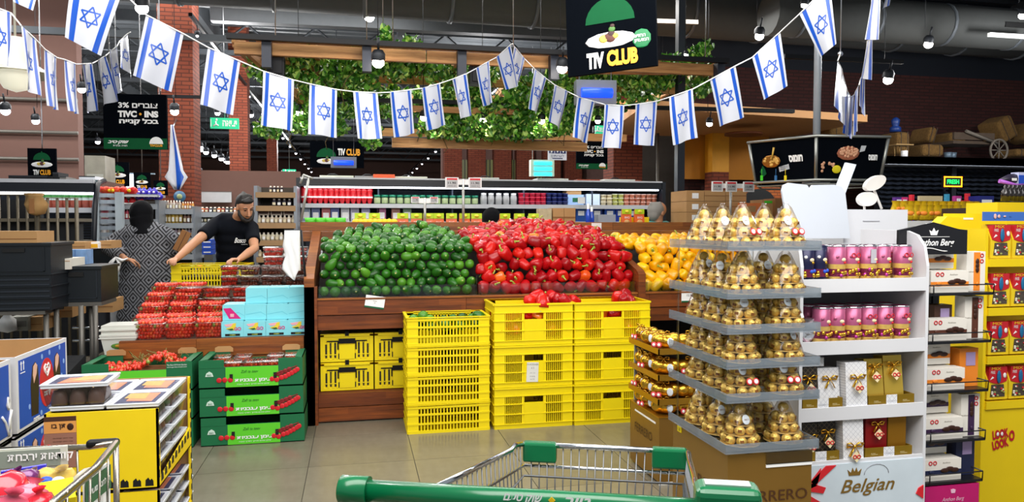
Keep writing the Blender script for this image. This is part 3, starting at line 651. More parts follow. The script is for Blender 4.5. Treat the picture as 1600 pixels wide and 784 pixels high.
for q in range(2):
    for i in range(6):
        for j in range(2):
            k = q * 6 + i
            put_pep((1.0 + 0.585 * q + 0.095 * i, 5.16 + .12 * j, .80), oram if (i * 7 + j + q) % 3 == 0 else redm, 'pepper inside the top ' + ('left' if q == 0 else 'right') + ' slotted crate, seen through its slots', 'peppers inside the ' + ('left' if q == 0 else 'right') + ' slotted crate', stem=0)
            put_pep((1.0 + 0.585 * q + 0.095 * i, 5.14 + .12 * j, .70), oram if (i * 5 + j) % 2 == 0 else redm, 'pepper inside the top ' + ('left' if q == 0 else 'right') + ' slotted crate, seen through its slots', 'peppers inside the ' + ('left' if q == 0 else 'right') + ' slotted crate', stem=0)
# folding crates under the stand
fc = thing('folding_crate', 'yellow folding crate with black handle under the stand, upper left', 'crate', (-0.065, 5.56, 0.438), 0, 'folding crates under the stand')
m = MB(); m.box(-.19, 0, 0, .19, .4, .205)
m.box(-.19, -.008, .185, .19, 0, .2); m.box(-.19, -.006, 0, .19, 0, .02); m.box(-.19, -.008, 0, -.165, 0, .2); m.box(.165, -.008, 0, .19, 0, .2); m.box(-.055, -.01, .02, .055, 0, .125)
for sx in (-1, 1):
    for u in (.07, .1, .135): m.box(sx * u - .006, -.008, .02, sx * u + .006, 0, .15)
    m.box(min(sx * .065, sx * .16), -.007, .05, max(sx * .065, sx * .16), 0, .056)
m.build('crate_body', yel, fc)
m = MB(); m.box(-.06, -.012, .135, .06, 0, .17)
for sx in (-1, 1): m.box(min(sx * .06, sx * .145), -.010, .148, max(sx * .06, sx * .145), -.002, .156); m.box(min(sx * .06, sx * .07), -.011, .09, max(sx * .06, sx * .07), -.003, .15)
m.build('handle', black, fc)
m = MB()
for sx in (-1, 1):
    for u, z, a, b_ in ((.085, .03, .006, .11), (.118, .03, .005, .11), (.15, .03, .006, .1), (.06, .02, .004, .04)): m.box(sx * u - a, -.0045, z, sx * u + a, -.0035, z + b_)
m.build('slots', blk, fc)['kind'] = 'stuff'
m = MB(); m.box(-.014, -.012, .19, .014, .02, .225); m.build('latch', black, fc)
for i, (x, z, l) in enumerate(((-0.065, .225, 'lower left'), (0.325, .438, 'upper right'), (0.325, .225, 'lower right'))): dup(fc, (x, 5.56, z), 0, 'yellow folding crate with black handle under the stand, ' + l)
# ================================================================ TOMATO STAND (left)
ts = thing('tomato_stand', 'lower wooden stand holding tomato punnets, left of the avocados', 'stand', (0, 5.5, 0))
XA, XB = -1.585, -0.365
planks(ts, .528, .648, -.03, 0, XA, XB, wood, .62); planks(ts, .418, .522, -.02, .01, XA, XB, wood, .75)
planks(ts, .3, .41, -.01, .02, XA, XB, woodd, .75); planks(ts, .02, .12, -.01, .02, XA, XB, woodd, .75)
def bed(Y): return .65 + max(0, Y - 5.8) * .32
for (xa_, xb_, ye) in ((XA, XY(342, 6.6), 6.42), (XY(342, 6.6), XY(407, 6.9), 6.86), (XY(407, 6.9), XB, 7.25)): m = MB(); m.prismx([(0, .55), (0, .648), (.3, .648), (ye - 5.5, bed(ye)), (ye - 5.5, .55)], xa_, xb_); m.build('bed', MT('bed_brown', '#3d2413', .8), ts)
m = MB(); m.box(XY(262, 7.0), 1.45, .72, XY(400, 7.0), 2.05, .75); m.build('rear_ledge', MATS['bed_brown'], ts); m = MB(); m.box(XY(262, 7.0), 1.5, 0, XY(400, 7.0), 1.75, .72); m.build('rear_panel', MATS['bed_brown'], ts)
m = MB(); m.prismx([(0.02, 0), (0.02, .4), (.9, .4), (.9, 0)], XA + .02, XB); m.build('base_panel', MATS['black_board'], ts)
o = MB().box(-.07, 0, 0, .085, .35, .535).build('plinth_box', MT('dark_green_black', '#14211d', .6), None, (XY(173, 5.5) + .01, 5.52, 0)); tag(o, 'dark green box under the white bucket at the stand corner', 'box')
# punnets
tomm = MT('tomato_skin', '#e03a22', .3, var=.25, scale=14, coat=.2); tomo = MT('orange_tomato', '#f0662a', .3, var=.2, coat=.5); tomb = MT('brown_tomato', '#7a3a22', .28, var=.25, coat=.4); tomg = MT('green_tomato', '#8a9a3a', .3, coat=.4)
def punnet(name, label, w, d, h, mat2, lid, nx, ny, heap=0.0, group=None, r=.0145):
    t = thing(name, label, 'punnet', (0, 0, 0), 0, group); a, b_ = w / 2, d / 2
    m = MB(); k = .86
    lo = [(-a * k, -b_ * k + b_), (a * k, -b_ * k + b_), (a * k, b_ * k + b_), (-a * k, b_ * k + b_)]; hi = [(-a, 0), (a, 0), (a, d), (-a, d)]
    A = [m.P((x, y, 0)) for x, y in lo]; B = [m.P((x, y, h)) for x, y in hi]; m.face(A[::-1])
    for i in range(4): j = (i + 1) % 4; m.face((A[i], A[j], B[j], B[i]))
    m.tube([(-a, 0, h), (a, 0, h), (a, d, h), (-a, d, h)], .003, 4, closed=True); m.build('tray', clear, t)
    if lid: m = MB(); m.prismz([(-a, 0), (a, 0), (a, d), (-a, d)], h + .002, h + .014, 0, [(-a * .92, d * .04), (a * .92, d * .04), (a * .92, d * .96), (-a * .92, d * .96)]); m.tube([(-a, 0, h + .004), (a, 0, h + .004), (a, d, h + .004), (-a, d, h + .004)], .004, 4, closed=True); m.build('lid', clear, t)
    m = MB(); nz = max(2, int((h + heap) / (r * 1.6)))
    for iz in range(nz):
        z = r + (h - 2 * r + heap) * iz / max(1, nz - 1); s = k + (1 - k) * min(1, z / h)
        for ix in range(nx):
            for iy in range(ny):
                if 0 < iy < ny - 1 and iz < nz - 1: continue
                if iz == nz - 1 and heap and (ix in (0, nx - 1)) and R() < .5: continue
                x = (-a * s + r) + (2 * a * s - 2 * r) * (ix + .3 * (iz % 2)) / (nx - .7); y = d / 2 + (-b_ * s + r) + (2 * b_ * s - 2 * r) * iy / (ny - 1)
                mi = 0 if R() < .78 else (1 if R() < .8 else 2)
                old = m.M; m.M = Matrix.Translation((x + U(-.003, .003), y + U(0, .003), z + U(-.003, .003))) @ Euler((U(0, 3), U(0, 3), 0)).to_matrix().to_4x4(); m.ell((0, 0, 0), (r, r, r * 1.35 if mat2 != tomm or r < .014 else r), 7, 5, mi); m.M = old
    m.build('tomatoes', [mat2, tomo if mat2 is tomm else tomb, tomg if name == 'open_punnet' else mat2], t)['kind'] = 'stuff'
    if name == 'open_punnet':
        m = MB()
        for q in range(3): x = U(-a * .7, a * .7); m.tube([(x, d * U(.2, .6), h * U(.6, 1)), (x + U(-.03, .03), d * .5, h + heap + .012), (x + U(-.05, .05), d * .7, h + heap + .005)], .0025, 4)
        m.build('vine_stalk', MT('dry_stalk', '#8a8a4a', .7), t)
    return t
random.seed(21)
pr_open = punnet('open_punnet', 'x', .23, .19, .105, tomm, False, 8, 5, .022, 'open tomato punnets', .0145)
pr_red = punnet('tomato_punnet', 'x', .2, .15, .07, tomm, True, 6, 5, 0, 'red tomato punnets', .0165)
pr_brn = punnet('tomato_punnet', 'x', .17, .14, .068, tomb, True, 6, 5, 0, 'brown tomato punnets', .0145)
used = set()
def pp(proto, px0, px1, pyb, Y, label, group, z=None):
    x0, x1 = XY(px0, Y), XY(px1, Y); zz = ZY((px0 + px1) / 2, pyb, Y) if z is None else z; w0 = {id(pr_open): .23, id(pr_red): .2, id(pr_brn): .17}[id(proto)]; s = (x1 - x0 - .004) / w0
    if id(proto) in used: o = dup(proto, ((x0 + x1) / 2, Y, zz), U(-.03, .03), label, (s, 1, 1), group)
    else: used.add(id(proto)); o = proto; o.location = ((x0 + x1) / 2, Y, zz); o.scale = (s, 1, 1); o['label'] = label; o['group'] = group
    return o
for i, (a, b_) in enumerate(((206, 252), (252, 298), (299, 345))):
    pp(pr_open, a, b_, 529, 5.53, 'open punnet heaped with small red tomatoes, ' + ['left', 'middle', 'right'][i] + ' one of the front row', 'open punnets in the front row', .649)
    pp(pr_open, a - 4 + i * 3, b_ - 2 + i * 3, 505, 5.74, 'open tomato punnet in the second row, ' + ['left', 'middle', 'right'][i] + ' one', 'open punnets in the second row', .665)
k = 0
for r_, (Y, xs) in enumerate(((5.95, (212, 258, 304)), (6.14, (222, 266)), (6.33, (234, 276)))):
    for x in xs:
        pp(pr_open, x, x + 42, 0, Y, 'open tomato punnet in the ' + nth(r_ + 2) + ' row back, ' + nth(k % 3 if r_ == 0 else xs.index(x)) + ' from the left', 'open punnets further back', bed(Y) + .03); k += 1
rows = [(6.16, 480, [(316, 358), (360, 400), (402, 440), (443, 480)], pr_red, 'red', .115), (6.16, 0, [(272, 314)], pr_red, 'red', .15),
        (6.60, 446, [(343, 371), (373, 404), (406, 441), (443, 480)], pr_brn, 'brown', .1), (7.05, 414, [(410, 443), (447, 480)], pr_red, 'red', .1)]
for ri, (Y, _, cols, pro, cn, dz) in enumerate(rows):
    for ci, (a, b_) in enumerate(cols):
        for lvl in range(2):
            p_ = pr_red if (ri == 2 and ci == 0) else pro; c_ = 'red' if (ri == 2 and ci == 0) else cn
            where = ['front row of lidded stacks', 'stack at the left end of the front row', 'middle row of lidded stacks', 'back row of lidded stacks'][ri]
            pp(p_, a, b_, 0, Y, ('lower' if lvl == 0 else 'upper') + ' lidded ' + c_ + ' tomato punnet, ' + ((nth(ci) + ' from the left in the ') if ri != 1 else 'in the ') + where, c_ + ' tomato punnets, ' + where, bed(Y + .06) + .004 + lvl * .088)
# turquoise fruit cartons
trq = MT('turquoise_card', '#86dde8', .55, var=.05); bb = .112
def carton(label, X, Y, z, face):
    t = thing('fruit_carton', label, 'carton', (X, Y, z), 0, 'turquoise fruit cartons'); m = MB(); w = .15
    m.prism([(-w / 2, 0), (w / 2, 0), (w / 2, bb * .93), (w / 2 - .006, bb), (-w / 2 + .006, bb), (-w / 2, bb * .93)], 0, .19); m.build('carton_body', trq, t)
    if face:
        m = MB(); m.box(-.05, -.002, .006, .05, 0, .022); m.build('window_slot', blk, t); m = MB(); m.tube([(-.02, .004, .012), (.02, .004, .013)], .008, 8); m.build('green_fruit', tomg, t)
        m = MB(); m.prism([(-.056, .088), (.018, .098), (.018, .076), (-.04, .072)], -.0015, 0); m.build('pink_stripe', MT('pale_pink', '#f0b0b8', .5), t)
        m = MB(); m.prism([(-.045, .06), (-.01, .072), (.005, .095), (.024, .098), (.022, .06), (.01, .046), (-.02, .046)], -.0025, -.0015); m.build('yellow_fruit_print', MT('yellow_fruit', '#e6d23a', .5), t)
        m = MB(); m.prism([(-.035, .056), (0, .06), (.01, .05), (-.012, .046)], -.0035, -.0025); m.build('green_fruit_print', grn, t)
        txt('GO', MT('magenta_print', '#d81b7a', .5), t, (.035, -.003, .057), h=.024, bold=.03)
    else:
        m = MB(); m.prism([(-w / 2 + .006, bb * .35), (w / 2 - .04, bb * .5), (w / 2 - .004, bb * .28), (w / 2 - .004, bb * .26), (w / 2 - .04, bb * .47), (-w / 2 + .006, bb * .33)], -.0012, 0); m.build('fold_flap', MT('turq_shade', '#5fc4d4', .6), t)
    return t
cx = [XY(px, 5.53) for px in (361, 396, 430, 464)]
for i, x in enumerate(cx): carton('turquoise fruit carton with printed front, ' + nth(i) + ' from the left in the bottom row', x, 5.53, .649, True)
for i, x in enumerate(cx):
    t = carton('plain turquoise fruit carton in the ' + ('second' ) + ' level, ' + nth(i) + ' from the left', x + .003, 5.57, .763, False)
    if i == 0:
        t['label'] = 'turquoise fruit carton with a magenta corner stripe, on the left of the second level'
        m = MB(); m.prism([(-.07, .085), (-.02, .088), (.05, .01), (-.03, .01)], -.002, 0); m.build('magenta_stripe', MATS['magenta_print'], t); m = MB(); m.cbox((-.01, -.003, .035), (.025, .001, .022)); m.build('pale_sticker', MATS['pale_pink'], t)
for i, x in enumerate(cx[1:]): carton('plain turquoise fruit carton on the top level, ' + nth(i) + ' from the left', x + .005, 5.61, .877, False)
# white bucket stack
t = thing('plastic_tub', 'white translucent plastic tub with a small oval label at the stand corner', 'tub', (XY(182, 5.52) , 5.62, .537))
tubm = MT('milky_plastic', '#d9dbd2', .35, var=.05); m = MB(); m.prismz([(-.09, -.09), (.09, -.09), (.09, .09), (-.09, .09)], 0, .13, 0, [(-.11, -.11), (.11, -.11), (.11, .11), (-.11, .11)]); m.box(-.116, -.116, .125, .116, .116, .14); m.build('tub_body', tubm, t)
m = MB(); m.ell((0, -.102, .075), (.05, .004, .022), 14, 6); m.build('oval_label', MT('label_green', '#5c8a34', .5), t); m = MB(); m.ell((.006, -.106, .075), (.03, .003, .011), 12, 6); m.build('label_patch', MT('label_orange', '#e0a030', .5), t)
for k in range(2):
    q = thing('tub_lid_stack', ('lower' if k == 0 else 'upper') + ' white tub nested on the labelled tub', 'tub', (XY(182, 5.52), 5.62, .679 + .038 * k), 0, 'nested white tubs'); m = MB(); m.box(-.118, -.118, .0, .118, .118, .012); m.box(-.108, -.108, .012, .108, .108, .036); m.build('tub_rim', tubm, q)
# plastic bag roll on a post
t = thing('bag_roll', 'white plastic produce bags hanging from a holder before the stand', 'bag roll', (XY(455, 5.45), 5.45, 1.02))
m = MB(); n = 12
bagm = MT('thin_white_plastic', '#f0f2f2', .35, alpha=.93, var=.03)
def sheet(pts, mat, name, par, wob=.006):
    m = MB(); a = []
    for (x0, x1, z) in pts: a.append([m.P((x0 + (x1 - x0) * i / 8, -.0 + wob * math.sin(i * 1.7 + z * 30), z)) for i in range(9)])
    for i in range(len(a) - 1):
        for j in range(8): m.face((a[i][j], a[i + 1][j], a[i + 1][j + 1], a[i][j + 1]), 0, True)
    o = m.build(name, mat, par); so = o.modifiers.new('thick', 'SOLIDIFY'); so.thickness = .002; return o
z0 = t.location.z
sheet([(-.045, .055, ZY(455, 360, 5.45) - z0), (-.05, .056, ZY(455, 372, 5.45) - z0), (-.06, .056, ZY(455, 383, 5.45) - z0), (-.05, .056, ZY(455, 392, 5.45) - z0), (-.042, .056, ZY(455, 400, 5.45) - z0), (-.06, .055, ZY(455, 412, 5.45) - z0), (-.065, .052, ZY(455, 420, 5.45) - z0), (-.03, .03, ZY(455, 430, 5.45) - z0), (.015, .02, ZY(455, 438, 5.45) - z0)], bagm, 'bag_sheet', t)
m = MB(); m.box(-.045, .012, ZY(455, 423, 5.45) - z0, .058, .05, ZY(455, 360, 5.45) - z0); m.build('bag_stack', MT('bag_paper', '#e9e6d6', .5), t)
m = MB(); m.cyl((-.05, .03, .385), (.07, .03, .385), .006); m.cyl((.065, .03, .385), (.095, .03, .0), .008); m.build('holder_rod', darksteel, t)

# ================================================================ GREEN TOMATO BOXES
gc = MT('green_carton', '#0e6b3f', .55, var=.06); lg = MT('lime_print', '#5fd12a', .5, var=.04)
def gbox(label, X, Y, z, face=True, h=.185):
    t = thing('tomato_box', label, 'box', (X, Y, z), 0, 'green tomato boxes'); w = .65; d = .36; a = w / 2; tk = .006
    m = MB(); hb = h * .74
    m.box(-a, 0, 0, a, tk, hb); m.box(-a, 0, hb, -a + .155, tk, h); m.box(a - .155, 0, hb, a, tk, h); m.box(-a, d - tk, 0, a, d, hb); m.box(-a, d - tk, hb, -a + .14, d, h); m.box(a - .14, d - tk, hb, a, d, h)
    m.box(-a, tk, 0, -a + tk, d - tk, h); m.box(a - tk, tk, 0, a, d - tk, h); m.box(-a, 0, 0, a, d, tk)
    m.box(-a, -.002, hb - .004, -a + .155, tk, hb, 0); m.build('box_walls', gc, t)
    m = MB()
    for sx in (-1, 1): m.prismz([(sx * a, 0), (sx * a, d), (sx * (a - .05), d - .04), (sx * (a - .05), .04)][::sx], h - .004, h)
    m.build('box_corner_flap', gc, t); m = MB()
    for sx in (-1, 1):
        m.prism([(sx * (a - .16), h - .005), (sx * (a - .04), h - .005), (sx * (a - .04), h + .025), (sx * (a - .06), h + .035), (sx * (a - .14), h + .035), (sx * (a - .16), h + .02)], d - .012, d - .008)
    m.build('kraft_tab', kraft, t)
    if face:
        m = MB(); m.box(-.16, -.0025, .004, .17, 0, hb - .002); m.build('lime_panel', lg, t)
        def tom(cx_, cz, r_): m_.ell((cx_, -.004, cz), (r_, .003, r_), 14, 6)
        m_ = MB()
        for (x, z_) in ((-.2, .052), (-.165, .053), (-.13, .052), (.13, .048), (.16, .042), (.19, .055), (.215, .062), (.235, .073), (.255, .083), (.275, .095), (.29, .105)): tom(x, z_, .017)
        m_.build('printed_tomatoes', red, t)['kind'] = 'stuff'; m_ = MB()
        for (x, z_) in ((.19, .088), (.17, .08), (.215, .098), (.24, .108)): tom(x, z_, .016)
        m_.tube([(.14, -.006, .075), (.2, -.006, .1), (.29, -.006, .13)], .003, 4); m_.build('printed_vine', MT('dark_red_print', '#8a1c20', .5), t)
        m = MB(); m.box(-.135, -.006, .055, -.115, -.002, .09); m.box(.14, -.007, .055, .16, -.002, .092); m.build('punched_slot', blk, t)
        txt(HB('צימן עגבניות'), wht, t, (.01, -.005, .045), h=.026, wid=.225, bold=.035); txt(HB('צימן אחים מירון  הדרך טובה'), wht, t, (.01, -.005, .02), h=.009, wid=.2)
        txt('Zafi ta teev', MT('dark_green_ink', '#0c5a20', .5), t, (-.01, -.005, .105), h=.018, wid=.11, shear=.3)
        m = MB(); m.prism([(-.285, .078), (-.235, .078), (-.242, .1), (-.26, .112), (-.278, .1)], -.003, 0); m.build('emblem', MT('pale_green_print', '#cfe6d8', .5), t); txt('B&S', gc, t, (-.26, -.004, .088), h=.012)
    return t
gX = -.675
for i in range(3): gbox('green tomato box with lime front, ' + ['topmost', 'middle', 'bottom'][i] + ' of the right stack of three', gX + (.0, .003, .008)[i], 5.08, .19 * (2 - i), True)
for i in range(3): gbox('green tomato box, ' + ['topmost of the left stack, open with loose cherry tomatoes', 'middle of the left stack behind the yellow display', 'bottom of the left stack behind the yellow display'][i], -1.365, 5.08, .19 * (2 - i), i == 0 and False)
o = MB().box(-1.46, 5.076, .435, -1.2, 5.079, .50).build('lime_strip', lg); o.parent = None; bpy.data.objects.remove(o)
t = bpy.data.objects['tomato_box.003']; m = MB(); m.box(-.16, -.0025, .004, .17, 0, .135); m.build('lime_panel', lg, t); txt('The Best Of Fresh Garden', wht, t, (.235, -.004, .165), h=.01, wid=.12); txt('www.garden-fresh.com', wht, t, (.235, -.004, .15), h=.01, wid=.12)
random.seed(5)
# small punnets in the right green box
sp = None
for i, (px, py) in enumerate(((343, 563), (375, 561), (360, 573), (388, 573), (427, 560), (455, 557), (420, 572), (404, 573))):
    Y = 5.14 if py > 565 else 5.29; x = XY(px, Y); lb = 'small lidded tomato punnet in the open green box, ' + ['left pair at the back, left one', 'left pair at the back, right one', 'front row, leftmost', 'front row, second from left', 'right pair at the back, left one', 'right pair at the back, right one', 'front row, rightmost', 'front row, second from right'][i]
    z = .385 + .008 + (.1 if Y > 5.2 else .09)
    if sp is None:
        sp = punnet('small_punnet', lb, .105, .12, .045, tomm, True, 4, 4, 0, 'small punnets in the green box', .0135); sp.location = (x, Y, z)
    else: dup(sp, (x, Y, z), U(-.1, .1), lb)
o = MB().box(-.3, .02, 0, .3, .34, .095).build('tray_insert', kraft, None, (gX, 5.08, .387)); tag(o, 'cardboard insert under the small punnets in the green box', 'insert')
m = MB()
ct = thing('cherry_tomatoes', 'loose cherry tomatoes on their vines heaped in the open green box', 'tomatoes', (-1.365, 5.26, .39))
for k in range(330):
    a = U(-.28, .28); b_ = U(-.14, .14); top = .125 + .07 * math.exp(-((a - .1) ** 2) / .008) + .012 * R(); m.ell((a, b_, top - .02 * R()), (.0135,) * 3, 7, 5, 0 if R() < .85 else (1 if R() < .6 else 2))
o = m.build('loose_tomatoes', [tomm, tomo, tomg], ct); o['kind'] = 'stuff'
m = MB()
for k in range(26): x = U(-.1, .22); y = U(-.12, .1); m.tube([(x, y, .15), (x + U(-.05, .05), y + U(-.03, .03), .2 + U(-.02, .02)), (x + U(-.08, .08), y, .17)], .0025, 4)
m.build('vine_stalk', MATS['dry_stalk'], ct); m = MB(); m.box(-.3, -.15, .0, .3, .15, .10); m.build('filler_tray', kraftd, ct)
# ================================================================ FOIL CHOCOLATE PYRAMIDS (right front)
foil = MT('crinkled_gold_foil', '#ecc262', .34, .4, var=.3, scale=40, bump=1.0, bscale=130, bdist=.004, rnd=.12); cup = MT('brown_paper_cup', '#5a3216', .6)
cone = glassy('cellophane', .035, .55); lab = MT('oval_tag_white', '#dfe6ee', .4)
m = MB(); m.ell((0, 0, 0), (.0168, .0168, .0162), 10, 8); m.box(-.006, -.0182, -.004, .006, -.0162, .004, 1); choc = m.mesh('chocolate', [foil, MT('brown_sticker', '#7a4a1c', .4)])
m = MB(); m.lathe([(.0105, -.016), (.016, -.006)], 12); cupme = m.mesh('paper_cup', cup)
card = MT('gold_tray_card', '#d8b86a', .4, .4)
def pyramid(label, tagkind=0, full=True):
    t = thing('chocolate_pyramid', label, 'chocolates', (0, 0, 0), 0, 'pyramids of gold-wrapped chocolates')
    z = .018
    for n, r_ in ((8, .045), (6, .033), (4, .022), (1, 0)):
        m = MB(); m.cyl((0, 0, z - .0155), (0, 0, z - .0135), r_ + .017, 18); m.build('tier_card', card, t)
        for i in range(n):
            a = 2 * PI * (i + .5) / n - PI / 2
            link('chocolate', choc, t, (r_ * math.cos(a), r_ * math.sin(a), z), (U(-.2, .2), U(-.2, .2), a + PI / 2)); 
        z += .030 if n > 1 else 0
    m = MB(); m.lathe([(.065, 0), (.060, .03), (.043, .075), (.018, .126), (.006, .138), (.009, .143)], 8, mod=lambda a, z: 1 + .03 * math.cos(3 * a)); m.build('cellophane_cone', cone, t)
    if tagkind >= 1: m = MB(); m.ell((0, 0, 0), (.014, .002, .016), 12, 6); o = m.build('oval_tag', lab, t, (.0 if tagkind == 1 else -.014, -.036, .084), (-.35, 0, .1)); txt('ABCD', MATS['brown_sticker'], o, (0, -.003, 0), wid=.018)
    if tagkind == 2:
        for sx in (.002, .024): m = MB(); m.ell((0, 0, 0), (.0115, .002, .0115), 12, 6, 0); m.ell((0, -.001, 0), (.008, .002, .008), 10, 5, 1); m.build('red_seal', [red, wht], t, (sx, -.052, .05), (-.3, 0, .05))
    if tagkind == 3: m = MB(); m.box(-.008, 0, -.007, .008, .001, .007); m.build('price_sticker', wht, t, (.03, -.05, .04), (-.3, 0, .5))
    return t
random.seed(9)
prot = [pyramid('p', k) for k in range(4)]; usedp = set()
fx0, fy0 = 1.12, 2.07
ds = thing('chocolate_display', 'gold cardboard display with clear acrylic tiers of chocolate pyramids', 'display', (fx0, fy0, 0))
goldc = MT('bronze_gold_card', '#9a7434', .35, .6, var=.08); W, D = .29, .40
m = MB(); m.box(0, 0, .02, W, D, .735); m.build('display_base', goldc, ds)
m = MB(); m.box(.13, -.003, .69, W + .0, 0, .70); m.box(.13, -.004, .70, W, .002, .77, 1); m.build('base_slot', [wht, acryl], ds)
ink = MT('dark_gold_ink', '#4a2a10', .5)
txt('FERRERO', ink, ds, (.165, -.002, .60), h=.034, wid=.22)
txt('FERRERO', ink, ds, (-.002, .17, .60), h=.034, wid=.27, rot=(PI / 2, 0, -PI / 2))
m = MB(); m.box(-.003, .33, .715, 0, .36, .735); o = m.build('price_sticker', yel, ds); txt('1.50', blk, ds, (-.004, .345, .725), h=.01, rot=(PI / 2, 0, -PI / 2))
tz = [.748, .905, 1.01, 1.117, 1.225, 1.372]
for i, z in enumerate(tz):
    o_ = .0 if i else .0
    m = MB(); m.box(-.012, -.012, z, W + .012, D + .01, z + .004); ti = m.build('acrylic_tier', acryl, ds)
    for b_ in ((-.015, -.015, z - .004, W + .015, -.012, z + .026), (-.015, -.012, z - .004, -.012, D + .01, z + .026), (W + .012, -.012, z - .004, W + .015, D + .01, z + .026)):
        m = MB(); m.box(*b_); m.build('tier_rim', rimac, ti)
m = MB()
for (x, y) in ((.15, .13), (.15, .26), (.15, D - .01), (W - .01, D - .01), (.01, D - .01)): m.box(x - .003, y - .003, .735, x + .003, y + .003, 1.37)
m.build('acrylic_post', acryl, ds)
m = MB(); m.box(.13, D - .004, .735, W - .005, D, 1.30); bk = m.build('back_board', MT('pale_red_white', '#d9d6d4', .5), ds)
for (x, z) in ((.155, 1.27), (.25, 1.28), (.2, 1.16), (.26, 1.05)):
    m = MB(); m.prism([(x, z - .03), (x + .022, z), (x + .011, z + .012), (x, z + .004), (x - .011, z + .012), (x - .022, z)], D - .008, D - .005); m.build('printed_heart', red, bk)
pn = 0; tn = ['base', 'first', 'second', 'third', 'fourth', 'top']
for i, z in enumerate(tz):
    for cx_ in range(2):
        for cy_ in range(3):
            k = (1 if (i + cx_ + cy_) % 3 == 0 else 0); k = 2 if (i, cx_, cy_) in ((5, 1, 0), (5, 0, 0), (1, 1, 0), (1, 0, 0)) else (3 if (i + cx_ * 2 + cy_) % 4 == 1 else k)
            lb = 'pyramid of gold chocolates on the ' + tn[i] + ' acrylic tier, ' + ('left' if cx_ == 0 else 'right') + ' column, ' + ['front', 'middle', 'back'][cy_] + ' row'
            pos = (fx0 + .075 + cx_ * .152, fy0 + .062 + cy_ * .13, z + .005)
            if k in usedp: dup(prot[k], pos, U(-.3, .3), lb)
            else: usedp.add(k); prot[k].location = pos; prot[k]['label'] = lb
for k in range(4):
    if k not in usedp: prot[k].location = (fx0 + .1, fy0 + .2, 1.51)

# second, smaller gold display with foil bags
gx, gy = 1.64, 3.80
d2 = thing('foil_bag_display', 'smaller gold cardboard display holding foil bags on four tiers', 'display', (gx, gy, 0))
m = MB(); m.box(0, 0, .015, .36, .44, .375); m.build('display_base', goldc, d2); m = MB(); m.box(.0, -.002, .0, .36, 0, .015); m.box(-.002, .05, .33, 0, .36, .34); m.build('white_edge', wht, d2)
txt('FERRERO', ink, d2, (-.003, .23, .24), h=.05, wid=.26, rot=(PI / 2, 0, -PI / 2))
m = MB(); m.box(.33, .03, .375, .345, .42, .76); m.box(.02, .42, .375, .35, .435, .76); m.build('grey_back', MT('grey_card', '#8d959e', .5, .2), d2)
lvz = [.375, .465, .60, .745]
for i, z in enumerate(lvz):
    m = MB(); m.box(-.005, -.005, z, .34, .44, z + .006)
    if i: m.box(-.012, -.012, z - .015, .25, -.006, z + .018); m.box(-.012, -.012, z - .015, -.006, .44, z + .018)
    m.build('gold_tier', goldp, d2)
bow_m = MT('gold_ribbon', '#e3b23c', .25, .9, var=.2); seal = MT('seal_red', '#d8384a', .4)
def bow(m, c, s, mi=0):
    x, y, z = c
    for sx in (-1, 1):
        m.tube([(x, y, z), (x + sx * s * .5, y - s * .12, z + s * .42), (x + sx * s * .95, y - s * .1, z + s * .34), (x + sx * s * .9, y - s * .05, z - s * .05), (x, y, z)], [s * .1, s * .2, s * .22, s * .16, s * .08], 6, mi, flat=.4)
        m.tube([(x, y, z), (x + sx * s * .35, y - s * .1, z - s * .5), (x + sx * s * .62, y - s * .05, z - s * 1.05)], [s * .08, s * .16, s * .18], 6, mi, flat=.3)
    m.ell((x, y - s * .1, z), (s * .18, s * .14, s * .17), 8, 6, mi)
def foilbag(label, tagged):
    t = thing('foil_bag', label, 'chocolates', (0, 0, 0), 0, 'gold foil bags on the small display')
    m = MB(); m.ell((0, 0, .032), (.055, .035, .032), 12, 8); m.ell((.03, .01, .04), (.035, .03, .03), 10, 6); m.ell((-.03, -.01, .035), (.035, .03, .03), 10, 6); m.build('bag_body', gold, t)
    m = MB(); bow(m, (-.005, -.03, .07), .024); m.build('ribbon_bow', bow_m, t)
    m = MB(); m.ell((.025, -.045, .035), (.014, .003, .018), 12, 5); m.build('oval_tag', lab, t)
    if tagged:
        for sx in (0, .022): m = MB(); m.ell((-.045 + sx, -.048, .02), (.0125, .003, .0125), 12, 5, 0); m.ell((-.045 + sx, -.05, .02), (.007, .003, .007), 10, 5, 1); m.build('red_seal', [seal, wht], t)
    return t
fb = [foilbag('f', 0), foilbag('f', 1)]; uu = set()
for i, z in enumerate(lvz):
    for j, (x, y, rz) in enumerate(((.06, .33, -1.3), (.05, .2, -1.2), (.07, .07, -.6), (.2, .06, 0))):
        k = (i + j) % 2; lb = 'gold foil bag on the ' + ['lowest', 'second', 'third', 'top'][i] + ' tier of the small display, ' + ['at the back left', 'in the middle left', 'at the front corner', 'at the front right'][j]
        p = (gx + x, gy + y, z + .007)
        if k in uu: dup(fb[k], p, rz, lb)
        else: uu.add(k); fb[k].location = p; fb[k].scale = (1.3,) * 3; fb[k].rotation_euler = (0, 0, rz); fb[k]['label'] = lb

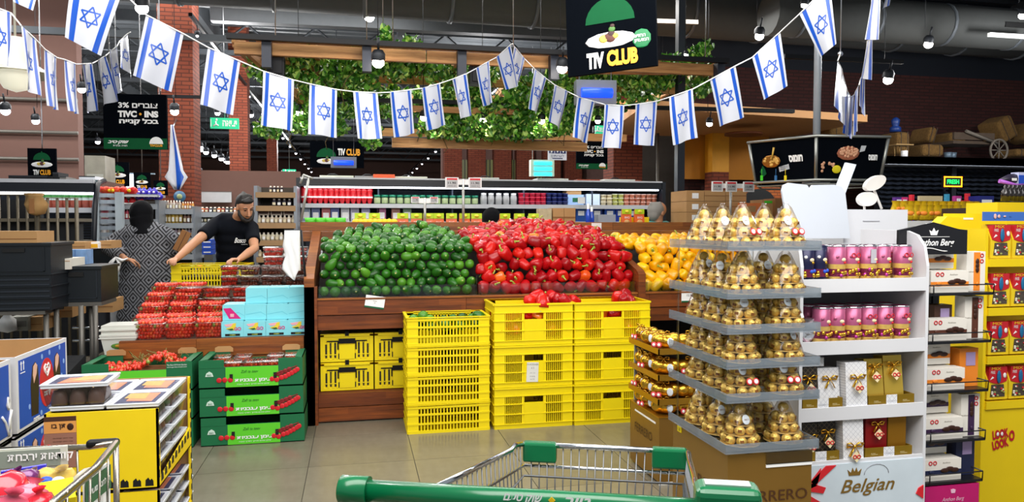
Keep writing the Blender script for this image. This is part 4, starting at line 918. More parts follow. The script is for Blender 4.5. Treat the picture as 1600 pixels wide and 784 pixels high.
# ================================================================ WHITE GIFT SHELF
sx0, sx1, sy, sd = 1.525, 2.02, 2.30, .36
ws = thing('gift_shelf', 'white cardboard display shelf of pralines and bow-tied gift boxes', 'display', (0, sy, 0)); wcard = MT('white_card', '#d9dade', .55, var=.03); gin = MT('shelf_inner', '#9a9ca3', .6)
prof = [(0, 0), (0, 1.30), (.015, 1.37), (.05, 1.41), (.1, 1.425), (sd, 1.43), (sd, 0)]
for (a, b_) in ((sx0 - .012, sx0), (sx1, sx1 + .012)): m = MB(); m.prismx(prof, a, b_); m.build('side_panel', wcard, ws)
m = MB(); m.box(sx0, sd - .01, 0, sx1, sd, 1.3); m.build('back_panel', gin, ws)
for z in (1.245, 1.025, .79, .60): m = MB(); m.box(sx0, 0.0, z - .035, sx1, .008, z + .012); m.box(sx0, .008, z - .004, sx1, sd - .01, z + .0); m.build('shelf_board', wcard, ws)
m = MB(); m.box(sx0, -.004, 0, sx1, .0, .60); m.build('front_panel', MT('pale_blue_card', '#ccd9e2', .5), ws)
goldink = MT('gold_ink', '#8a6a2c', .4, .3)
txt('Belgian', goldink, ws, (1.79, -.006, .51), wid=.22, h=.062, shear=.35, bold=.01)
m = MB(); cx_, cz = 1.735, .565
m.prism([(cx_ - .022, cz - .01), (cx_ + .022, cz - .01), (cx_ + .028, cz + .012), (cx_ + .014, cz), (cx_ + .008, cz + .018), (cx_, cz + .002), (cx_ - .008, cz + .018), (cx_ - .014, cz), (cx_ - .028, cz + .012)], -.006, -.004); m.build('printed_crown', goldink, ws)
m = MB(); m.tube([(cx_ + .04 + .05 * (1 - math.cos(a)), -.005, cz - .01 + .035 * math.sin(a)) for a in [PI * i / 10 for i in range(11)]], .0012, 4); m.build('printed_arc', gin, ws)
rb = MB()
for pts in ([(1.62, .597), (1.66, .597), (1.575, .53), (1.56, .545)], [(1.525, .51), (1.56, .545), (1.60, .59), (1.585, .53)], [(1.56, .54), (1.62, .52), (1.61, .5), (1.56, .51)], [(1.55, .5), (1.6, .47), (1.58, .45), (1.54, .48)], [(1.525, .55), (1.55, .57), (1.56, .53), (1.525, .5)], [(1.525, .49), (1.55, .5), (1.54, .42), (1.525, .4)]):
    rb.prism(pts, -.008, -.004)
rb.build('printed_ribbon', red, ws); m = MB(); m.prism([(2.02, .5), (2.0, .49), (1.99, .47), (2.02, .45)], -.008, -.004); m.build('printed_ribbon', red, ws)
# praline tins
pk1 = MT('metallic_pink', '#b05a7e', .35, .35, var=.2, scale=30); sand = MT('gold_sand', '#d9b560', .4, .3, var=.3, scale=60); bits = MT('foil_bits', '#8a3050', .3, .6, var=.9, scale=180); nav = MT('dark_blue_tin', '#1a1c40', .35, .3, var=.3, scale=40)
def tin(label, dark=False, seals=False, sticker=False):
    t = thing('praline_tin', label, 'tin', (0, 0, 0), 0, 'dark blue praline tins' if dark else 'pink praline tins'); r = .031; h = .128; c = nav if dark else pk1
    m = MB(); m.lathe([(0, 0), (r, 0), (r, .018), (r, .045), (r, .062), (r, h), (r * .93, h), (r * .93, h - .004), (0, h - .004)], 18, mis=[1, 1, 2, 1, 0, 0, 0, 3]); m.build('tin_body', [c, nav if dark else sand, bits, clear if not dark else nav], t)
    m = MB()
    for i in range(9): a = -PI / 2 + U(-1, 1); m.ell((math.cos(a) * r, math.sin(a) * r, U(.02, .043)), (.008, .006, .007), 6, 5, 0 if R() < .7 else 1)
    m.build('wrapped_pralines', [gold, MT('magenta_foil', '#c0409a', .3, .7) if not dark else blu], t)['kind'] = 'stuff'
    m = MB(); m.ell((.008, -r + .002, .078), (.010, .004, .007), 8, 5, 0); m.ell((.014, -r + .003, .068), (.006, .004, .005), 8, 5, 1); m.ell((-.012, -r + .004, .088), (.009, .003, .006), 8, 5, 2); m.build('printed_truffles', [MT('cream_print', '#f0dcb0', .4), red if not dark else gold, wht if dark else pk1], t)
    m = MB(); m.lathe([(r * 1.02, h - .004), (r * 1.02, h), (r * .96, h + .001)], 18); m.build('tin_rim', chrome if not dark else nav, t)
    if seals:
        for sx in (-.008, .012): m = MB(); m.lathe([(.0085, 0), (.0085, .0015), (.0062, .0015), (.0062, 0)], 14); m.build('red_seal', red, t, (sx, -r - .0005, .093), (PI / 2, 0, sx * 10))
    if sticker: m = MB(); m.cbox((0, -r - .0005, .09), (.022, .001, .05)); m.build('grey_sticker', MT('grey_sticker', '#b8b4bc', .4), t)
    return t
random.seed(4)
ttypes = {}
def place(kind, mk, pos, rz, label, **kw):
    if kind in ttypes: return dup(ttypes[kind], pos, rz, label, **kw)
    t = mk(); t.location = pos; t.rotation_euler = (0, 0, rz); t['label'] = label; ttypes[kind] = t; return t
xs = [XY(px, 2.36) for px in (1276, 1306, 1328, 1350, 1368, 1393, 1421)]
xs = [1.562, 1.622, 1.688, 1.752, 1.816, 1.882, 1.96]
for i, x in enumerate(xs):
    dk = i < 2; kd = 'dark' if dk else ('seal' if i in (3, 6) else ('stick' if i == 4 else 'pink'))
    for r_ in range(2):
        lb = ('dark blue' if dk else 'pink and gold') + ' praline tin on the top shelf, ' + nth(i, 7) + ' from the left, ' + ('front' if r_ == 0 else 'back') + ' row'
        place(kd, lambda: tin('x', dk, kd == 'seal', kd == 'stick'), (x, sy + .05 + r_ * .075 + (.012 if i % 2 else 0), 1.2455), 0, lb)
for i, x in enumerate((1.63, 1.69, 1.755, 1.82, 1.885, 1.955)):
    kd = 'seal' if i in (4, 5, 3) else 'pink'
    for r_ in range(2): place(kd, lambda: tin('x', False, kd == 'seal'), (x - .0, sy + .05 + .08 * r_, 1.0255), U(-.2, .2), 'pink and gold praline tin on the second shelf, ' + nth(i, 6) + ' from the left, ' + ('front' if r_ == 0 else 'back') + ' row')
t = thing('praline_box', 'shiny heart-shaped foil praline box at the left of the second shelf', 'box', (1.573, sy + .045, 1.0255))
m = MB(); hp = [(0, 0), (.03, .02), (.048, .05), (.045, .075), (.025, .088), (0, .074), (-.025, .088), (-.045, .075), (-.048, .05), (-.03, .02)]; m.prism(hp, 0, .04); m.build('box_body', MT('pearl_pink_foil', '#e8c6d6', .15, .8, bump=.5, bscale=40), t)
m = MB(); m.prism([(x * .72, .008 + z * .8) for x, z in hp], -.006, 0); m.build('box_window', MT('pearl_white_foil', '#f4f4f8', .1, .9, bump=.6, bscale=50), t)
# gift boxes
quilt_w = MT('white_quilt_paper', '#e6e6e8', .5); 
def quilt(name, c1, c2):
    m, t, b = base(name); v = t.sep(t.obj()); a = t.math('ADD', v[0], v[2]); c = t.math('SUBTRACT', v[0], v[2])
    l1 = t.math('LESS_THAN', t.math('FRACT', t.math('MULTIPLY', a, 52.0)), .09); l2 = t.math('LESS_THAN', t.math('FRACT', t.math('MULTIPLY', c, 52.0)), .09)
    t.l.new(t.mix(t.math('MAXIMUM', l1, l2), lin(c1), lin(c2)), b.inputs['Base Color']); b.inputs['Roughness'].default_value = .45; return m
qw = quilt('white_quilt', '#e4e5e8', '#b9bac2'); qb = quilt('black_quilt', '#1c1613', '#7a6a50'); gf = MT('light_gold_wrap', '#d8b64a', .3, .6, var=.06); gr = MT('dark_red_wrap', '#8a1014', .35, .2); gb2 = MT('bronze_wrap', '#a8761e', .35, .6)
def gift(label, w, d, h, mat, bowz, seals, x, y, z, lean=0.0, bs=.03, diamond=True, bowx=0.0):
    t = thing('gift_box', label, 'gift box', (x, y, z)); t.rotation_euler = (lean, 0, 0)
    m = MB(); m.box(-w / 2, 0, 0, w / 2, d, h); m.box(-w / 2 - .0015, -.0015, h * .0, w / 2 + .0015, d + .001, h * .6) if 0 else None; m.build('box_body', mat, t)
    if bowz:
        m = MB(); bow(m, (bowx, -.006, bowz), bs); m.build('ribbon_bow', bow_m, t)
        if diamond:
            m = MB(); s = .02; cz = bowz - .034; m.prism([(bowx, cz - s), (bowx + s, cz), (bowx, cz + s), (bowx - s, cz)], -.018, -.016); o = m.build('diamond_tag', MT('cream_tag', '#ecdcae', .5), t)
            for sx in ((-.008, .008) if seals else ()): m = MB(); m.lathe([(.0078, 0), (.0078, .001), (.0045, .001), (.0045, 0)], 12); m.build('red_seal', red, o, (bowx + sx, -.019, cz), (PI / 2, 0, 0))
    return t
z3 = .791
def gtray(label, x0, x1, y, z):
    t = thing('gift_tray', label, 'tray', ((x0 + x1) / 2, y, z)); w = (x1 - x0) / 2; gt = MT('olive_gold_card', '#9a7a1c', .4, .5)
    m = MB(); m.box(-w, 0, 0, w, .004, .042); m.box(-w, .004, 0, -w + .004, .12, .042); m.box(w - .004, .004, 0, w, .12, .042); m.box(-w, .004, 0, w, .12, .003); m.build('tray_body', gt, t)
    m = MB(); m.box(-.022, -.0015, 0, .022, 0, .043); m.build('tray_label', qw, t); txt('Guylian', gin, t, (0, -.003, .02), wid=.03, shear=.4)
    for sx in (-1, 1): txt('BELGIAN\nCHOCOLATE', MT('pale_gold_print', '#e8d8a0', .5), t, (sx * (w * .5 + .012), -.002, .02), wid=.028)
    return t
gtray('olive gold tray under the black and white gift boxes, third shelf', sx0 + .012, 1.695, sy + .012, z3); gtray('olive gold tray under the two gold gift boxes, third shelf', 1.80, 1.99, sy + .012, z3)
gift('black quilted gift box with gold bow, left on the third shelf', .075, .05, .145, qb, .105, True, 1.575, sy + .03, z3 + .004, -.1)
gift('white quilted gift box lying on top of the black ones on the third shelf', .11, .08, .03, qw, 0, False, 1.582, sy + .04, z3 + .152)
gift('white quilted gift box with gold bow standing in the left tray', .085, .05, .14, qw, .10, False, 1.658, sy + .032, z3 + .004, -.1, .03, False)
gift('white quilted gift box with gold bow standing before the middle of the third shelf', .085, .05, .165, qw, .11, True, 1.748, sy + .005, z3 + .001, -.06)
gift('light gold gift box with gold bow, left one of the right tray', .075, .05, .165, gf, .135, True, 1.845, sy + .032, z3 + .004, -.12)
gift('light gold gift box with gold bow, right one of the right tray', .078, .05, .175, gf, .14, True, 1.926, sy + .032, z3 + .004, -.12)
for i in range(7):
    x = 1.60 + i * .052; gift('gift box lying flat in the dark behind the third shelf row, ' + nth(i) + ' from the left', .05, .2, .02 + .002 * i, (gf, qb, gf, qw, gf, qb, gf)[i], 0, False, x, sy + .13, z3 + .16 if 0 else z3 + .001)['group'] = 'flat gift boxes behind the third shelf row'
z4 = .601
gtray('olive gold tray under the black gift boxes, lowest shelf', sx0 + .012, 1.685, sy + .012, z4); gtray('olive gold tray under the red and bronze gift boxes, lowest shelf', 1.79, 1.985, sy + .012, z4)
gift('black gift box with gold bow at the left of the lowest shelf', .07, .06, .135, qb, .085, True, 1.578, sy + .03, z4 + .004, -.06, .028); gift('black gift box with gold bow beside the white one on the lowest shelf', .07, .06, .14, qb, .1, True, 1.65, sy + .03, z4 + .004, -.06, .028)
gift('white quilted gift box with a spread gold ribbon on the lowest shelf', .082, .05, .15, qw, .055, True, 1.738, sy + .005, z4 + .001, -.05, .033)
gift('dark red gift box with gold bow on the lowest shelf', .088, .09, .145, gr, .12, True, 1.848, sy + .03, z4 + .004, 0, .026); gift('bronze gold gift box on the lowest shelf, right of the red one', .075, .09, .147, gb2, 0, False, 1.935, sy + .03, z4 + .004)
o = gift('cream tag and bow on a box behind the bronze gift box', .04, .06, .165, gb2, 0, False, 1.93, sy + .13, z4 + .001); m = MB(); bow(m, (0, 0, .175), .02); m.build('ribbon_bow', bow_m, o)
for i in range(4): gift('dark flat gift box stacked behind the black ones on the lowest shelf, ' + nth(i) + ' from below', .13, .1, .034, (qb, gf, qb, gf)[i], 0, False, 1.63, sy + .11, z4 + .001 + i * .035)['group'] = 'flat boxes behind the lowest row'

# ================================================================ BLACK WIRE RACK of biscuit boxes
rx0, rx1, ry = 2.118, 2.395, 2.40
rk = thing('biscuit_rack', 'black wire rack with curved header, filled with boxes of chocolate thins', 'rack', (0, ry, 0)); bm = MT('rack_black', '#15151a', .35)
m = MB(); hz = ZY(1460, 385, ry); a, b_ = XY(1405, ry), XY(1512, ry); m.prism([(a, hz - .03), (b_, hz - .03), (b_, hz + .062), (b_ - .04, hz + .066), ((a + b_) / 2, hz + .092), (a + .04, hz + .07), (a, hz + .062)], 0, .012); m.build('header_sign', bm, rk)
txt('Anthon Berg', wht, rk, ((a + b_) / 2 + .005, -.003, hz + .012), wid=.17, h=.033, shear=.35, bold=.02); m = MB(); m.tube([(a + .09 + i * .012, -.002, hz - .012 + .006 * math.sin(i * .5)) for i in range(11)], .002, 4); m.build('underline_swash', wht, rk)
m = MB(); mx = (a + b_) / 2; m.prism([(mx - .013, hz + .043), (mx + .013, hz + .043), (mx + .02, hz + .062), (mx + .008, hz + .056), (mx, hz + .07), (mx - .008, hz + .056), (mx - .02, hz + .062)], -.002, 0); m.box(mx - .07, -.001, hz + .036, mx + .07, 0, hz + .0375); m.build('printed_crown', wht, rk)
tzs = [ZY(1500, py, ry) for py in (459, 534, 611, 688, 752)]
for i, z in enumerate(tzs[:4] + [tzs[4]]):
    t0 = MB(); x1 = rx1 + .018 - .008 * i; t0.box(rx0, 0, z - .006, x1, .2, z + .004); tr_ = t0.build('wire_tray', bm, rk)
    w_ = MB(); w_.tube([(rx0 - .0, 0.01, z), (rx0, -.004, z + .035), (x1 - .004, -.004, z + .035), (x1 - .004, -.002, z)], .0025, 5); w_.tube([(x1 - .004, -.004, z + .035), (x1 - .004, .2, z + .035)], .0025, 5); w_.tube([(rx0 + .02, -.004, z), (rx0 + .02, -.004, z + .035)], .0025, 5); w_.build('tray_wire', bm, tr_)
m = MB(); m.box(rx0 + .02, .2, 0, rx0 + .05, .22, hz - .02); m.box(rx0 + .2, .2, 0, rx0 + .23, .22, hz); m.box(rx0 + .05, .205, .3, rx0 + .2, .215, hz - .1); m.build('rack_post', bm, rk)
m = MB(); mg = MT('magenta_panel', '#c0126a', .45); zl = tzs[4] - .012; m.box(rx0 + .005, .0, .02, rx1 - .03, .19, zl); m.build('base_panel', mg, rk)
txt('Anthon Berg', MT('pale_pink_print', '#f0c0d8', .5), rk, ((rx0 + rx1) / 2 - .01, -.002, zl - .055), wid=.10, h=.02, shear=.35); m = MB(); mx = (rx0 + rx1) / 2 - .01; m.prism([(mx - .008, zl - .03), (mx + .008, zl - .03), (mx + .011, zl - .017), (mx, zl - .014), (mx - .011, zl - .017)], -.002, 0); m.build('printed_crown', MATS['pale_pink_print'], rk)
creamb = MT('cream_box', '#e9e4da', .5, var=.03); choco = MT('chocolate_print', '#3a1c10', .4)
def bbox(label, w, h, d, x, y, z, band, vert=False, rz=0, plain=None):
    t = thing('biscuit_box', label, 'box', (x, ry + y, z), rz, 'boxes of chocolate thins'); m = MB(); m.box(-w / 2, 0, 0, w / 2, d, h); m.build('box_body', plain or creamb, t)
    if plain:
        m = MB(); m.cbox((w * .08, -.001, h * .72), (w * .5, .002, h * .35)); m.build('lilac_sticker', MT('lilac_sticker', '#b09ac8', .5), t); return t
    m = MB()
    if not vert: m.box(-w / 2 - .0008, -.001, h * .3, w / 2 + .0008, 0, h * .5)
    else: m.box(-w * .12, -.001, h * .02, w * .22, 0, h * .98)
    m.build('colour_band', band, t); m = MB()
    for k in range(3):
        if not vert: m.ell((w * (.05 + .13 * k), -.003, h * (.48 + .06 * (k % 2))), (w * .12, .003, h * .11), 10, 5)
        else: m.ell((w * .05, -.003, h * (.55 + .1 * k)), (w * .1, .003, h * .08), 10, 5)
    m.build('printed_chocolate', choco, t); m = MB(); m.ell((-w * .3 if not vert else .06 * w, -.003, h * .42 if not vert else h * .2), (w * .07, .003, h * .09 if not vert else h * .05), 10, 5); m.build('printed_fruit', band, t)
    for k in range(2): m = MB(); m.lathe([(.0085, 0), (.0085, .001), (.005, .001), (.005, 0)], 12); m.build('red_seal', red, t, ((-w * .33 + k * .02, -.001, h * .84) if not vert else (w * .3, -.001, h * .9 - k * .022)), (PI / 2, 0, 0))
    txt('Anthon', MT('grey_ink', '#8a8478', .5), t, (w * .1, -.001, h * .83) if not vert else (-w * .3, -.001, h * .5), h=.006, wid=.035)
    return t
bands = [(org, 'orange', org), (MT('cocoa_band', '#5a3020', .5), 'brown', creamb), (org, 'orange', None), (purple, 'purple', None), (MT('navy_band', '#1c2448', .5), 'dark blue', None)]
for i in range(5):
    z = tzs[i] + .005; bd, nm, _ = bands[i]; sh = -.012 * i; w = .168; lv_ = ['top', 'second', 'third', 'fourth', 'lowest'][i]; x = rx0 + .105 + sh * .3
    bbox('box of chocolate thins with ' + nm + ' band, lower front one on the ' + lv_ + ' rack tray', w, .083, .055, x, .012, z, bd)
    if i != 1: bbox('box of chocolate thins with ' + nm + ' band, upper one behind on the ' + lv_ + ' rack tray', w * .94, .08, .055, x - .01, .07, z + (.088 if i else .088), bd); bbox('box of chocolate thins hidden under the upper one on the ' + lv_ + ' rack tray', w * .94, .083, .055, x - .01, .075, z, bd)
    else: bbox('dark brown box standing behind on the second rack tray', .08, .13, .05, x + .03, .07, z, bd, False, 0, brown)
    if i in (0, 1, 3): bbox('box of chocolate thins with ' + nm + ' band standing upright on the ' + lv_ + ' rack tray', .085, .165 - .01 * (i == 0), .05, x + .134, .03, z, bd, True)
    else: bbox(nm + ' box with lilac sticker standing upright on the ' + lv_ + ' rack tray', .085, .15, .05, x + .138, .05, z, bd, True, 0, org if i == 2 else MATS['navy_band'])
    if i == 0: bbox('pinkish box of chocolate thins at the left edge of the top rack tray', .05, .12, .05, rx0 + .0, .075, z, bd, True)

# ================================================================ YELLOW CANDY DISPLAY (right edge)
lx0, ly = XY(1545, 2.75), 2.75
ld = thing('candy_display', 'bright yellow cardboard candy display with four shelves at the right edge', 'display', (lx0, ly, 0))
for py in (410, 486, 561, 631):
    z = ZY(1570, py, ly); m = MB(); m.box(0, -.01, z - .018, .5, 0, z + .016); m.box(0, 0, z - .004, .5, .25, z + .012); m.build('shelf_board', yelc, ld)
z = ZY(1570, 631, ly); m = MB(); m.box(-.0, 0.0, 0, .5, .25, z - .016); m.build('base_panel', yelc, ld); m = MB(); m.box(-.015, .0, 0, 0, .26, 1.43); m.build('side_panel', yelc, ld); m = MB(); m.box(0, .25, .7, .5, .26, 1.5); m.build('back_panel', yelc, ld)
txt('LOOK', MT('candy_red', '#c01028', .45), ld, (.085, -.004, ZY(1580, 676, ly)), h=.042, wid=.085, bold=.05, rot=(PI / 2, -.12, 0)); txt("LOOK", MATS['candy_red'], ld, (.085, -.004, ZY(1580, 690, ly) - .004), h=.042, wid=.085, bold=.05, rot=(PI / 2, -.2, 0)); txt("O", MATS['candy_red'], ld, (.145, -.004, ZY(1580, 680, ly)), h=.05, wid=.03, bold=.05)
m = MB(); m.ell((.068, -.006, ZY(1580, 676, ly)), (.007, .002, .009), 10, 5); m.ell((.09, -.006, ZY(1580, 676, ly)), (.007, .002, .009), 10, 5); m.build('printed_eyes', wht, ld)
cyel = MT('pack_yellow', '#f0d020', .4); cred = MT('pack_red', '#c8202c', .35, var=.1); cblue = MT('pack_blue', '#1c6a9a', .35)
def pack(label, x, z):
    t = thing('candy_pack', label, 'candy pack', (lx0 + x, ly + .01, z), 0, 'red and yellow candy packs'); w = .108; h = .15
    m = MB(); m.box(-w / 2, 0, 0, w / 2, .05, h * .55); m.prismx([(0, h * .55), (.05, h * .55), (.05, h * .98), (.03, h)], -w / 2, w / 2); m.build('pack_body', cyel, t)
    m = MB(); pts = [(-w * .44, h * .98), (-w * .44, h * .55)] + [(-w * .44 + w * .88 * i / 8, h * .55 - .012 * math.sin(PI * i / 8)) for i in range(1, 8)] + [(w * .44, h * .55), (w * .44, h * .98)]; m.prism(pts[::-1], -.003, .028); m.build('red_header', cred, t)
    m = MB(); m.ell((w * .02, -.006, h * .68), (.011, .005, .03), 10, 6); m.build('blue_figure_print', cblue, t)
    m = MB(); m.prism([(-w * .36, h * .08), (w * .36, h * .08), (w * .3, h * .45), (-w * .3, h * .45)], -.002, 0); m.build('pack_window', MT('pack_window', '#5a5048', .2, .3, var=.8, scale=120), t)
    m = MB()
    for k in range(14): m.ell((U(-w * .3, w * .3), -.004, U(h * .1, h * .4)), (.007, .004, .005), 6, 4, k % 3)
    m.build('sweets', [MT('sweet_green', '#9aa060', .3), MT('sweet_white', '#e0dcd0', .3), cred], t)['kind'] = 'stuff'
    txt('FREE', wht, t, (-w * .26, -.0045, h * .82), h=.012, wid=.022); txt('MIX', MATS['pack_yellow'], t, (-w * .1, -.0045, h * .93), h=.012, wid=.05)
    m = MB(); m.prism([(-w * .38, h * .6), (-w * .2, h * .66), (-w * .28, h * .7)], -.0045, -.003); m.lathe([(.011, 0), (.011, .001), (.007, .001)], 10, (0, 0, 0)) if 0 else None; m.build('white_wedge_print', wht, t); m = MB(); m.ell((w * .32, -.004, h * .72), (.009, .002, .012), 8, 5); m.build('white_seal', wht, t)
    return t
pk0 = None
for i, py in enumerate((403, 479, 554, 624)):
    for j in range(3):
        lb = 'red and yellow candy pack on the ' + ['top', 'second', 'third', 'lowest'][i] + ' yellow shelf, ' + nth(j) + ' from the left'; z = ZY(1570, py, ly) + .0
        if pk0 is None: pk0 = pack(lb, .075, z)
        else: dup(pk0, (lx0 + .075 + j * .116, ly + .01, z), 0, lb)
m = MB(); m.box(-.06, .0, 0, .4, .006, .04); o = m.build('blue_topper', MT('topper_blue', '#3f6fc0', .5), None, (lx0 + .03, ly + .0, ZY(1560, 345, ly))); tag(o, 'light blue printed strip above the top row of candy packs', 'sign')
o.location.z -= .0; m = MB(); [m.ell((x, -.003, .02), (.008, .002, .012 - .004 * k), 8, 5) for k, x in enumerate((0, .02, .05, .08))]; m.build('printed_figures', MT('topper_pink', '#e8b8b0', .5), o)
# yellow display body to the left (seen from its back)
t = thing('yellow_stand', 'plain yellow cardboard stand with slanted side behind the black header', 'display', (0, 2.95, 0)); zz = lambda py: ZY(1500, py, 2.95)
m = MB(); a = XY(1452, 2.95); m.prism([(XY(1505, 2.95), 0), (XY(1540, 2.95), 0), (XY(1549, 2.95), zz(400)), (XY(1534, 2.95), zz(343)), (XY(1480, 2.95), zz(338)), (XY(1468, 2.95), zz(350)), (XY(1505, 2.95), zz(395))], 0, .06); m.build('stand_body', yelc, t); m = MB(); m.box(XY(1505, 2.95), -.002, zz(343), XY(1520, 2.95), 0, zz(340)); m.build('tape', wht, t)
t = thing('yellow_stand', 'yellow cardboard top panel above the candy packs at the right edge', 'display', (0, 3.2, 0)); m = MB(); m.box(XY(1558, 3.2), 0, 0, XY(1680, 3.2), .2, ZY(1580, 316, 3.2)); m.build('stand_body', yelc, t)
# ================================================================ TROLLEYS
HD = math.radians(21.0)
def tube_o(name, pts, r, mat, par, n=8, closed=False): m = MB(); m.tube(pts, r, n, closed=closed); return m.build(name, mat, par)
c0 = CW(.034, 1.07); tr = thing('shopping_cart', 'large wire shopping cart with green handle and green corner caps in front', 'cart', (c0[0], c0[1], 0), -HD)
wirem = MT('cart_wire', '#74777a', .35, .8); dg = MT('cart_green', '#056a3e', .25, coat=.3, var=.04); HZ = 1.045
hm = MB(); hm.tube([(-.275, 0, HZ), (.24, 0, HZ)], .0165, 18); hm.build('handle', dg, tr)
hm = MB(); hm.tube([(-.30, 0, HZ), (-.298, 0, HZ), (-.255, 0, HZ)], [.019, .0215, .0215], 18); hm.build('handle_cap', dg, tr)
hm = MB(); hm.cbox((.272, 0, HZ + .012), (.09, .055, .056)); hb = hm.build('coin_lock', dg, tr); bv = hb.modifiers.new('b', 'BEVEL'); bv.width = .012; bv.segments = 3
m = MB(); m.cbox((.272, .0, HZ + .041), (.062, .022, .002)); m.build('coin_plate', MT('clear_grey', '#b9c4c0', .2, .4), hb)
txt(HB('שוק טעם'), wht, tr, (-.016, -.0168, HZ + .0075), h=.014, wid=.058, bold=.03, shear=.3); txt(HB('טיב'), wht, tr, (.062, -.0168, HZ + .0075), h=.014, wid=.04, bold=.03, shear=.3); m = MB(); m.prism([(.021, HZ + .008), (.026, HZ + .013), (.031, HZ + .008), (.026, HZ + .003)], -.0168, -.0155); m.build('yellow_diamond', MT('print_yellow', '#f2c410', .5), tr)
def P2(s, u): return (s * (.255 - .045 * u) + .072 * u, .06 + .78 * u, .985 - .112 * u)
LF, RF = P2(-1, 1), P2(1, 1)
for s in (-1, 1): tube_o('rim_rail', [P2(s, 0), P2(s, .55), P2(s, .86), (P2(s, .9)[0], P2(s, .9)[1], P2(s, .9)[2] + .008), P2(s, 1)], .0068, chrome, tr)
tube_o('rim_rail', [LF, RF], .0072, chrome, tr); 
z2 = .055
tube_o('lower_rail', [(LF[0] + .003, LF[1] - .004, LF[2] - z2), (RF[0] - .003, RF[1] - .004, RF[2] - z2)], .0045, chrome, tr)
for s in (-1, 1): q0, q1 = P2(s, 0), P2(s, 1); tube_o('lower_rail', [(q0[0] - s * .004, q0[1], q0[2] - z2), (q1[0] - s * .004, q1[1], q1[2] - z2)], .004, chrome, tr)
bz = .58
for i in range(1, 20):
    u = i / 20.0; x = LF[0] + (RF[0] - LF[0]) * u; m = MB(); m.cyl((x, LF[1], LF[2]), (x * .93, LF[1] - .05, bz), .0017, 5); m.build('wire', wirem, tr)
for s in (-1, 1):
    for i in range(1, 27):
        q = P2(s, i / 27.0); m = MB(); m.cyl(q, (q[0] * .9, q[1], bz), .0017, 5); m.build('wire', wirem, tr)
m = MB()
for zz_ in (.8, .72, .64, bz):
    k = 1 - (.98 - zz_) * .22; m.tube([(-.25 * k, .08, zz_), (LF[0] * k, LF[1] - .03, zz_), (RF[0] * k, RF[1] - .03, zz_), (.25 * k, .08, zz_)], .003, 5)
for i in range(12): x = -.2 + i * .036; m.cyl((x, .08, bz), (x * .85, .8, bz), .0025, 5)
m.build('basket_wires', wirem, tr)['kind'] = 'stuff'
for s in (-1, 1):
    m = MB(); x = s * .166 + .072; m.cbox((x, LF[1] + .0, LF[2] - .018), (.088, .03, .052)); o = m.build('corner_cap', dg, tr); bv = o.modifiers.new('b', 'BEVEL'); bv.width = .006; bv.segments = 2
m = MB(); pts = [(.258, .16, .95), (.284, .74, .878), (.27, .74, .68), (.24, .16, .66)]; m.face([m.P(p) for p in pts]); o = m.build('grey_side_panel', MT('panel_grey', '#8f949b', .4), tr); so = o.modifiers.new('s', 'SOLIDIFY'); so.thickness = .004
m = MB(); n = 14; m.tube([(.04 + .028 * math.cos(a), .27, .86 + .052 * math.sin(a)) for a in [PI * i / n for i in range(n + 1)]], .0048, 8); m.tube([(.068, .27, .86), (.068, .27, bz)], .0048, 8); m.tube([(.012, .27, .86), (.012, .27, bz)], .0048, 8); m.build('child_seat_loop', chrome, tr)
m = MB()
for s in (-1, 1): m.tube([(s * .27, 0, HZ), (s * .262, .06, .98), (s * .245, .05, .55), (s * .25, .02, .14)], .012, 8); m.tube([(s * .25, .02, .14), (s * .2, .8, .18)], .012, 8)
m.tube([(-.2, .8, .18), (.2, .8, .18)], .012, 8); m.build('frame', chrome, tr)
for s in (-1, 1):
    for y in (.03, .78): m = MB(); m.tube([(s * .215 - .015, y, .06), (s * .215 + .015, y, .06)], .06, 16); m.build('wheel', MT('wheel_rubber', '#2a2b2e', .6), tr)

# small cart with sweets, bottom left
c1 = thing('small_cart', 'wire basket cart full of wrapped sweets at the lower left corner', 'cart', (0, 0, 0))
def Q(px, py, Y): return PY(px, py, Y)
A_ = Q(-90, 706, 1.62); B_ = Q(140, 698, 1.62); D_ = Q(181, 692, 1.60); E_ = Q(150, 731, 1.36); G_ = Q(86, 784, 1.13); K_ = Q(55, 815, 1.0)
tube_o('rim_rail', [A_, B_, D_], .006, MT('dull_chrome', '#a9a294', .25, 1.0), c1); tube_o('rim_rail', [D_, E_, G_, K_], .007, MATS['dull_chrome'], c1); dc = MATS['dull_chrome']
for i in range(9):
    p = A_.lerp(B_, (i + .3) / 8.0) if i < 8 else D_; m = MB(); m.cyl(p, (p.x, p.y, .74), .0022, 5); m.build('wire', dc, c1)
for i in range(7): p = D_.lerp(K_, i / 7.0); m = MB(); m.cyl(p, (p.x - .01, p.y, .74), .0022, 5); m.build('wire', dc, c1)
tube_o('corner_post', [D_, (D_.x - .002, D_.y, .62)], .006, dc, c1); tube_o('lower_rail', [(D_.x, D_.y, .84), (K_.x, K_.y, .84)], .004, dc, c1); tube_o('lower_rail', [(A_.x, A_.y, .84), (D_.x, D_.y, .84)], .004, dc, c1)
m = MB(); m.cbox((B_.x + .025, 1.62, B_.z + .006), (.062, .02, .018)); o = m.build('corner_grip', black, c1); bv = o.modifiers.new('b', 'BEVEL'); bv.width = .008; bv.segments = 3
m = MB(); m.box(A_.x, 1.0, .735, D_.x, 1.6, .742); m.build('basket_floor', dc, c1)
m = MB()
for (x, y) in ((A_.x + .05, 1.57), (D_.x - .02, 1.57), (A_.x + .05, 1.05), (D_.x - .08, 1.05)): m.cyl((x, y, .74), (x, y, .0), .01, 6)
m.build('leg', dc, c1)
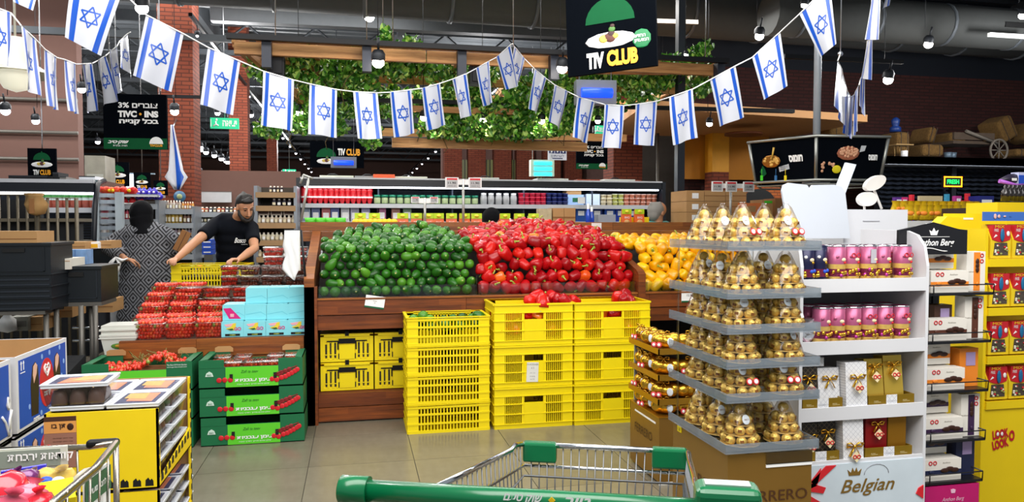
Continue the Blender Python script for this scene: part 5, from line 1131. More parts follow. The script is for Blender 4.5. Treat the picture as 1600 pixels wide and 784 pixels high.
# board sign behind wires and slanted sign on the side
gpr = MT('grey_green_print', '#8d968a', .5); t = thing('basket_sign', 'pale sign with white Hebrew words hanging inside the small cart', 'sign', (0, 1.585, 0)); a, b_ = XY(-40, 1.585), XY(97, 1.585); z0, z1 = ZY(40, 745, 1.585), ZY(40, 700, 1.585)
m = MB(); m.box(a, 0, z0, b_, .004, z1); m.build('sign_board', MT('pale_board', '#cfd0c2', .5), t); m = MB(); m.box(a, -.002, z0 + (z1 - z0) * .35, b_ - .012, 0, z1 - .004); m.build('sign_band', gpr, t); txt(HB('קודאות ירבחת'), wht, t, ((a + b_) / 2 + .03, -.004, z0 + (z1 - z0) * .66), h=.018, wid=.115, bold=.03)
t = thing('club_sign', 'green and white slanted sign for club members on the cart side', 'sign', (0, 0, 0)); p0, p1 = Q(120, 750, 1.43), Q(161, 721, 1.57); off = Vector((.012, 0, 0)); dn = .115
ex = (p1 - p0); m = MB(); m.face([m.P(p0 + off), m.P(p0 + off + Vector((0, 0, -dn))), m.P(p1 + off + Vector((0, 0, -dn))), m.P(p1 + off)]); so = m.build('sign_board', wht, t); q = so.modifiers.new('s', 'SOLIDIFY'); q.thickness = .003
m = MB(); o2 = off + Vector((.003, -.004, 0)); k = .004; m.face([m.P(p0 + o2 + Vector((0, 0, -k))), m.P(p0 + o2 + Vector((0, 0, -.05))), m.P(p1 + o2 + Vector((0, 0, -.05))), m.P(p1 + o2 + Vector((0, 0, -k)))]); m.build('sign_band', MT('club_green', '#2f6a48', .5), t)
ang = math.atan2(ex.y, ex.x); mid = (p0 + p1) / 2 + off + Vector((.006, -.006, 0)); sl = math.atan2(ex.z, math.hypot(ex.x, ex.y))
txt(HB('רק לחברי מועדון'), wht, t, mid + Vector((0, 0, -.027)), h=.016, wid=ex.length * .8, rot=(PI / 2, -sl, ang), bold=.03); txt(HB('המבצע תקף לחברים\nמועדון בלבד'), MT('sign_grey_ink', '#7a7a76', .6), t, mid + Vector((0, 0, -.078)), wid=ex.length * .75, rot=(PI / 2, -sl, ang))
# sweets in it
random.seed(31)
def bag(label, px, py, Y, s, col, n=0):
    p = PY(px, py, Y); t = thing('sweet_bag', label, 'sweets', p); m = MB()
    m.lathe([(0, -.6 * s), (s * .8, -.5 * s), (s, 0), (s * .75, .5 * s), (s * .2, .75 * s), (s * .45, 1.05 * s)], 14, mod=lambda a, z: 1 + .07 * math.sin(a * 5 + z * 60 + n), sy=.7); m.build('bag_body', col, t, None, (U(-.5, .5), U(-.7, .7), U(0, 3))); return t
redf = MT('red_film', '#e0283a', .2, .1, coat=.5, var=.3, scale=30); pnkf = MT('pink_film', '#f0607a', .25, .1, coat=.5, var=.4, scale=35); purf = MT('purple_film', '#6a2a6a', .25, .2, coat=.5, var=.4, scale=30); yelf = MT('yellow_net', '#e8c860', .4, alpha=.75, var=.2, scale=50); yl2 = MT('yellow_film', '#f0e010', .3, var=.1)
bag('large red wrapped sweet bag at the far left of the small cart', 12, 765, 1.42, .038, redf); bag('dark purple wrapped sweet at the left of the small cart', 38, 750, 1.47, .025, purf, 2); bag('pink-red shiny sweet bag in the front of the small cart', 45, 778, 1.3, .03, pnkf, 1); bag('second pink film bag beside the brown ribbon in the small cart', 15, 795, 1.25, .03, pnkf, 3)
bag('pink shiny bag at the front edge of the small cart sweets', 62, 788, 1.28, .026, redf, 3)
bag('yellow net bag of sweets in the middle of the small cart', 66, 748, 1.5, .026, yelf, 4); bag('yellow net bag of sweets at the right of the small cart', 97, 748, 1.48, .026, yelf, 5)
for i, (px, py, c, nm) in enumerate(((60, 757, grn, 'green'), (72, 752, blu, 'blue'), (79, 757, purple, 'dark purple'), (52, 757, MATS['sweet_white'], 'white'), (91, 752, MATS['sweet_white'], 'pale'), (66, 760, MATS['pack_yellow'], 'yellow'))):
    o = MB().ell((0, 0, 0), (.012, .009, .009), 10, 7).build('wrapped_sweet', c, None, PY(px, py, 1.44)); tag(o, 'small ' + nm + ' wrapped sweet lying among the net bags', 'sweet', 'single sweets in the small cart')
m = MB(); m.box(-.03, -.03, 0, .03, .03, .012); o = m.build('yellow_packet', yl2, None, PY(85, 775, 1.4), (.3, 0, .4)); tag(o, 'flat bright yellow packet in the small cart', 'sweets')
m = MB(); m.box(-.035, -.004, 0, .035, .004, .008); o = m.build('blue_band', MT('royal_blue_film', '#2a2ad0', .3), None, PY(38, 737, 1.5), (0, -.05, .2)); tag(o, 'blue plastic strip lying on the red sweets', 'wrapper')
for i in range(16):
    bag('red or pink sweet bag under the top ones in the small cart', 0 + (i % 4) * 28, 800, 1.15 + .12 * (i // 4), .045, (redf, pnkf, purf, redf)[i % 4], i).location.z = .80; 
    bpy.context.collection.objects[-1] if 0 else None
for o in list(C.objects):
    if o.get('label') == 'red or pink sweet bag under the top ones in the small cart': o['group'] = 'sweet bags under the top ones'
m = MB(); m.tube([PY(103, 765, 1.45), PY(118, 748, 1.47), PY(135, 733, 1.5), PY(142, 731, 1.5)], [.006, .011, .008, .004], 6, flat=.25); o = m.build('clear_handle_strip', MT('grey_film', '#a8a48e', .3), None); tag(o, 'curved clear plastic strip rising out of the small cart', 'strip')

# ================================================================ YELLOW COOKIE DISPLAY, lower left
Yd = 3.10; x0, x1 = -1.165, -.762; zt_ = .727
def tub(label, x, y, z, rz=0, group='tubs in the yellow display'):
    global TUB
    if TUB is not None: return dup(TUB, (x, y, z), rz, label, None, group)
    t = thing('cookie_tub', label, 'tub', (x, y, z), rz, group); w, d, h = .235, .19, .092
    m = MB(); k = .84; m.prismz([(-w / 2 * k, -d / 2 * k), (w / 2 * k, -d / 2 * k), (w / 2 * k, d / 2 * k), (-w / 2 * k, d / 2 * k)], 0, h - .012, 0, [(-w / 2 * .97, -d / 2 * .97), (w / 2 * .97, -d / 2 * .97), (w / 2 * .97, d / 2 * .97), (-w / 2 * .97, d / 2 * .97)]); m.build('tub_body', glassy('tub_plastic', .06, .6), t)
    m = MB()
    for i in range(3):
        for j in range(3): m.lathe([(0, 0), (.03, 0), (.031, .012), (.027, .04), (.018, .058), (0, .064)], 10, ((i - 1) * .064, (j - 1) * .052, .004), sy=.8)
    m.build('chocolate_domes', MT('dome_brown', '#6a5048', .4, var=.2), t)['kind'] = 'stuff'
    rim = MT('milky_rim', '#dfe3ea', .3, var=.03); m = MB(); m.prismz([(-w / 2, -d / 2), (w / 2, -d / 2), (w / 2, d / 2), (-w / 2, d / 2)], h - .014, h - .002); m.tube([(-w / 2, -d / 2, h), (w / 2, -d / 2, h), (w / 2, d / 2, h), (-w / 2, d / 2, h)], .005, 6, closed=True); lid = m.build('lid', rim, t); bv = lid.modifiers.new('b', 'BEVEL'); bv.width = .004
    m = MB(); m.prismz([(-w * .42, -d * .4), (w * .42, -d * .4), (w * .42, d * .4), (-w * .42, d * .4)], h - .0019, h - .0008); m.build('lid_label', MT('slate_label', '#4a4f70', .25, var=.25, scale=20), t)
    m = MB(); m.prismz([(-w * .3, -d * .3), (w * .34, -d * .3), (w * .34, d * .22), (-w * .22, d * .22)], h - .0008, h + .0004); m.build('label_patch', MT('salmon_label', '#e8906a', .3, var=.15), t)
    m = MB(); m.prismz([(-w * .12, -d * .12), (w * .34, -d * .08), (w * .34, d * .32), (-w * .02, d * .32)], h + .0004, h + .001); m.build('label_patch', MT('label_amber', '#e0b060', .3, var=.4, scale=60), t)
    TUB = t; return t
TUB = None
def ydisp(label, zb, zt, group, stamp=True):
    t = thing('cookie_display', label, 'display', (0, Yd, 0), 0, group); d = .59; tk = .008
    m = MB(); m.box(x0, 0, zb, x1, tk, zt); m.build('front_panel', yelc, t)
    m = MB(); m.prismx([(0, zb), (d, zb), (d, zt + .01), (d - .03, zt + .01), (d - .035, zb + .09), (.5, zb + .08), (.03, zb + .03), (.012, zt), (0, zt)], x1 - tk, x1); m.prismx([(0, zb), (d, zb), (d, zt - .02), (0, zt)], x0, x0 + tk); m.build('side_panel', yelc, t)
    m = MB(); m.box(x0, d - tk, zb, x1, d, zt + .01); m.build('back_panel', kraft, t); m = MB(); m.box(x0, 0, zb, x1, d, zb + .006); m.build('tray_floor', kraft, t)
    for i in range(4): x = x1 - .035 - i * .045; m = MB(); m.prism([(x - .015, zb + .012), (x + .015, zb + .012), (x + .014, zb + .032), (x + .008, zb + .04), (x + .002, zb + .034), (x - .004, zb + .045), (x - .014, zb + .036)], -.0015, 0); m.build('printed_dome', blk, t)
    for i in range(9): y = .05 + i * .058; z_ = zb + .014 + y * .07; m = MB(); m.prismx([(y - .016, z_), (y + .016, z_), (y + .013, z_ + .026), (y, z_ + .034), (y - .013, z_ + .026)], x1, x1 + .0015); m.build('printed_dome', blk, t)
    for i in range(6): z_ = zb + .04 + i * (zt - zb - .04) / 6; m = MB(); m.prismx([(-.0, z_), (.012, z_), (.011, z_ + .03), (.002, z_ + .03)], x1, x1 + .001); m.build('printed_dome', blk, t); m = MB(); m.prismx([(d - .027, z_), (d - .01, z_), (d - .01, z_ + .025), (d - .022, z_ + .025)], x1, x1 + .001); m.build('printed_dome', blk, t)
    if stamp:
        a, b_ = x0 + .0, x0 + .112; lz = MT('mocha_label', '#9a6a58', .5, var=.1); m = MB(); m.box(a, -.003, zt - .21, b_, 0, zt - .012); m.build('big_label', lz, t); m = MB(); m.box(a, -.004, zt - .075, b_, -.003, zt - .03); m.build('label_band', MT('amber_band', '#e09a50', .5), t); m = MB(); m.box(a, -.004, zt - .03, b_, -.003, zt - .012); m.build('label_top', brown, t)
        txt(HB('תן בו'), MATS['brown_print'], t, (a + .052, -.006, zt - .05), h=.022, wid=.05, bold=.03)
        m = MB(); m.lathe([(.013, 0), (.013, .001), (.009, .001), (.009, 0)], 14); m.build('red_seal', red, t, (a + .015, -.003, zt - .13), (PI / 2, 0, 0)); m = MB(); m.ell((b_ - .02, -.005, zt - .052), (.012, .002, .014), 10, 5); m.build('printed_cookie', choco, t)
        for k in range(6): txt('abcdefgh ijklm nop', MATS['brown_print'], t, (a + .065, -.004, zt - .095 - k * .013), h=.005, wid=.07)
    return t
H1 = .36
ydisp('bright yellow carton display of cookie tubs, upper one', zt_ - .315, zt_, 'stacked yellow carton displays'); ydisp('bright yellow carton display below, mostly out of view', zt_ - .66, zt_ - .325, 'stacked yellow carton displays', False)
m = MB(); m.box(x0 - .02, Yd - .02, 0, x1 + .02, Yd + .61, .065); o = m.build('pallet', kraftd); tag(o, 'low wooden pallet under the yellow displays', 'pallet')
for lv_ in range(2):
    for k in range(4 if lv_ == 0 else 3):
        for c in range(2):
            for r_ in range(2 if lv_ == 0 else 3):
                zb = (.418 if lv_ == 0 else .08) + .0765 * k
                if lv_ == 0 and k == 3: zb = .418 + .2295
                yy = Yd + .12 + r_ * .2 + (.1 if lv_ == 0 and 0 else 0)
                if lv_ == 0: yy = Yd + .16 + r_ * .25
                if lv_ == 1 and (c == 0): continue
                tub('cookie tub in the ' + ('upper' if lv_ == 0 else 'lower') + ' yellow display, layer ' + NTH[k] + ' from below, ' + ('left' if c == 0 else 'right') + ' side, row ' + NTH[r_], -1.065 + c * .2 , yy, zb, PI / 2)
tub('clear tub of chocolate-coated cookies set across the front of the yellow display', -1.075, Yd + .13, .738, .05, None)
# ================================================================ BLUE ICE CREAM BOXES
blb = MT('royal_blue_card', '#2450b4', .5, var=.04); ed = MT('white_box_edge', '#d9d9dc', .55)
def ibox(label, Y0, z0, open_, h=.355, x=-1.5, printed=True):
    t = thing('ice_cream_box', label, 'box', (x, Y0, z0), 0, 'blue ice cream boxes'); d = .6; w = .42
    m = MB(); m.box(-w, 0, 0, 0, .008, h); m.box(-.008, .008, 0, 0, d - .008, h); m.box(-w, d - .008, 0, 0, d, h); m.box(-w, .008, 0, -w + .008, d - .008, h); m.box(-w, 0, 0, 0, d, .008)
    if not open_: m.box(-w, 0, h - .008, 0, d, h)
    m.build('box_walls', ed, t); m = MB(); m.box(0, .025, .022, .0015, d - .022, h - .02); m.build('blue_face', blb, t)
    m = MB(); m.box(-w + .03, -.0015, .02, -.04, 0, h - .02); m.build('blue_front', blb, t)
    if open_: m = MB(); m.box(-w + .009, d - .01, .1, -.009, d - .009, h - .001); m.box(-.01, .01, .1, -.009, d - .01, h - .001); m.box(-w + .009, .01, .1, -.01, d - .01, .11); m.build('kraft_lining', kraft, t)
    if printed:
        rt = (PI / 2, 0, PI / 2)
        m = MB(); m.prismx([(.33 + .085 * math.cos(a), .175 + .12 * math.sin(a)) for a in [2 * PI * i / 28 for i in range(28)]], .0015, .003); m.build('red_oval', red, t)
        for y in (.19, .455):
            m = MB(); pts = [(y - .042, .05 if y < .3 else .09), (y + .035, .045 if y < .3 else .09), (y + .048, .2), (y + .038, .27), (y + .01, .30), (y - .02, .285), (y - .045, .2)]; m.prismx(pts, .0015, .0028); m.build('printed_ice_cream', choco, t)
            m = MB(); m.prismx([(y - .01, .2), (y + .02, .24), (y + .03, .28), (y + .01, .295), (y - .015, .28), (y - .02, .24)], .0028, .0034); m.build('bitten_tip', MT('cream_pink', '#e8b8a0', .5), t)
        hp = [(0, -.03), (.03, 0), (.034, .02), (.018, .032), (0, .02), (-.018, .032), (-.034, .02), (-.03, 0)]; m = MB(); m.tube([(.004, .33 + a, .235 + b_) for a, b_ in hp], .004, 5, closed=True); m.tube([(.004, .33 + a * .5, .235 + b_ * .5) for a, b_ in hp], .003, 5, closed=True); m.build('heart_logo', wht, t)
        txt(HB('שטראוס'), wht, t, (.0045, .33, .165), h=.026, wid=.07, rot=rt, bold=.04); txt(HB('קרמבו'), wht, t, (.0045, .33, .12), h=.03, wid=.08, rot=rt, bold=.06); txt(HB('מוקה'), wht, t, (.004, .2, .025), h=.024, wid=.07, rot=rt, bold=.06)
        m = MB()
        for y in (.05, .075): m.prismx([(y - .003, .285), (y + .003, .285), (y + .003, .315), (y + .008, .315), (y, .328), (y - .008, .315), (y - .003, .315)], .0015, .003)
        m.prismx([(.04, .272), (.088, .272), (.088, .276), (.04, .276)], .0015, .003); m.build('arrow_mark', wht, t); m = MB()
        for (y, z_) in ((.37, .315), (.13, .1), (.55, .24), (.28, .31), (.5, .32), (.52, .17), (.26, .04)): m.lathe([(0, 0), (.011, 0)], 10) if 0 else m.prismx([(y + .011 * math.cos(a), z_ + .013 * math.sin(a)) for a in [PI * i / 5 for i in range(10)]], .0015, .0024)
        m.build('snow_dots', MT('pale_blue_dot', '#8fb0e8', .5), t)
    return t
ibox('blue ice cream carton with a brown treat and red oval, open on top', 3.70, .495, True)
ibox('blue ice cream carton below the open one, corner showing', 3.68, .135, False, .352)
b3 = ibox('blue ice cream carton at the left edge before the open one', 3.06, .495, True, .355, -1.505, False); ibox('blue ice cream carton at the left edge, lower one', 3.05, .135, False, .352, -1.505, False)
m = MB(); m.tube([(.004, .5, .12), (.004, .53, .09), (.004, .55, .05), (.004, .56, .02)], .006, 5); m.tube([(.004, .59, .13), (.004, .57, .09), (.004, .565, .05)], .006, 5); m.tube([(.004, .55, .16), (.004, .56, .19), (.004, .57, .16), (.004, .56, .14)], .006, 5, closed=True); m.build('hands_logo', wht, b3)
ob = bpy.data.objects.get('ice_cream_box.001'); m = MB(); m.box(-.035, -.003, .2, -.015, 0, .26); m.build('hand_hole', blk, ob)
m = MB(); m.box(-1.95, 3.04, 0, -1.48, 4.32, .13); o = m.build('pallet', kraftd); tag(o, 'wooden pallet under the blue ice cream cartons', 'pallet')
# ================================================================ FLAG BUNTINGS
def PD(px, py, d):
    r = ray(px, py); f = r[0] * math.sin(YAW) + r[1] * math.cos(YAW); t = d / (f * math.cos(PIT) - r[2] * math.sin(PIT)); return Vector((r[0] * t, r[1] * t, H + r[2] * t))
fw = MT('flag_white', '#c3c6cf', .3, var=.03, alpha=.96); fb_ = MT('flag_blue', '#0d4cb0', .3, var=.05)
UB = [0, .08, .2, .3, .4, .5, .6, .7, .8, .92, 1]
def flag(label, c, group, star=True, amp=.012):
    (ax, ay), (bx, by), (cx_, cy_), (dx, dy) = c; hpx = ((cy_ - ay) + (dy - by)) / 2; d = .28 * F / max(40, hpx * 1.0)
    wpx = abs(bx - ax); dd = math.sqrt(max(0, .19 ** 2 - (wpx * d / F) ** 2)) * .5; sg = 1 if (by - ay) > 0 else -1
    TL, TR, BL, BR = PD(ax, ay, d - sg * dd), PD(bx, by, d + sg * dd), PD(cx_, cy_, d - sg * dd), PD(dx, dy, d + sg * dd)
    ph = R() * 6; nrm = (TR - TL).cross(BL - TL).normalized(); org_ = (TL + TR) / 2
    def S(u, v, off=0.0):
        p = TL.lerp(TR, u).lerp(BL.lerp(BR, u), v); return p - org_ + nrm * (amp * (.25 + v) * math.sin(u * 6.5 + ph + v * 1.6) + off)
    m = MB(); g = [[m.P(S(u, v / 8.0)) for u in UB] for v in range(9)]
    for i in range(8):
        for j in range(10): m.face((g[i][j], g[i + 1][j], g[i + 1][j + 1], g[i][j + 1]), 1 if (j in (1, 8) or (amp < .01 and j in (2, 7))) else 0, True)
    o = m.build('flag', [fw, fb_], None, org_); tag(o, label, 'flag', group)
    if star:
        m = MB(); asp = .19 / .28; rr = .18; th = .026
        for off in (.0012, -.0012):
            for s0 in (0, PI):
                P3 = [(.5 + math.sin(s0 + k * 2 * PI / 3) * rr / asp * 1.0, .5 - math.cos(s0 + k * 2 * PI / 3) * rr) for k in range(3)]
                for k in range(3):
                    a, b_ = P3[k], P3[(k + 1) % 3]; n_ = 5; dxv, dyv = (b_[0] - a[0]) * asp, b_[1] - a[1]; L_ = math.hypot(dxv, dyv); ox, oy = -dyv / L_ * th / 2 / asp, dxv / L_ * th / 2
                    A1 = [m.P(S(a[0] + (b_[0] - a[0]) * q / n_ + ox, a[1] + (b_[1] - a[1]) * q / n_ + oy, off)) for q in range(n_ + 1)]; A2 = [m.P(S(a[0] + (b_[0] - a[0]) * q / n_ - ox, a[1] + (b_[1] - a[1]) * q / n_ - oy, off)) for q in range(n_ + 1)]
                    for q in range(n_): m.face((A1[q], A2[q], A2[q + 1], A1[q + 1]))
        m.build('star', fb_, o)
    return TL, TR
def bunting(name, data, where, pre=(), post=(), stars=True):
    pts = [PD(*p) for p in pre]
    for i, c in enumerate(data):
        a, b_ = flag('white plastic flag with blue stripes and star, ' + nth(i) if i < 20 else 'white plastic flag with blue stripes and star, twenty-first', c, where[1], stars)
        C.objects[-1]; pts += [a, b_]
    return pts
random.seed(77)
M_ = [((112, -25), (192, -12), (101, 58), (157, 87)), ((228, 23), (287, 53), (208, 118), (268, 144)), ((325, 74), (376, 96), (313, 163), (364, 180)), ((411, 111), (459, 125), (408, 195), (457, 205)), ((484, 131), (527, 140), (483, 209), (527, 215)), ((552, 143), (590, 145), (557, 217), (595, 217)),
      ((609, 144), (643, 140), (618, 215), (650, 208)), ((659, 138), (688, 130), (669, 204), (698, 195)), ((706, 124), (729, 115), (718, 187), (735, 180)), ((744, 107), (765, 95), (757, 166), (771, 160)), ((775, 90), (798, 70), (792, 140), (812, 134))]
M2_ = [((803, 72), (820, 92), (793, 130), (808, 138)), ((835, 107), (854, 123), (828, 170), (840, 178)), ((866, 132), (887, 143), (859, 188), (875, 203)), ((903, 151), (930, 159), (896, 214), (918, 224)), ((944, 163), (975, 165), (940, 230), (971, 232)), ((993, 163), (1027, 158), (992, 226), (1024, 228)),
       ((1046, 152), (1083, 139), (1051, 227), (1089, 215)), ((1109, 125), (1149, 103), (1124, 198), (1162, 183)), ((1175, 90), (1219, 50), (1194, 156), (1231, 134)), ((1249, 22), (1297, -25), (1282, 89), (1307, 68))]
L_ = [((10, -45), (70, -42), (22, 3), (52, 17)), ((-16, 8), (17, 20), (-14, 93), (14, 107)), ((33, 40), (56, 62), (40, 137), (60, 150)), ((70, 77), (89, 90), (75, 165), (92, 172)), ((101, 93), (119, 100), (108, 173), (124, 178)), ((128, 100), (144, 99), (135, 177), (150, 172)), ((152, 95), (165, 87), (161, 165), (184, 157)), ((171, 82), (183, 72), (182, 148), (193, 138)), ((187, 64), (199, 53), (191, 105), (208, 123))]
R_ = [((1362, -2), (1376, -8), (1353, 62), (1375, 62)), ((1355, 64), (1363, 60), (1344, 122), (1361, 125)), ((1345, 122), (1352, 112), (1342, 165), (1351, 182)), ((1309, 95), (1315, 108), (1305, 165), (1318, 192)), ((1316, 115), (1322, 136), (1310, 182), (1322, 203)), ((1324, 143), (1329, 151), (1318, 207), (1325, 215)), ((1331, 151), (1335, 148), (1324, 212), (1331, 217)), ((1337, 143), (1342, 133), (1333, 212), (1340, 205)), ((1385, -8), (1393, -16), (1378, 15), (1389, 8))]
def run(data, desc, group, cname, clab, pre, post, order=None, stars=True):
    pts = [PD(*p) for p in pre]
    for i, c in enumerate(data):
        a, b_ = flag('blue-striped flag, ' + nth(i) + ' from left ' + desc, c, group, stars); pts += [a, b_]
    pts += [PD(*p) for p in post]; return pts
def cord(pts, label):
    sm = []
    for i in range(len(pts) - 1):
        sm += [pts[i], (pts[i] + pts[i + 1]) / 2]
    sm.append(pts[-1]); m = MB(); o0 = sm[0]; m.tube([p - o0 for p in sm], .0035, 5); o = m.build('bunting_cord', wht, None, o0); tag(o, label, 'cord')
p = run(M_, 'on the long front garland left of its peak', 'flags of the front garland, left half', '', '', [(60, -60, 3.0)], [(801, 68, 5.3)]); cord(p, 'white cord of the long flag garland sagging from upper left to its peak')
p = run(M2_, 'on the front garland right of its peak', 'flags of the front garland, right half', '', '', [(801, 68, 5.3)], [(1330, -60, 3.7)]); cord(p, 'white cord of the flag garland rising from its peak to the upper right')
p = run(L_[1:], 'on the small garland at the left edge', 'flags of the left garland', '', '', [(-40, -15, 3.6)], [(204, 50, 5)]); cord(p, 'white cord of the small garland in the upper left corner')
a, b_ = flag('blue and white flag cut off by the top edge in the left corner', L_[0], None, False); cord([PD(-30, -48, 3.5), a, b_, PD(95, -40, 3.2)], 'short cord above the upper left corner'); 
flag_l = None
pr = []
for i in (3, 4, 5, 6, 7): a, b_ = flag('crumpled blue and white flag hanging on edge, ' + nth((3, 4, 5, 6, 7).index(i)) + ' from the left in the right bunch', R_[i], 'crumpled flags in the right bunch', False, .006); pr += [a, b_]
for i in (2, 1, 0): a, b_ = flag('crumpled blue and white flag, ' + ['lowest', 'middle', 'topmost'][[2, 1, 0].index(i)] + ' on the steep cord of the right bunch', R_[i], 'flags on the steep right cord', False, .006); pr += [a, b_]
a, b_ = flag('tip of a blue and white flag cut off by the top edge at right', R_[8], None, False, .006); pr += [a, b_, PD(1400, -30, 5)]
cord([PD(1313, 84, 5.2)] + pr, 'white cord of the drooping flag bunch at the right')
m = MB(); q = PD(1313, 84, 5.2); m.cyl((0, 0, 0), (0, 0, 1.2), .004, 5); m.ell((0, 0, 0), (.02, .015, .02), 8, 6); o = m.build('hanging_wire', steel, None, q); tag(o, 'thin wire with a knot holding the drooping flag bunch', 'wire')
# cloth flag on the brick pillar
c = PY(269, 195, 11.7); m = MB(); g = []
for i in range(11):
    v = i / 10; hw = (.02 + .12 * v) if v < .8 else .12 * (1 - v) / .2 + .04; g.append([m.P(((j / 6 - .5) * 2 * hw + .05 * v, .03 * math.sin(j * 2.1 + v * 3), -v * .95 + (.0 if v < .8 else 0))) for j in range(7)])
for i in range(10):
    for j in range(6): m.face((g[i][j], g[i + 1][j], g[i + 1][j + 1], g[i][j + 1]), 1 if j in (3, 4) else 0, True)
o = m.build('cloth_flag', [fw, fb_], None, c); so = o.modifiers.new('s', 'SOLIDIFY'); so.thickness = .004; tag(o, 'folded cloth flag hanging limp on the brick pillar', 'flag'); link('flag_pole', MB().cyl((0, .02, -.05), (0, .28, .12), .012, 6).mesh('flag_pole', steel), o)
o = MB().lathe([(0, 0), (.085, 0), (.085, .02), (0, .02)], 20).build('round_sticker', MT('badge_blue', '#4a7aa0', .4), None, PY(281, 307, 11.98), (PI / 2, 0, 0)); tag(o, 'round blue badge on the brick pillar', 'badge'); link('badge_centre', MB().lathe([(0, .021), (.04, .021), (.04, .024), (0, .024)], 14).mesh('badge_centre', MT('badge_yellow', '#b8c48a', .5)), o)

# ================================================================ HANGING SIGNS
sgb = MT('sign_navy', '#04070d', .9, var=.1, spec=.04); sgg = MT('sign_green', '#06502c', .7, spec=.15); amber = MT('sign_amber', '#f6a81c', .4)
def dome(par, x, z, s, mat=sgg, y=-.003):
    m = MB(); m.prism([(x + s * math.cos(PI * i / 12), z + s * .95 * math.sin(PI * i / 12)) for i in range(13)], y, y + .002); m.ell((x, y, z + s * 1.02), (s * .08, .002, s * .08), 8, 5); m.build('printed_dome', mat, par)
def plate(par, x, z, s, y=-.003):
    m = MB(); m.ell((x, y, z), (s, .003, s * .3), 20, 6); m.build('printed_plate', MT('plate_white', '#e9e9ea', .4), par); m = MB()
    for k, (dx, dz, q) in enumerate(((-.25, .06, .2), (-.1, .1, .17), (.05, .2, .16), (.08, .38, .14), (.2, .12, .14), (.02, .05, .2), (.1, .5, .1))): m.ell((x + dx * s, y - .003, z + dz * s), (q * s, .003, q * s * .8), 8, 5, k % 4)
    m.build('printed_food', [MT('food_yellow', '#c8b050', .5), MT('food_brown', '#5a2a20', .5), MT('food_dark', '#3a1a14', .5), MT('food_green', '#4a7a34', .5)], par)
tc = PD(955, 110, 4.6); t = thing('club_board', 'large black hanging board with green dome, plate and club lettering', 'sign', tc, -math.radians(30)); t.rotation_euler = (0, math.radians(-2.0), -math.radians(38))
m = MB(); m.box(-.29, 0, -.005, .29, .03, .68); m.build('board', sgb, t)
dome(t, 0.0, .30, .16); plate(t, 0, .19, .165); txt('TIV', wht, t, (-.10, -.005, .072), h=.1, wid=.115, bold=.06); txt('CLUB', amber, t, (.075, -.005, .075), h=.1, wid=.2, bold=.06)
m = MB(); m.ell((.2, -.002, .17), (.06, .003, .06), 18, 5); m.build('green_disc', MT('disc_green', '#0e7a44', .4), t); txt(HB('המועדון\nהחדש')[::1], wht, t, (.2, -.008, .17), wid=.09, bold=.02)
m = MB(); m.cyl((-.28, .015, .68), (-.28, .015, 2.2), .004, 5); m.cyl((.28, .015, .68), (.28, .015, 2.2), .004, 5); m.build('hanging_cable', steel, t)
def coinsign(label, p, w, h, rz, small=False):
    t = thing('loyalty_sign', label, 'sign', p, rz); m = MB(); m.box(-w / 2, 0, 0, w / 2, .04, h); m.build('board', sgb, t); m = MB(); m.box(-w / 2, -.003, 0, w / 2, 0, h * .2); m.build('green_strip', sgg, t)
    txt('3% ' + HB('צוברים'), wht, t, (.05 * w, -.004, h * .80), h=h * .1, wid=w * .62, bold=.03); txt('TIVC', wht, t, (-.12 * w, -.004, h * .64), h=h * .12, wid=w * .3, bold=.06); txt('INS', wht, t, (.26 * w, -.004, h * .64), h=h * .12, wid=w * .22, bold=.06); m = MB(); m.ell((.085 * w, -.004, h * .64), (w * .022, .002, w * .022), 8, 5); m.build('coin_dot', amber, t)
    txt(HB('בכל קנייה'), wht, t, (.06 * w, -.004, h * .5), h=h * .12, wid=w * .62, bold=.05); txt(HB('שוק·טיב'), wht, t, (-.27 * w, -.005, h * .12), h=h * .07, wid=w * .33, shear=.3, bold=.04); txt(HB('חוויה אחרת'), wht, t, (-.24 * w, -.005, h * .06), h=h * .03, wid=w * .22)
    m = MB(); m.prism([(.33 * w + .11 * w * math.cos(PI * i / 10), h * .1 + .13 * h * math.sin(PI * i / 10)) for i in range(11)], -.006, -.004); m.build('printed_dome', wht, t); txt('TIVCLUB', amber, t, (.33 * w, -.008, h * .07), wid=w * .2, bold=.04)
    m = MB(); m.cyl((-w * .4, .02, h), (-w * .4, .02, h + 2.4), .006, 5); m.cyl((w * .4, .02, h), (w * .4, .02, h + 2.4), .006, 5); m.build('hanging_cable', steel, t); return t
coinsign('hanging dark sign offering three percent coins left of the brick pillar', PY(212, 233, 9), .67, .61, -.08); coinsign('smaller dark coin sign hanging in the distance below the blue-lit box', PY(925, 264, 12.2), .56, .47, 0, True)
def dishsign(label, p, s, n=''):
    t = thing('club_board', label, 'sign', p); m = MB(); m.box(-s * .5, 0, 0, s * .5, .03, s * 1.15); m.build('board', sgb, t); dome(t, 0, s * .7, s * .3); plate(t, 0, s * .52, s * .38); txt('TIV', wht, t, (-.2 * s, -.005, s * .22), h=s * .2, wid=s * .22, bold=.05); txt('CLUB', amber, t, (.12 * s, -.005, s * .22), h=s * .2, wid=s * .38, bold=.05)
    m = MB(); m.cyl((0, .02, s), (0, .02, 3.4), .006, 5); m.build('hanging_cable', steel, t); return t
dishsign('small dark club board with a plate before the brown wall', PY(66, 278, 9.6), .30)
dishsign('small dark club board left of the lit window, above the shelf', PY(184, 291, 11.5), .30); dishsign('small dark club board right of the lit window', PY(222, 297, 11.5), .22); dishsign('smallest dark club board beside the brick pillar', PY(251, 305, 11.2), .18)
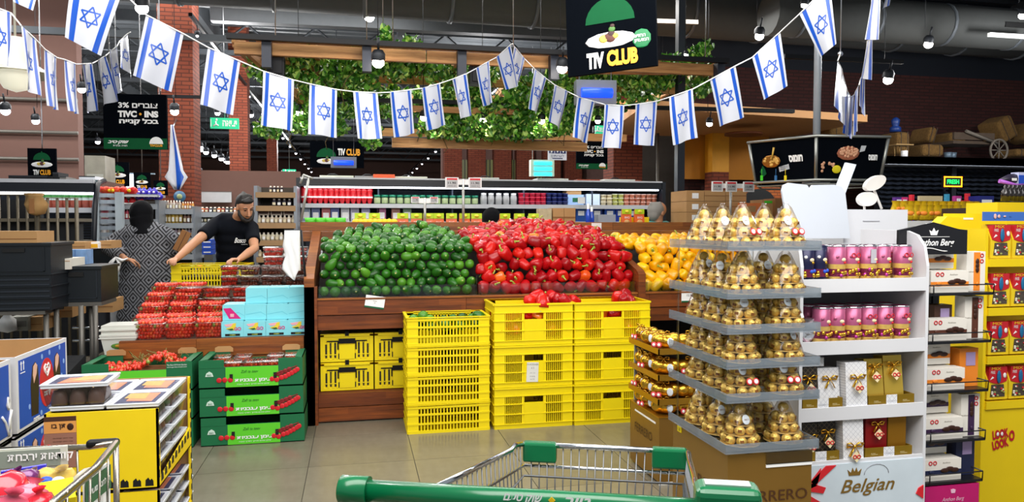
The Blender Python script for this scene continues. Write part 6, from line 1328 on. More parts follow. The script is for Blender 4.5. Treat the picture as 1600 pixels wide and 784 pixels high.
t = thing('club_board', 'distant dark club board behind the blue screen in the middle aisle', 'sign', PY(527, 262, 14.5)); m = MB(); m.box(-.5, 0, 0, .5, .03, .5); m.build('board', sgb, t); dome(t, -.2, .2, .18); plate(t, -.2, .12, .18); txt('TIV', wht, t, (.08, -.004, .3), h=.13, wid=.14, bold=.04); txt('CLUB', amber, t, (.3, -.004, .3), h=.13, wid=.26, bold=.04); m = MB(); m.cyl((0, .02, .5), (0, .02, 3), .008, 5); m.build('hanging_cable', steel, t)
def ledbox(label, px, py, Y, w, h, col, es, ang=0, bars=1, shell='#666c74'):
    t = thing('lit_box', label, 'insect trap', PY(px, py, Y), ang); m = MB(); m.box(-w / 2, 0, 0, w / 2, .12, h); m.build('casing', MT('casing_' + shell[1:], shell, .4), t)
    for k in range(bars):
        m = MB(); z = h * (k + .5) / bars - h * .05; m.cyl((-w * .38, -.012, z), (w * .38, -.012, z), h * .2 / bars ** .5, 10); m.build('blue_tube', MT('tube_' + col[1:], col, .4, emit=col, es=es), t)
    m = MB(); m.cyl((-w * .4, .06, h), (-w * .4, .06, h + 1.6), .004, 4); m.cyl((w * .4, .06, h), (w * .4, .06, h + 1.6), .004, 4); m.build('hanging_cable', steel, t); return t
ledbox('grey box with glowing blue tube hanging under the club board', 932, 162, 6.6, .38, .22, '#1038ff', 2.6, -.1); ledbox('small grey box with a glowing blue tube in the middle aisle', 537, 262, 13.9, .46, .2, '#1038ff', 2.6); ledbox('pale box with two glowing turquoise tubes above the fridge', 848, 275, 10.2, .34, .23, '#2fc8e0', 1.6, 0, 3, '#c8d2b8')
def exitsign(label, px, py, Y, w, h):
    t = thing('exit_sign', label, 'sign', PY(px, py, Y)); gl = MT('exit_green', '#0fae7a', .4, emit='#12a878', es=.9); m = MB(); m.box(-w / 2, 0, 0, w / 2, .04, h); m.build('sign_box', gl, t); txt(HB('יציאה'), wht, t, (w * .18, -.003, h * .5), h=h * .55, wid=w * .5, bold=.04)
    m = MB(); x = -w * .3; m.tube([(x - .04, -.004, h * .2), (x, -.004, h * .4), (x, -.004, h * .65)], .012, 5); m.tube([(x + .04, -.004, h * .25), (x, -.004, h * .4)], .012, 5); m.ell((x + .01, -.004, h * .8), (.016, .004, .02), 8, 5); m.box(x - .08, -.003, h * .15, x - .07, -.001, h * .85); m.build('running_figure', wht, t); m = MB(); m.cyl((0, .02, h), (0, .02, h + 2), .006, 5); m.build('hanging_cable', steel, t)
exitsign('green exit sign hanging between the two brick pillars', 351, 201, 12.5, .43, .17); exitsign('small green exit sign far down beside the third pillar', 452, 273, 17, .28, .12); exitsign('green exit sign fragment behind the flags right of the ivy', 937, 209, 12, .15, .14)
t = thing('toilet_sign', 'white and blue toilets sign hanging above the far fridge', 'sign', PY(871, 250, 12)); m = MB(); m.box(-.16, 0, 0, .16, .03, .21); m.build('board', MT('pale_sign', '#c9ccd4', .5), t); m = MB()
for k in range(3): m.box(-.145 + k * .1, -.003, .11, -.055 + k * .1, 0, .2)
m.box(-.09, -.003, .02, .09, 0, .035); m.build('blue_pictograms', MT('sign_navy_blue', '#1d2a5a', .5), t); txt(HB('לשרותים'), MATS['sign_navy_blue'], t, (0, -.004, .07), h=.045, wid=.22); m = MB(); m.cyl((0, .02, .21), (0, .02, 2), .006, 5); m.build('hanging_cable', steel, t)
m = MB(); 
for k in range(3): m.ell((-.1 + k * .1, -.006, .155), (.012, .003, .035), 8, 5)
m.build('white_figures', wht, t)
# octagonal hummus sign
hc = PY(1274, 350, 5.6); t = thing('hummus_sign_ring', 'faceted dark hanging sign ring printed with hummus bowls, right of centre', 'sign', (hc.x, hc.y, 0)); zt1, zb1 = ZY(1274, 212, 5.1), ZY(1274, 280, 5.1); n = 6; ph = math.radians(-124.5); Rt, Rb = .60, .54
alu = MT('brushed_frame', '#9a9c96', .35, .7); VT = [(Rt * math.cos(ph + 2 * PI * k / n), Rt * math.sin(ph + 2 * PI * k / n)) for k in range(n)]; VB = [(Rb * math.cos(ph + 2 * PI * k / n), Rb * math.sin(ph + 2 * PI * k / n)) for k in range(n)]
for k in range(n):
    j = (k + 1) % n; m = MB(); A = [(*VB[k], zb1), (*VB[j], zb1), (*VT[j], zt1), (*VT[k], zt1)]; m.face([m.P(a) for a in A]); o = m.build('sign_panel', sgb, t); so = o.modifiers.new('s', 'SOLIDIFY'); so.thickness = .01
    m = MB(); m.tube([(*VB[k], zb1), (*VT[k], zt1)], .014, 6); m.build('corner_post', alu, t)
m = MB(); m.tube([(x * 1.02, y * 1.02, zt1) for x, y in VT], .012, 6, closed=True); m.build('top_ring', alu, t); m = MB(); m.tube([(x * 1.02, y * 1.02, zb1) for x, y in VB], .012, 6, closed=True); m.tube([(x * .96, y * .96, zb1 - .03) for x, y in VB], .008, 6, closed=True); m.build('bottom_ring', alu, t)
m = MB(); m.cyl((0, 0, zb1), (0, 0, 4.6), .03, 10); m.build('support_pole', MT('pole_white', '#b4bcc4', .35, .3), t)
m = MB(); m.box(-.12, -.02, zb1 - .25, .12, .02, zb1 + .01); m.build('grey_hanger_plate', MT('grey_card2', '#8f9094', .5), t)
def facet(k):      # empty frame on facet k (between corner k and k+1): returns matrix
    j = (k + 1) % n; a = Vector((*VB[k], zb1)); b2 = Vector((*VB[j], zb1)); c2 = Vector((*VT[k], zt1)); d2 = Vector((*VT[j], zt1)); x = (b2 - a).normalized(); up = ((c2 + d2) / 2 - (a + b2) / 2); z = up.normalized(); y = z.cross(x).normalized(); o_ = (a + b2 + c2 + d2) / 4
    return Matrix(((x.x, y.x, z.x, o_.x), (x.y, y.y, z.y, o_.y), (x.z, y.z, z.z, o_.z), (0, 0, 0, 1)))
# n.b. facets seen: the two meeting at the corner nearest the viewer
def onf(k, mb, name, mats): o = mb.build(name, mats, t); o.matrix_local = facet(k); return o
copper = MT('copper_bowl', '#a8702c', .3, .6); chick = MT('chickpea', '#d8a850', .5, var=.2); nutm = MT('nut_pink', '#d09a78', .5, var=.2)
FR, FL = 0, n - 1
m = MB(); m.ell((-.10, -.012, .0), (.085, .004, .052), 20, 6); onf(FL, m, 'printed_bowl', copper); m = MB()
for i in range(26): a = U(0, 6.28); r_ = math.sqrt(R()); m.ell((-.10 + .066 * r_ * math.cos(a), -.016, .0 + .036 * r_ * math.sin(a)), (.011, .004, .011), 7, 4)
onf(FL, m, 'printed_chickpeas', chick)['kind'] = 'stuff'; m = MB(); m.tube([(-.09, -.02, .01), (-.06, -.02, .11)], [.006, .009], 6); onf(FL, m, 'printed_spoon', MT('spoon_gold', '#c8a040', .4)); m = MB(); m.prism([(-.21, -.08), (-.18, -.03), (-.16, -.06), (-.15, -.1), (-.18, -.12)], -.014, -.012); onf(FL, m, 'printed_herb', sgg)
def ontxt(k, s, x, z, **kw): o = txt(s, wht, t, (0, 0, 0), **kw); o.matrix_local = facet(k) @ Matrix.Translation((x, -.012, z)) @ Euler((PI / 2, 0, 0)).to_matrix().to_4x4(); return o
ontxt(FL, HB('חומוס'), .12, .01, h=.055, wid=.12, bold=.06); ontxt(FR, HB('חומוס'), .18, .01, h=.045, wid=.075, bold=.06)
m = MB(); m.prism([(-.03, -.09), (.06, -.07), (.055, -.03), (-.035, -.05)], -.012, -.010); onf(FL, m, 'made_stamp', MT('stamp_grey', '#b8bcc0', .5)); o = ontxt(FL, 'MADE IN\nISRAEL', .012, -.06, wid=.07, bold=.03); o.data = o.data.copy(); o.data.materials[0] = blk
m = MB(); m.ell((-.03, -.012, .04), (.095, .004, .055), 20, 6); onf(FR, m, 'printed_bowl', MT('clay_bowl', '#9a5a40', .5)); m = MB()
for i in range(40): a = U(0, 6.28); r_ = math.sqrt(R()); m.ell((-.03 + .08 * r_ * math.cos(a), -.016, .05 + .04 * r_ * math.sin(a)), (.012, .004, .012), 7, 4)
for i in range(14): m.ell((-.24 + U(0, .1), -.014, -.07 + U(-.03, .035)), (.012, .004, .012), 7, 4)
onf(FR, m, 'printed_chickpeas', nutm)['kind'] = 'stuff'; m = MB(); m.ell((-.115, -.016, -.085), (.038, .004, .032), 16, 6); onf(FR, m, 'printed_lemon', MT('lemon_print', '#d8c81c', .4)); m = MB(); m.prism([(.06, .05), (.1, .06), (.11, .1), (.07, .1)], -.02, -.016); onf(FR, m, 'printed_glass', MT('stamp_grey', '#b8bcc0', .5))
m = MB(); m.prism([(-.03, -.05), (.05, -.035), (.045, .02), (-.03, .005)], -.012, -.01); onf((FL - 1) % n, m, 'pale_square', MT('stamp_grey2', '#9aa098', .5))
for k, (px, c) in enumerate(((1190, green), (1227, yel), (1212, MT('blue_strip', '#2a6aa0', .5)), (1305, MT('teal_clip', '#18a07a', .4)))):
    q = PY(px, 284, 5.3); m = MB(); m.cbox((0, 0, .03), (.014, .014, .04)); m.cyl((0, 0, .04), (0, 0, .1), .002, 4); o = m.build('hanging_clip', c, None, q); tag(o, ['green clip', 'yellow clip', 'blue strip', 'teal clip'][k] + ' hanging under the hummus sign ring', 'clip')
# ================================================================ PEOPLE
skin = MT('skin', '#c08a68', .5, var=.06, sub=.1); hair = MT('black_hair', '#14100e', .6, bump=.5, bscale=150); tee = MT('black_tshirt', '#090d16', .85, spec=.15, var=.15, bump=.3, bscale=12, bdist=.01)
def fused(mb, name, mats, par, vox=.012, sm=4):
    me = mb.mesh(name + '_src', mats); o = bpy.data.objects.new('tmp_fuse', me); C.objects.link(o); r = o.modifiers.new('r', 'REMESH'); r.mode = 'VOXEL'; r.voxel_size = vox; r.use_smooth_shade = True; s = o.modifiers.new('s', 'SMOOTH'); s.iterations = sm; s.factor = .6
    dg = bpy.context.evaluated_depsgraph_get(); out = bpy.data.meshes.new_from_object(o.evaluated_get(dg)); bpy.data.objects.remove(o); out.materials.clear(); out.materials.append(mats[0] if isinstance(mats, (list, tuple)) else mats); out.name = name
    for p in out.polygons: p.use_smooth = True
    return link(name, out, par)
def hand(m, wrist, palmdir, curl, side, r=.0085):
    """palm + four curled fingers and a thumb; palmdir and curl are directions"""
    w_, d_, c_ = Vector(wrist), Vector(palmdir).normalized(), Vector(curl).normalized(); s_ = d_.cross(c_).normalized() * side
    m.tube([w_, w_ + d_ * .045, w_ + d_ * .085], [.026, .034, .03], 10, flat=.55)
    for k in range(4):
        b0 = w_ + d_ * .08 + s_ * (.027 - .018 * k); L = (.75, .95, 1.0, .85)[::-1][k] * .085
        m.tube([b0 - d_ * .03, b0, b0 + d_ * L * .4 + c_ * L * .12, b0 + d_ * L * .62 + c_ * L * .45, b0 + d_ * L * .55 + c_ * L * .8], [r, r, r * .95, r * .9, r * .8], 8)
    t0 = w_ + d_ * .03 - s_ * .025; m.tube([t0 + s_ * .02, t0 - s_ * .015, t0 - s_ * .03 + d_ * .03 + c_ * .02, t0 - s_ * .025 + d_ * .05 + c_ * .045], [.012, .012, .0105, .009], 8)
def head(m, c, s=1.0):
    """head with the face along -Y, centre c = middle of the skull"""
    x, y, z = c
    m.ell((x, y + .012, z + .03), (.076 * s, .094 * s, .088 * s), 18, 14); m.ell((x, y - .02, z - .035), (.062 * s, .072 * s, .078 * s), 16, 12); m.ell((x, y - .048, z - .088), (.03, .03, .024), 10, 8)
    m.tube([(x, y - .085, z + .015), (x, y - .102, z - .018), (x, y - .112, z - .034), (x, y - .09, z - .042)], [.009, .012, .016, .012], 8)
    for sx in (-1, 1): m.ell((x + sx * .078, y + .008, z - .012), (.01, .02, .03), 8, 8); m.ell((x + sx * .032, y - .082, z + .028), (.02, .012, .008), 8, 6)
    m.ell((x, y - .088, z - .062), (.024, .012, .007), 10, 6); m.ell((x, y - .086, z - .072), (.02, .012, .008), 10, 6)
my = 7.85; S1, S2 = PY(340, 349, my - .02), PY(392, 354, my - .02); hips = Vector(((S1.x + S2.x) / 2 - .02, my + .12, .95))
man = thing('person', 'bearded man in a black t-shirt leaning over a yellow crate behind the tomatoes', 'person', (hips.x, my, 0)); O_ = Vector((hips.x, my, 0))
S1 -= O_; S2 -= O_; hp_ = hips - O_; neck = (S1 + S2) / 2 + Vector((.02, -.01, .05)); hc_ = PY(383, 324, my - .2) - O_
H1_ = PY(274, 408, 7.14) - O_ + Vector((0, 0, .012)); H2_ = PY(373, 409, 7.17) - O_ + Vector((0, 0, .02)); E1 = PY(305, 378, 7.5) - O_; E2 = PY(398, 388, 7.55) - O_
m = MB(); hm_ = MB(); old = None
def headmat(): return Matrix.Translation(hc_) @ Euler((math.radians(28), math.radians(-6), math.radians(28))).to_matrix().to_4x4()
m.M = headmat(); head(m, (0, 0, 0), 1.02); m.M = Matrix.Identity(4)
m.tube([neck + Vector((0, .03, -.05)), (neck + hc_) / 2 + Vector((-.01, .02, -.01)), hc_ + Vector((-.01, .03, -.05))], [.075, .062, .058], 12)
m.tube([S1 + Vector((.03, 0, 0)), S1.lerp(E1, .5), E1, E1.lerp(H1_, .35), E1.lerp(H1_, .93), H1_], [.055, .052, .041, .043, .028, .026], 12); m.tube([S2 - Vector((.03, 0, 0)), S2.lerp(E2, .5), E2, E2.lerp(H2_, .35), E2.lerp(H2_, .93), H2_], [.055, .052, .041, .043, .028, .026], 12)
m.tube([neck, (neck + hp_) / 2, hp_], [.10, .12, .12], 12); m.tube([hp_ + Vector((-.09, 0, 0)), hp_ + Vector((-.11, -.03, -.45)), hp_ + Vector((-.12, .03, -.88))], [.085, .06, .04], 10); m.tube([hp_ + Vector((.09, 0, 0)), hp_ + Vector((.11, -.03, -.45)), hp_ + Vector((.12, .03, -.88))], [.085, .06, .04], 10)
hand(m, H1_, (.05, -.85, .1), (0, -.25, -1), 1); hand(m, H2_, (-.55, -.8, .05), (0, -.25, -1), -1)
fused(m, 'body', skin, man, .0075, 2)
m = MB(); sc = (S1 + S2) / 2
m.tube([S1 + Vector((-.005, 0, -.005)), S1 + Vector((.05, .0, .025)), sc + Vector((0, .01, .03)), S2 + Vector((-.05, .0, .025)), S2 + Vector((.005, 0, -.005))], [.07, .085, .095, .085, .07], 14)
for k in range(6): f = k / 5; cc = sc.lerp(hp_, f) + Vector((0, 0, -.02)); m.ell(cc, (.215 - .03 * math.sin(f * PI), .125, .13), 18, 10)
for S_, E_ in ((S1, E1), (S2, E2)): m.tube([S_, S_.lerp(E_, .35), S_.lerp(E_, .68)], [.078, .072, .07], 12)
m.tube([neck + Vector((0, .03, -.06)), neck + Vector((0, .012, -.012))], [.1, .075], 12)
fused(m, 'tshirt', tee, man, .012, 5)
m = MB(); m.tube([hp_ + Vector((0, 0, .08)), hp_ + Vector((0, 0, -.08))], [.17, .175], 14)
for sx in (-1, 1): m.tube([hp_ + Vector((sx * .09, 0, -.05)), hp_ + Vector((sx * .11, -.03, -.45)), hp_ + Vector((sx * .12, .03, -.87))], [.105, .08, .065], 12)
fused(m, 'trousers', MT('dark_jeans', '#1c2430', .8), man, .02, 4)
m = MB(); 
for sx in (-1, 1): m.ell(hp_ + Vector((sx * .12, -.03, -.91)), (.05, .13, .04), 12, 8)
m.build('shoes', black, man)
m = MB(); m.M = headmat(); m.ell((0, .026, .055), (.081, .094, .078), 16, 12); m.ell((0, .052, .005), (.08, .07, .08), 14, 10); m.ell((0, -.05, .098), (.062, .04, .026), 12, 8); [m.ell((U(-.05, .05), U(-.06, .08), .122), (.022, .022, .014), 8, 6) for _ in range(10)]
fused(m, 'hair', hair, man, .01, 2)
m = MB(); m.M = headmat(); 
for sx in (-1, 1): m.tube([(sx * .07, -.01, -.01), (sx * .066, -.035, -.05), (sx * .04, -.07, -.092), (0, -.085, -.112)], [.008, .02, .026, .024], 8)
m.tube([(-.03, -.093, -.05), (0, -.103, -.048), (.03, -.093, -.05)], .006, 6); fused(m, 'beard', hair, man, .007, 2)
m = MB(); m.M = headmat()
for sx in (-1, 1): m.tube([(sx * .014, -.096, .034), (sx * .03, -.097, .042), (sx * .05, -.084, .036)], [.003, .005, .003], 6)
m.build('eyebrows', hair, man); m = MB(); m.M = headmat()
for sx in (-1, 1): m.ell((sx * .032, -.085, .012), (.013, .008, .005), 8, 6)
m.build('eyes', MT('closed_lid', '#3a2418', .5), man)
lp = (S1 + S2) / 2 + Vector((.075, -.148, -.15)); txt('Bosco', wht, man, lp, h=.05, wid=.11, shear=.5, bold=.01); txt('CAFFE', wht, man, lp + Vector((.04, 0, -.04)), h=.008, wid=.06)
# man's crate
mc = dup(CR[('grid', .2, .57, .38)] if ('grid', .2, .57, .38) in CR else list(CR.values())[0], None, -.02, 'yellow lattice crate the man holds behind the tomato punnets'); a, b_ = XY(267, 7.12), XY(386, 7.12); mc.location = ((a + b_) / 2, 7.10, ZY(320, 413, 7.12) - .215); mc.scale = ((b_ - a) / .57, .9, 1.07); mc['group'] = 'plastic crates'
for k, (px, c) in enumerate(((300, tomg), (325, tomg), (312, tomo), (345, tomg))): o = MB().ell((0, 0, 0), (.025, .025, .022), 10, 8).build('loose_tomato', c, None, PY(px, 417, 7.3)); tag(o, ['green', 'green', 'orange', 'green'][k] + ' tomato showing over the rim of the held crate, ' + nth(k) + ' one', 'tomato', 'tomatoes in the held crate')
o = MB().box(a + .03, 7.14, mc.location.z + .03, b_ - .03, 7.4, mc.location.z + .10).build('crate_filling', black); tag(o, 'black shade lining inside the crate the man holds', 'filling')  # black block stands in for the shade inside the held crate

# woman from behind
def robemat():
    m, t, b = base('diamond_robe'); v = t.sep(t.obj()); ax = t.math('ABSOLUTE', t.math('SUBTRACT', t.math('FRACT', t.math('MULTIPLY', v[0], 7.2)), .5)); az = t.math('ABSOLUTE', t.math('SUBTRACT', t.math('FRACT', t.math('MULTIPLY', v[2], 6.0)), .5))
    d = t.math('MULTIPLY', t.math('ADD', ax, az), 2.0)          # 0 centre .. 2 corner
    dd = t.math('MINIMUM', d, t.math('SUBTRACT', 2.0, d)); ring = t.math('GREATER_THAN', t.math('FRACT', t.math('MULTIPLY', dd, 2.2)), .45); core = t.math('LESS_THAN', dd, .2); edge = t.math('GREATER_THAN', dd, .93)
    wn = t.node('ShaderNodeTexWhiteNoise', noise_dimensions='1D'); t.l.new(t.math('FLOOR', t.math('MULTIPLY', v[0], 3.7)), wn.inputs['W'])
    pinkz = t.math('GREATER_THAN', wn.outputs[0], .6); light = t.mix(t.math('MULTIPLY', pinkz, .5), lin('#74767c'), lin('#8c4e58')); c = t.mix(ring, lin('#17161b'), light); c = t.mix(edge, c, lin('#0c0b10')); c = t.mix(core, c, t.mix(pinkz, lin('#141216'), lin('#8c1424')))
    t.l.new(c, b.inputs['Base Color']); b.inputs['Roughness'].default_value = .9; t.bump(t.noise(t.obj(), 7.0), .5, .02, b); return m
robe = robemat(); wy = 7.75; wx = XY(226, wy); wo = thing('person', 'woman seen from behind in a black headscarf and a diamond-patterned grey robe', 'person', (wx, wy, 0))
sz = ZY(226, 362, wy); L1, R1 = XY(196, wy) - wx, XY(262, wy) - wx
m = MB()
for k in range(15):
    f = k / 14; z = sz - .03 - f * (sz - .28); m.ell((.005 + .015 * f, 0, z), (.205 + .06 * min(1, f * 1.6) + .03 * f, .15 + .07 * f, .13), 20, 8)
m.tube([(L1, 0, sz - .03), (-.08, 0, sz + .02), (.08, 0, sz + .02), (R1, 0, sz - .03)], [.075, .085, .085, .075], 12)
EL = PY(170, 385, wy - .05) - Vector((wx, wy, 0)); HL = PY(196, 404, wy - .32) - Vector((wx, wy, 0)); ER = PY(276, 388, wy + .0) - Vector((wx, wy, 0)); HR = PY(270, 398, wy + .3) - Vector((wx, wy, 0))
m.tube([(L1, 0, sz - .04), ((L1 + EL.x) / 2, 0, (sz + EL.z) / 2), EL, EL.lerp(HL, .8)], [.08, .078, .08, .07], 12); m.tube([(R1, 0, sz - .04), ((R1 + ER.x) / 2 + .01, 0, (sz + ER.z) / 2), ER, ER.lerp(HR, .85)], [.08, .08, .08, .07], 12)
fused(m, 'robe', robe, wo, .014, 6)
m = MB(); m.tube([EL.lerp(HL, .6), HL], [.03, .026], 10); hand(m, HL, (.5, .4, -.2), (0, .2, -1), 1); m.tube([ER.lerp(HR, .6), HR], [.03, .026], 10); hand(m, HR, (-.4, .7, .0), (0, .2, -1), -1)
for sx in (-1, 1): m.tube([(sx * .09, 0, .5), (sx * .09, 0, .05)], [.05, .04], 10)
m.tube([(0, 0, sz - .1), (0, -.0, sz + .1)], [.06, .055], 10); m.M = Matrix.Translation((-.03, 0, ZY(216, 335, wy))) @ Euler((math.radians(20), 0, PI + .3)).to_matrix().to_4x4(); head(m, (0, 0, 0)); m.M = Matrix.Identity(4)
fused(m, 'body', skin, wo, .008, 2)
scf = MT('black_scarf', '#06070b', .85, spec=.15, bump=.4, bscale=14, bdist=.01); m = MB(); hz_ = ZY(216, 334, wy); m.ell((-.03, .01, hz_ + .01), (.108, .12, .125), 18, 14); m.tube([(-.03, -.01, hz_ - .03), (-.015, -.01, hz_ - .11), (0, -.01, sz + .03), (0, -.01, sz - .02)], [.105, .105, .125, .15], 16); fused(m, 'headscarf', scf, wo, .01, 5)
m = MB()
for sx in (-1, 1): m.ell((sx * .09, -.03, .035), (.045, .12, .035), 12, 8)
m.build('shoes', black, wo)
m = MB(); m.tube([(0, 0, .03), (-.03, -.01, -.01), (-.07, 0, -.05), (-.1, .01, -.03)], [.02, .045, .03, .01], 8, flat=.4); m.tube([(0, 0, .03), (.03, 0, -.02), (.01, .0, -.1), (-.02, 0, -.12)], [.02, .035, .04, .01], 8, flat=.4); m.tube([(0, 0, .03), (.06, 0, .0), (.1, 0, .02)], [.02, .035, .01], 8, flat=.4)
o = m.build('plastic_bag', bagm, None, PY(181, 407, wy - .38)); tag(o, "crumpled white plastic bag in the robed woman's left hand", 'bag')
# two heads behind the stand
def bystander(label, px, top, Y, hairm, clothm, hood, grey=False):
    x = XY(px, Y); zt2 = ZY(px, top, Y); t = thing('person', label, 'person', (x, Y, 0)); m = MB(); m.M = Matrix.Translation((0, 0, zt2 - .12)) @ Euler((math.radians(10), 0, math.radians(-80 if grey else 150))).to_matrix().to_4x4(); head(m, (0, 0, 0)); m.M = Matrix.Identity(4)
    m.tube([(0, 0, zt2 - .18), (0, 0, zt2 - .32)], [.055, .06], 12); m.tube([(0, 0, zt2 - .35), (0, 0, .95)], [.1, .12], 12)
    for sx in (-1, 1): m.tube([(sx * .17, 0, zt2 - .33), (sx * .22, -.02, zt2 - .62), (sx * .18, -.22, zt2 - .72)], [.05, .04, .03], 10); hand(m, (sx * .18, -.22, zt2 - .72), (0, -1, 0), (0, -.2, -1), sx); m.tube([(sx * .09, 0, .95), (sx * .1, 0, .5), (sx * .1, 0, .08)], [.085, .06, .04], 10)
    fused(m, 'body', skin, t, .01, 2); m = MB(); m.tube([(-.19, 0, zt2 - .34), (-.1, 0, zt2 - .29), (.1, 0, zt2 - .29), (.19, 0, zt2 - .34)], [.07, .08, .08, .07], 12)
    for k in range(6): m.ell((0, 0, zt2 - .38 - k * .1), (.2, .13, .1), 16, 8)
    for sx in (-1, 1): m.tube([(sx * .18, 0, zt2 - .34), (sx * .21, -.01, zt2 - .5), (sx * .215, -.02, zt2 - .6)], [.07, .062, .055], 10)
    fused(m, 'shirt', clothm, t, .016, 4); m = MB()
    for sx in (-1, 1): m.tube([(sx * .08, 0, .98), (sx * .1, 0, .5), (sx * .1, 0, .06)], [.12, .08, .065], 10); m.ell((sx * .1, -.04, .035), (.045, .12, .035), 10, 6)
    fused(m, 'trousers', black, t, .02, 3); m = MB()
    if hood: m.ell((0, .0, zt2 - .11), (.105, .12, .12), 16, 12); m.tube([(0, 0, zt2 - .14), (0, 0, zt2 - .28)], [.1, .14], 12)
    else: m.ell((-.025, 0, zt2 - .09), (.1, .095, .09), 16, 12); m.ell((-.05, 0, zt2 - .14), (.07, .085, .08), 12, 10); [m.ell((U(-.09, .05), U(-.07, .07), zt2 - U(.01, .05)), (.025, .025, .018), 8, 6) for _ in range(16)]
    fused(m, 'headscarf' if hood else 'hair', hairm, t, .01, 2)
bystander('person in a black headscarf behind the stand, between avocados and peppers', 768, 325, 7.75, scf, scf, True); bystander('grey-haired person with pink ear seen behind the yellow pepper bin', 1028, 315, 7.75, MT('grey_hair', '#8d8a84', .7, bump=.8, bscale=90), MT('teal_shirt', '#5a9a94', .8), False, True)
# ================================================================ REFRIGERATED SHELVES AT THE BACK
fdark = MT('fridge_black', '#11161f', .4); fwhite = MT('fridge_white', '#c9ccd2', .4); strip = MT('fridge_lamp', '#ffffff', .5, emit='#eef3ff', es=7.0); fin = MT('fridge_inner', '#3c4658', .5)
def rack_x(par, X0, X1, z, d, mat=fwhite, lip=.05, name='shelf_board'): m = MB(); m.box(X0, .0, z - .02, X1, d, z); m.box(X0, -.01, z - lip, X1, 0, z + .005); return m.build(name, mat, par)
FY = 10.0; X0, X1 = XY(470, FY), XY(1032, FY); fr = thing('open_fridge', 'long open refrigerated shelf with black canopy and lit strip behind the produce', 'fridge', (0, FY, 0))
m = MB(); m.box(X0, .9, 0, X1, .95, 2.0); m.build('back_wall', fin, fr); m = MB(); m.box(X0, -.05, 1.945, X1, .95, 2.04); m.build('canopy', fdark, fr); m = MB(); m.box(X0, -.06, 2.04, X1, .95, 2.06); m.build('canopy_top', fwhite, fr)
m = MB(); m.box(X0 + .05, -.04, 1.925, X1 - .05, 0.02, 1.944); m.build('lamp_strip', strip, fr)
for x in (X0 - .05, X1): m = MB(); m.box(x, -.06, 0, x + .05, .95, 2.05); m.build('end_panel', fdark, fr)
for z in (1.715, 1.48, 1.1, .7): rack_x(fr, X0, X1, z, .85)
m = MB(); m.box(X0, -.1, 0, X1, .9, .5); m.build('base_tank', fdark, fr)
for k in range(1, 5): x = X0 + (X1 - X0) * k / 5; m = MB(); m.box(x - .01, .1, .5, x + .01, .9, 1.94); m.build('divider', fin, fr)
for i, (a, b_, c) in enumerate(((500, 553, '#c8cabc'), (555, 585, '#8a8c8e'), (618, 668, '#c8cabc'), (840, 888, '#c2c4bc'), (944, 992, '#c2c4bc'), (740, 780, '#b4b6b0'))):
    xa, xb = XY(a, 10.3), XY(b_, 10.3); m = MB(); m.box(0, 0, 0, xb - xa, .3, .045); o = m.build('lid_panel', MT('panel_' + c[1:], c, .5), None, (xa, 10.3, 2.061)); tag(o, 'pale panel lying on the roof of the back fridge, ' + nth(i) + ' counted', 'panel', 'panels on the fridge roof'); link('panel_handle', MB().tube([(.1, .02, .045), (.14, .02, .065), (.2, .02, .065), (.24, .02, .045)], .008, 5).mesh('panel_handle', darksteel), o)
o = MB().box(0, 0, 0, XY(617, 10.25) - XY(584, 10.25), .25, .065).build('orange_case', MT('orange_case', '#e8581a', .4), None, (XY(584, 10.25), 10.2, 2.061)); tag(o, 'orange case lying on the roof of the back fridge', 'case')
o = MB().box(0, 0, 0, 1.0, .2, .05).build('rust_lid', MT('rust_case', '#8a4028', .5), None, (XY(905, 10.4), 10.5, 2.061)); tag(o, 'rust-brown flat box on the right part of the fridge roof', 'box')
def prof_item(name, prof, mats, mis, n=12): m = MB(); m.lathe(prof, n, mis=mis); return m.mesh(name, mats)
def rowitems(name, me, label, cat, group, px0, px1, n, Y, z, dz=0, levels=1, sc=1.0, jit=.0):
    for l in range(levels):
        for i in range(n):
            px = px0 + (px1 - px0) * (i + .5) / n; o = link(name, me, None, (XY(px, Y) + U(-jit, jit), Y + U(-.01, .01), z + dz * l), (0, 0, U(-.4, .4))); o.scale = (sc,) * 3
            w_ = nth(i) if i < 20 else 'far'; lv_ = '' if levels == 1 else (', ' + ['lower', 'middle', 'upper'][l] + ' level')
            tag(o, label + ', ' + w_ + ' from the left' + lv_, cat, group)
redb = MT('red_bottle', '#c8141e', .3, coat=.4, var=.1); zsh = 1.717
bt = prof_item('sauce_bottle', [(0, 0), (.022, 0), (.022, .018), (.03, .03), (.044, .08), (.045, .1), (.036, .14), (.045, .18), (.04, .215), (.02, .225), (0, .225)], [redb, wht, blu], [0, 0, 0, 0, 1, 0, 0, 0, 0, 0])
rowitems('sauce_bottle', bt, 'upside-down red sauce bottle on the back fridge shelf', 'bottle', 'red bottles in the back fridge', 471, 582, 13, 10.12, zsh)
jr = prof_item('jar', [(0, 0), (.042, 0), (.045, .015), (.045, .085), (.035, .095), (.047, .098), (.047, .125), (0, .128)], [MT('jar_green', '#4a6a3a', .3), MT('jar_label', '#9aa878', .4), MT('lid_teal', '#0f7a5a', .4)], [0, 0, 1, 0, 2, 2, 2])
rowitems('jar', jr, 'jar with teal lid on the back fridge shelf', 'jar', 'teal-lidded jars in the back fridge', 584, 748, 14, 10.12, zsh)
cl_ = prof_item('clear_jar', [(0, 0), (.045, 0), (.048, .1), (.035, .14), (.04, .16), (0, .165)], [MT('jar_white', '#a8a8a4', .3), MT('jar_peach', '#d8b8a0', .4), wht], [1, 0, 0, 2, 2]); rowitems('clear_jar', cl_, 'pale jar on the back fridge shelf right of the teal lids', 'jar', 'pale jars in the back fridge', 750, 808, 5, 10.12, zsh)
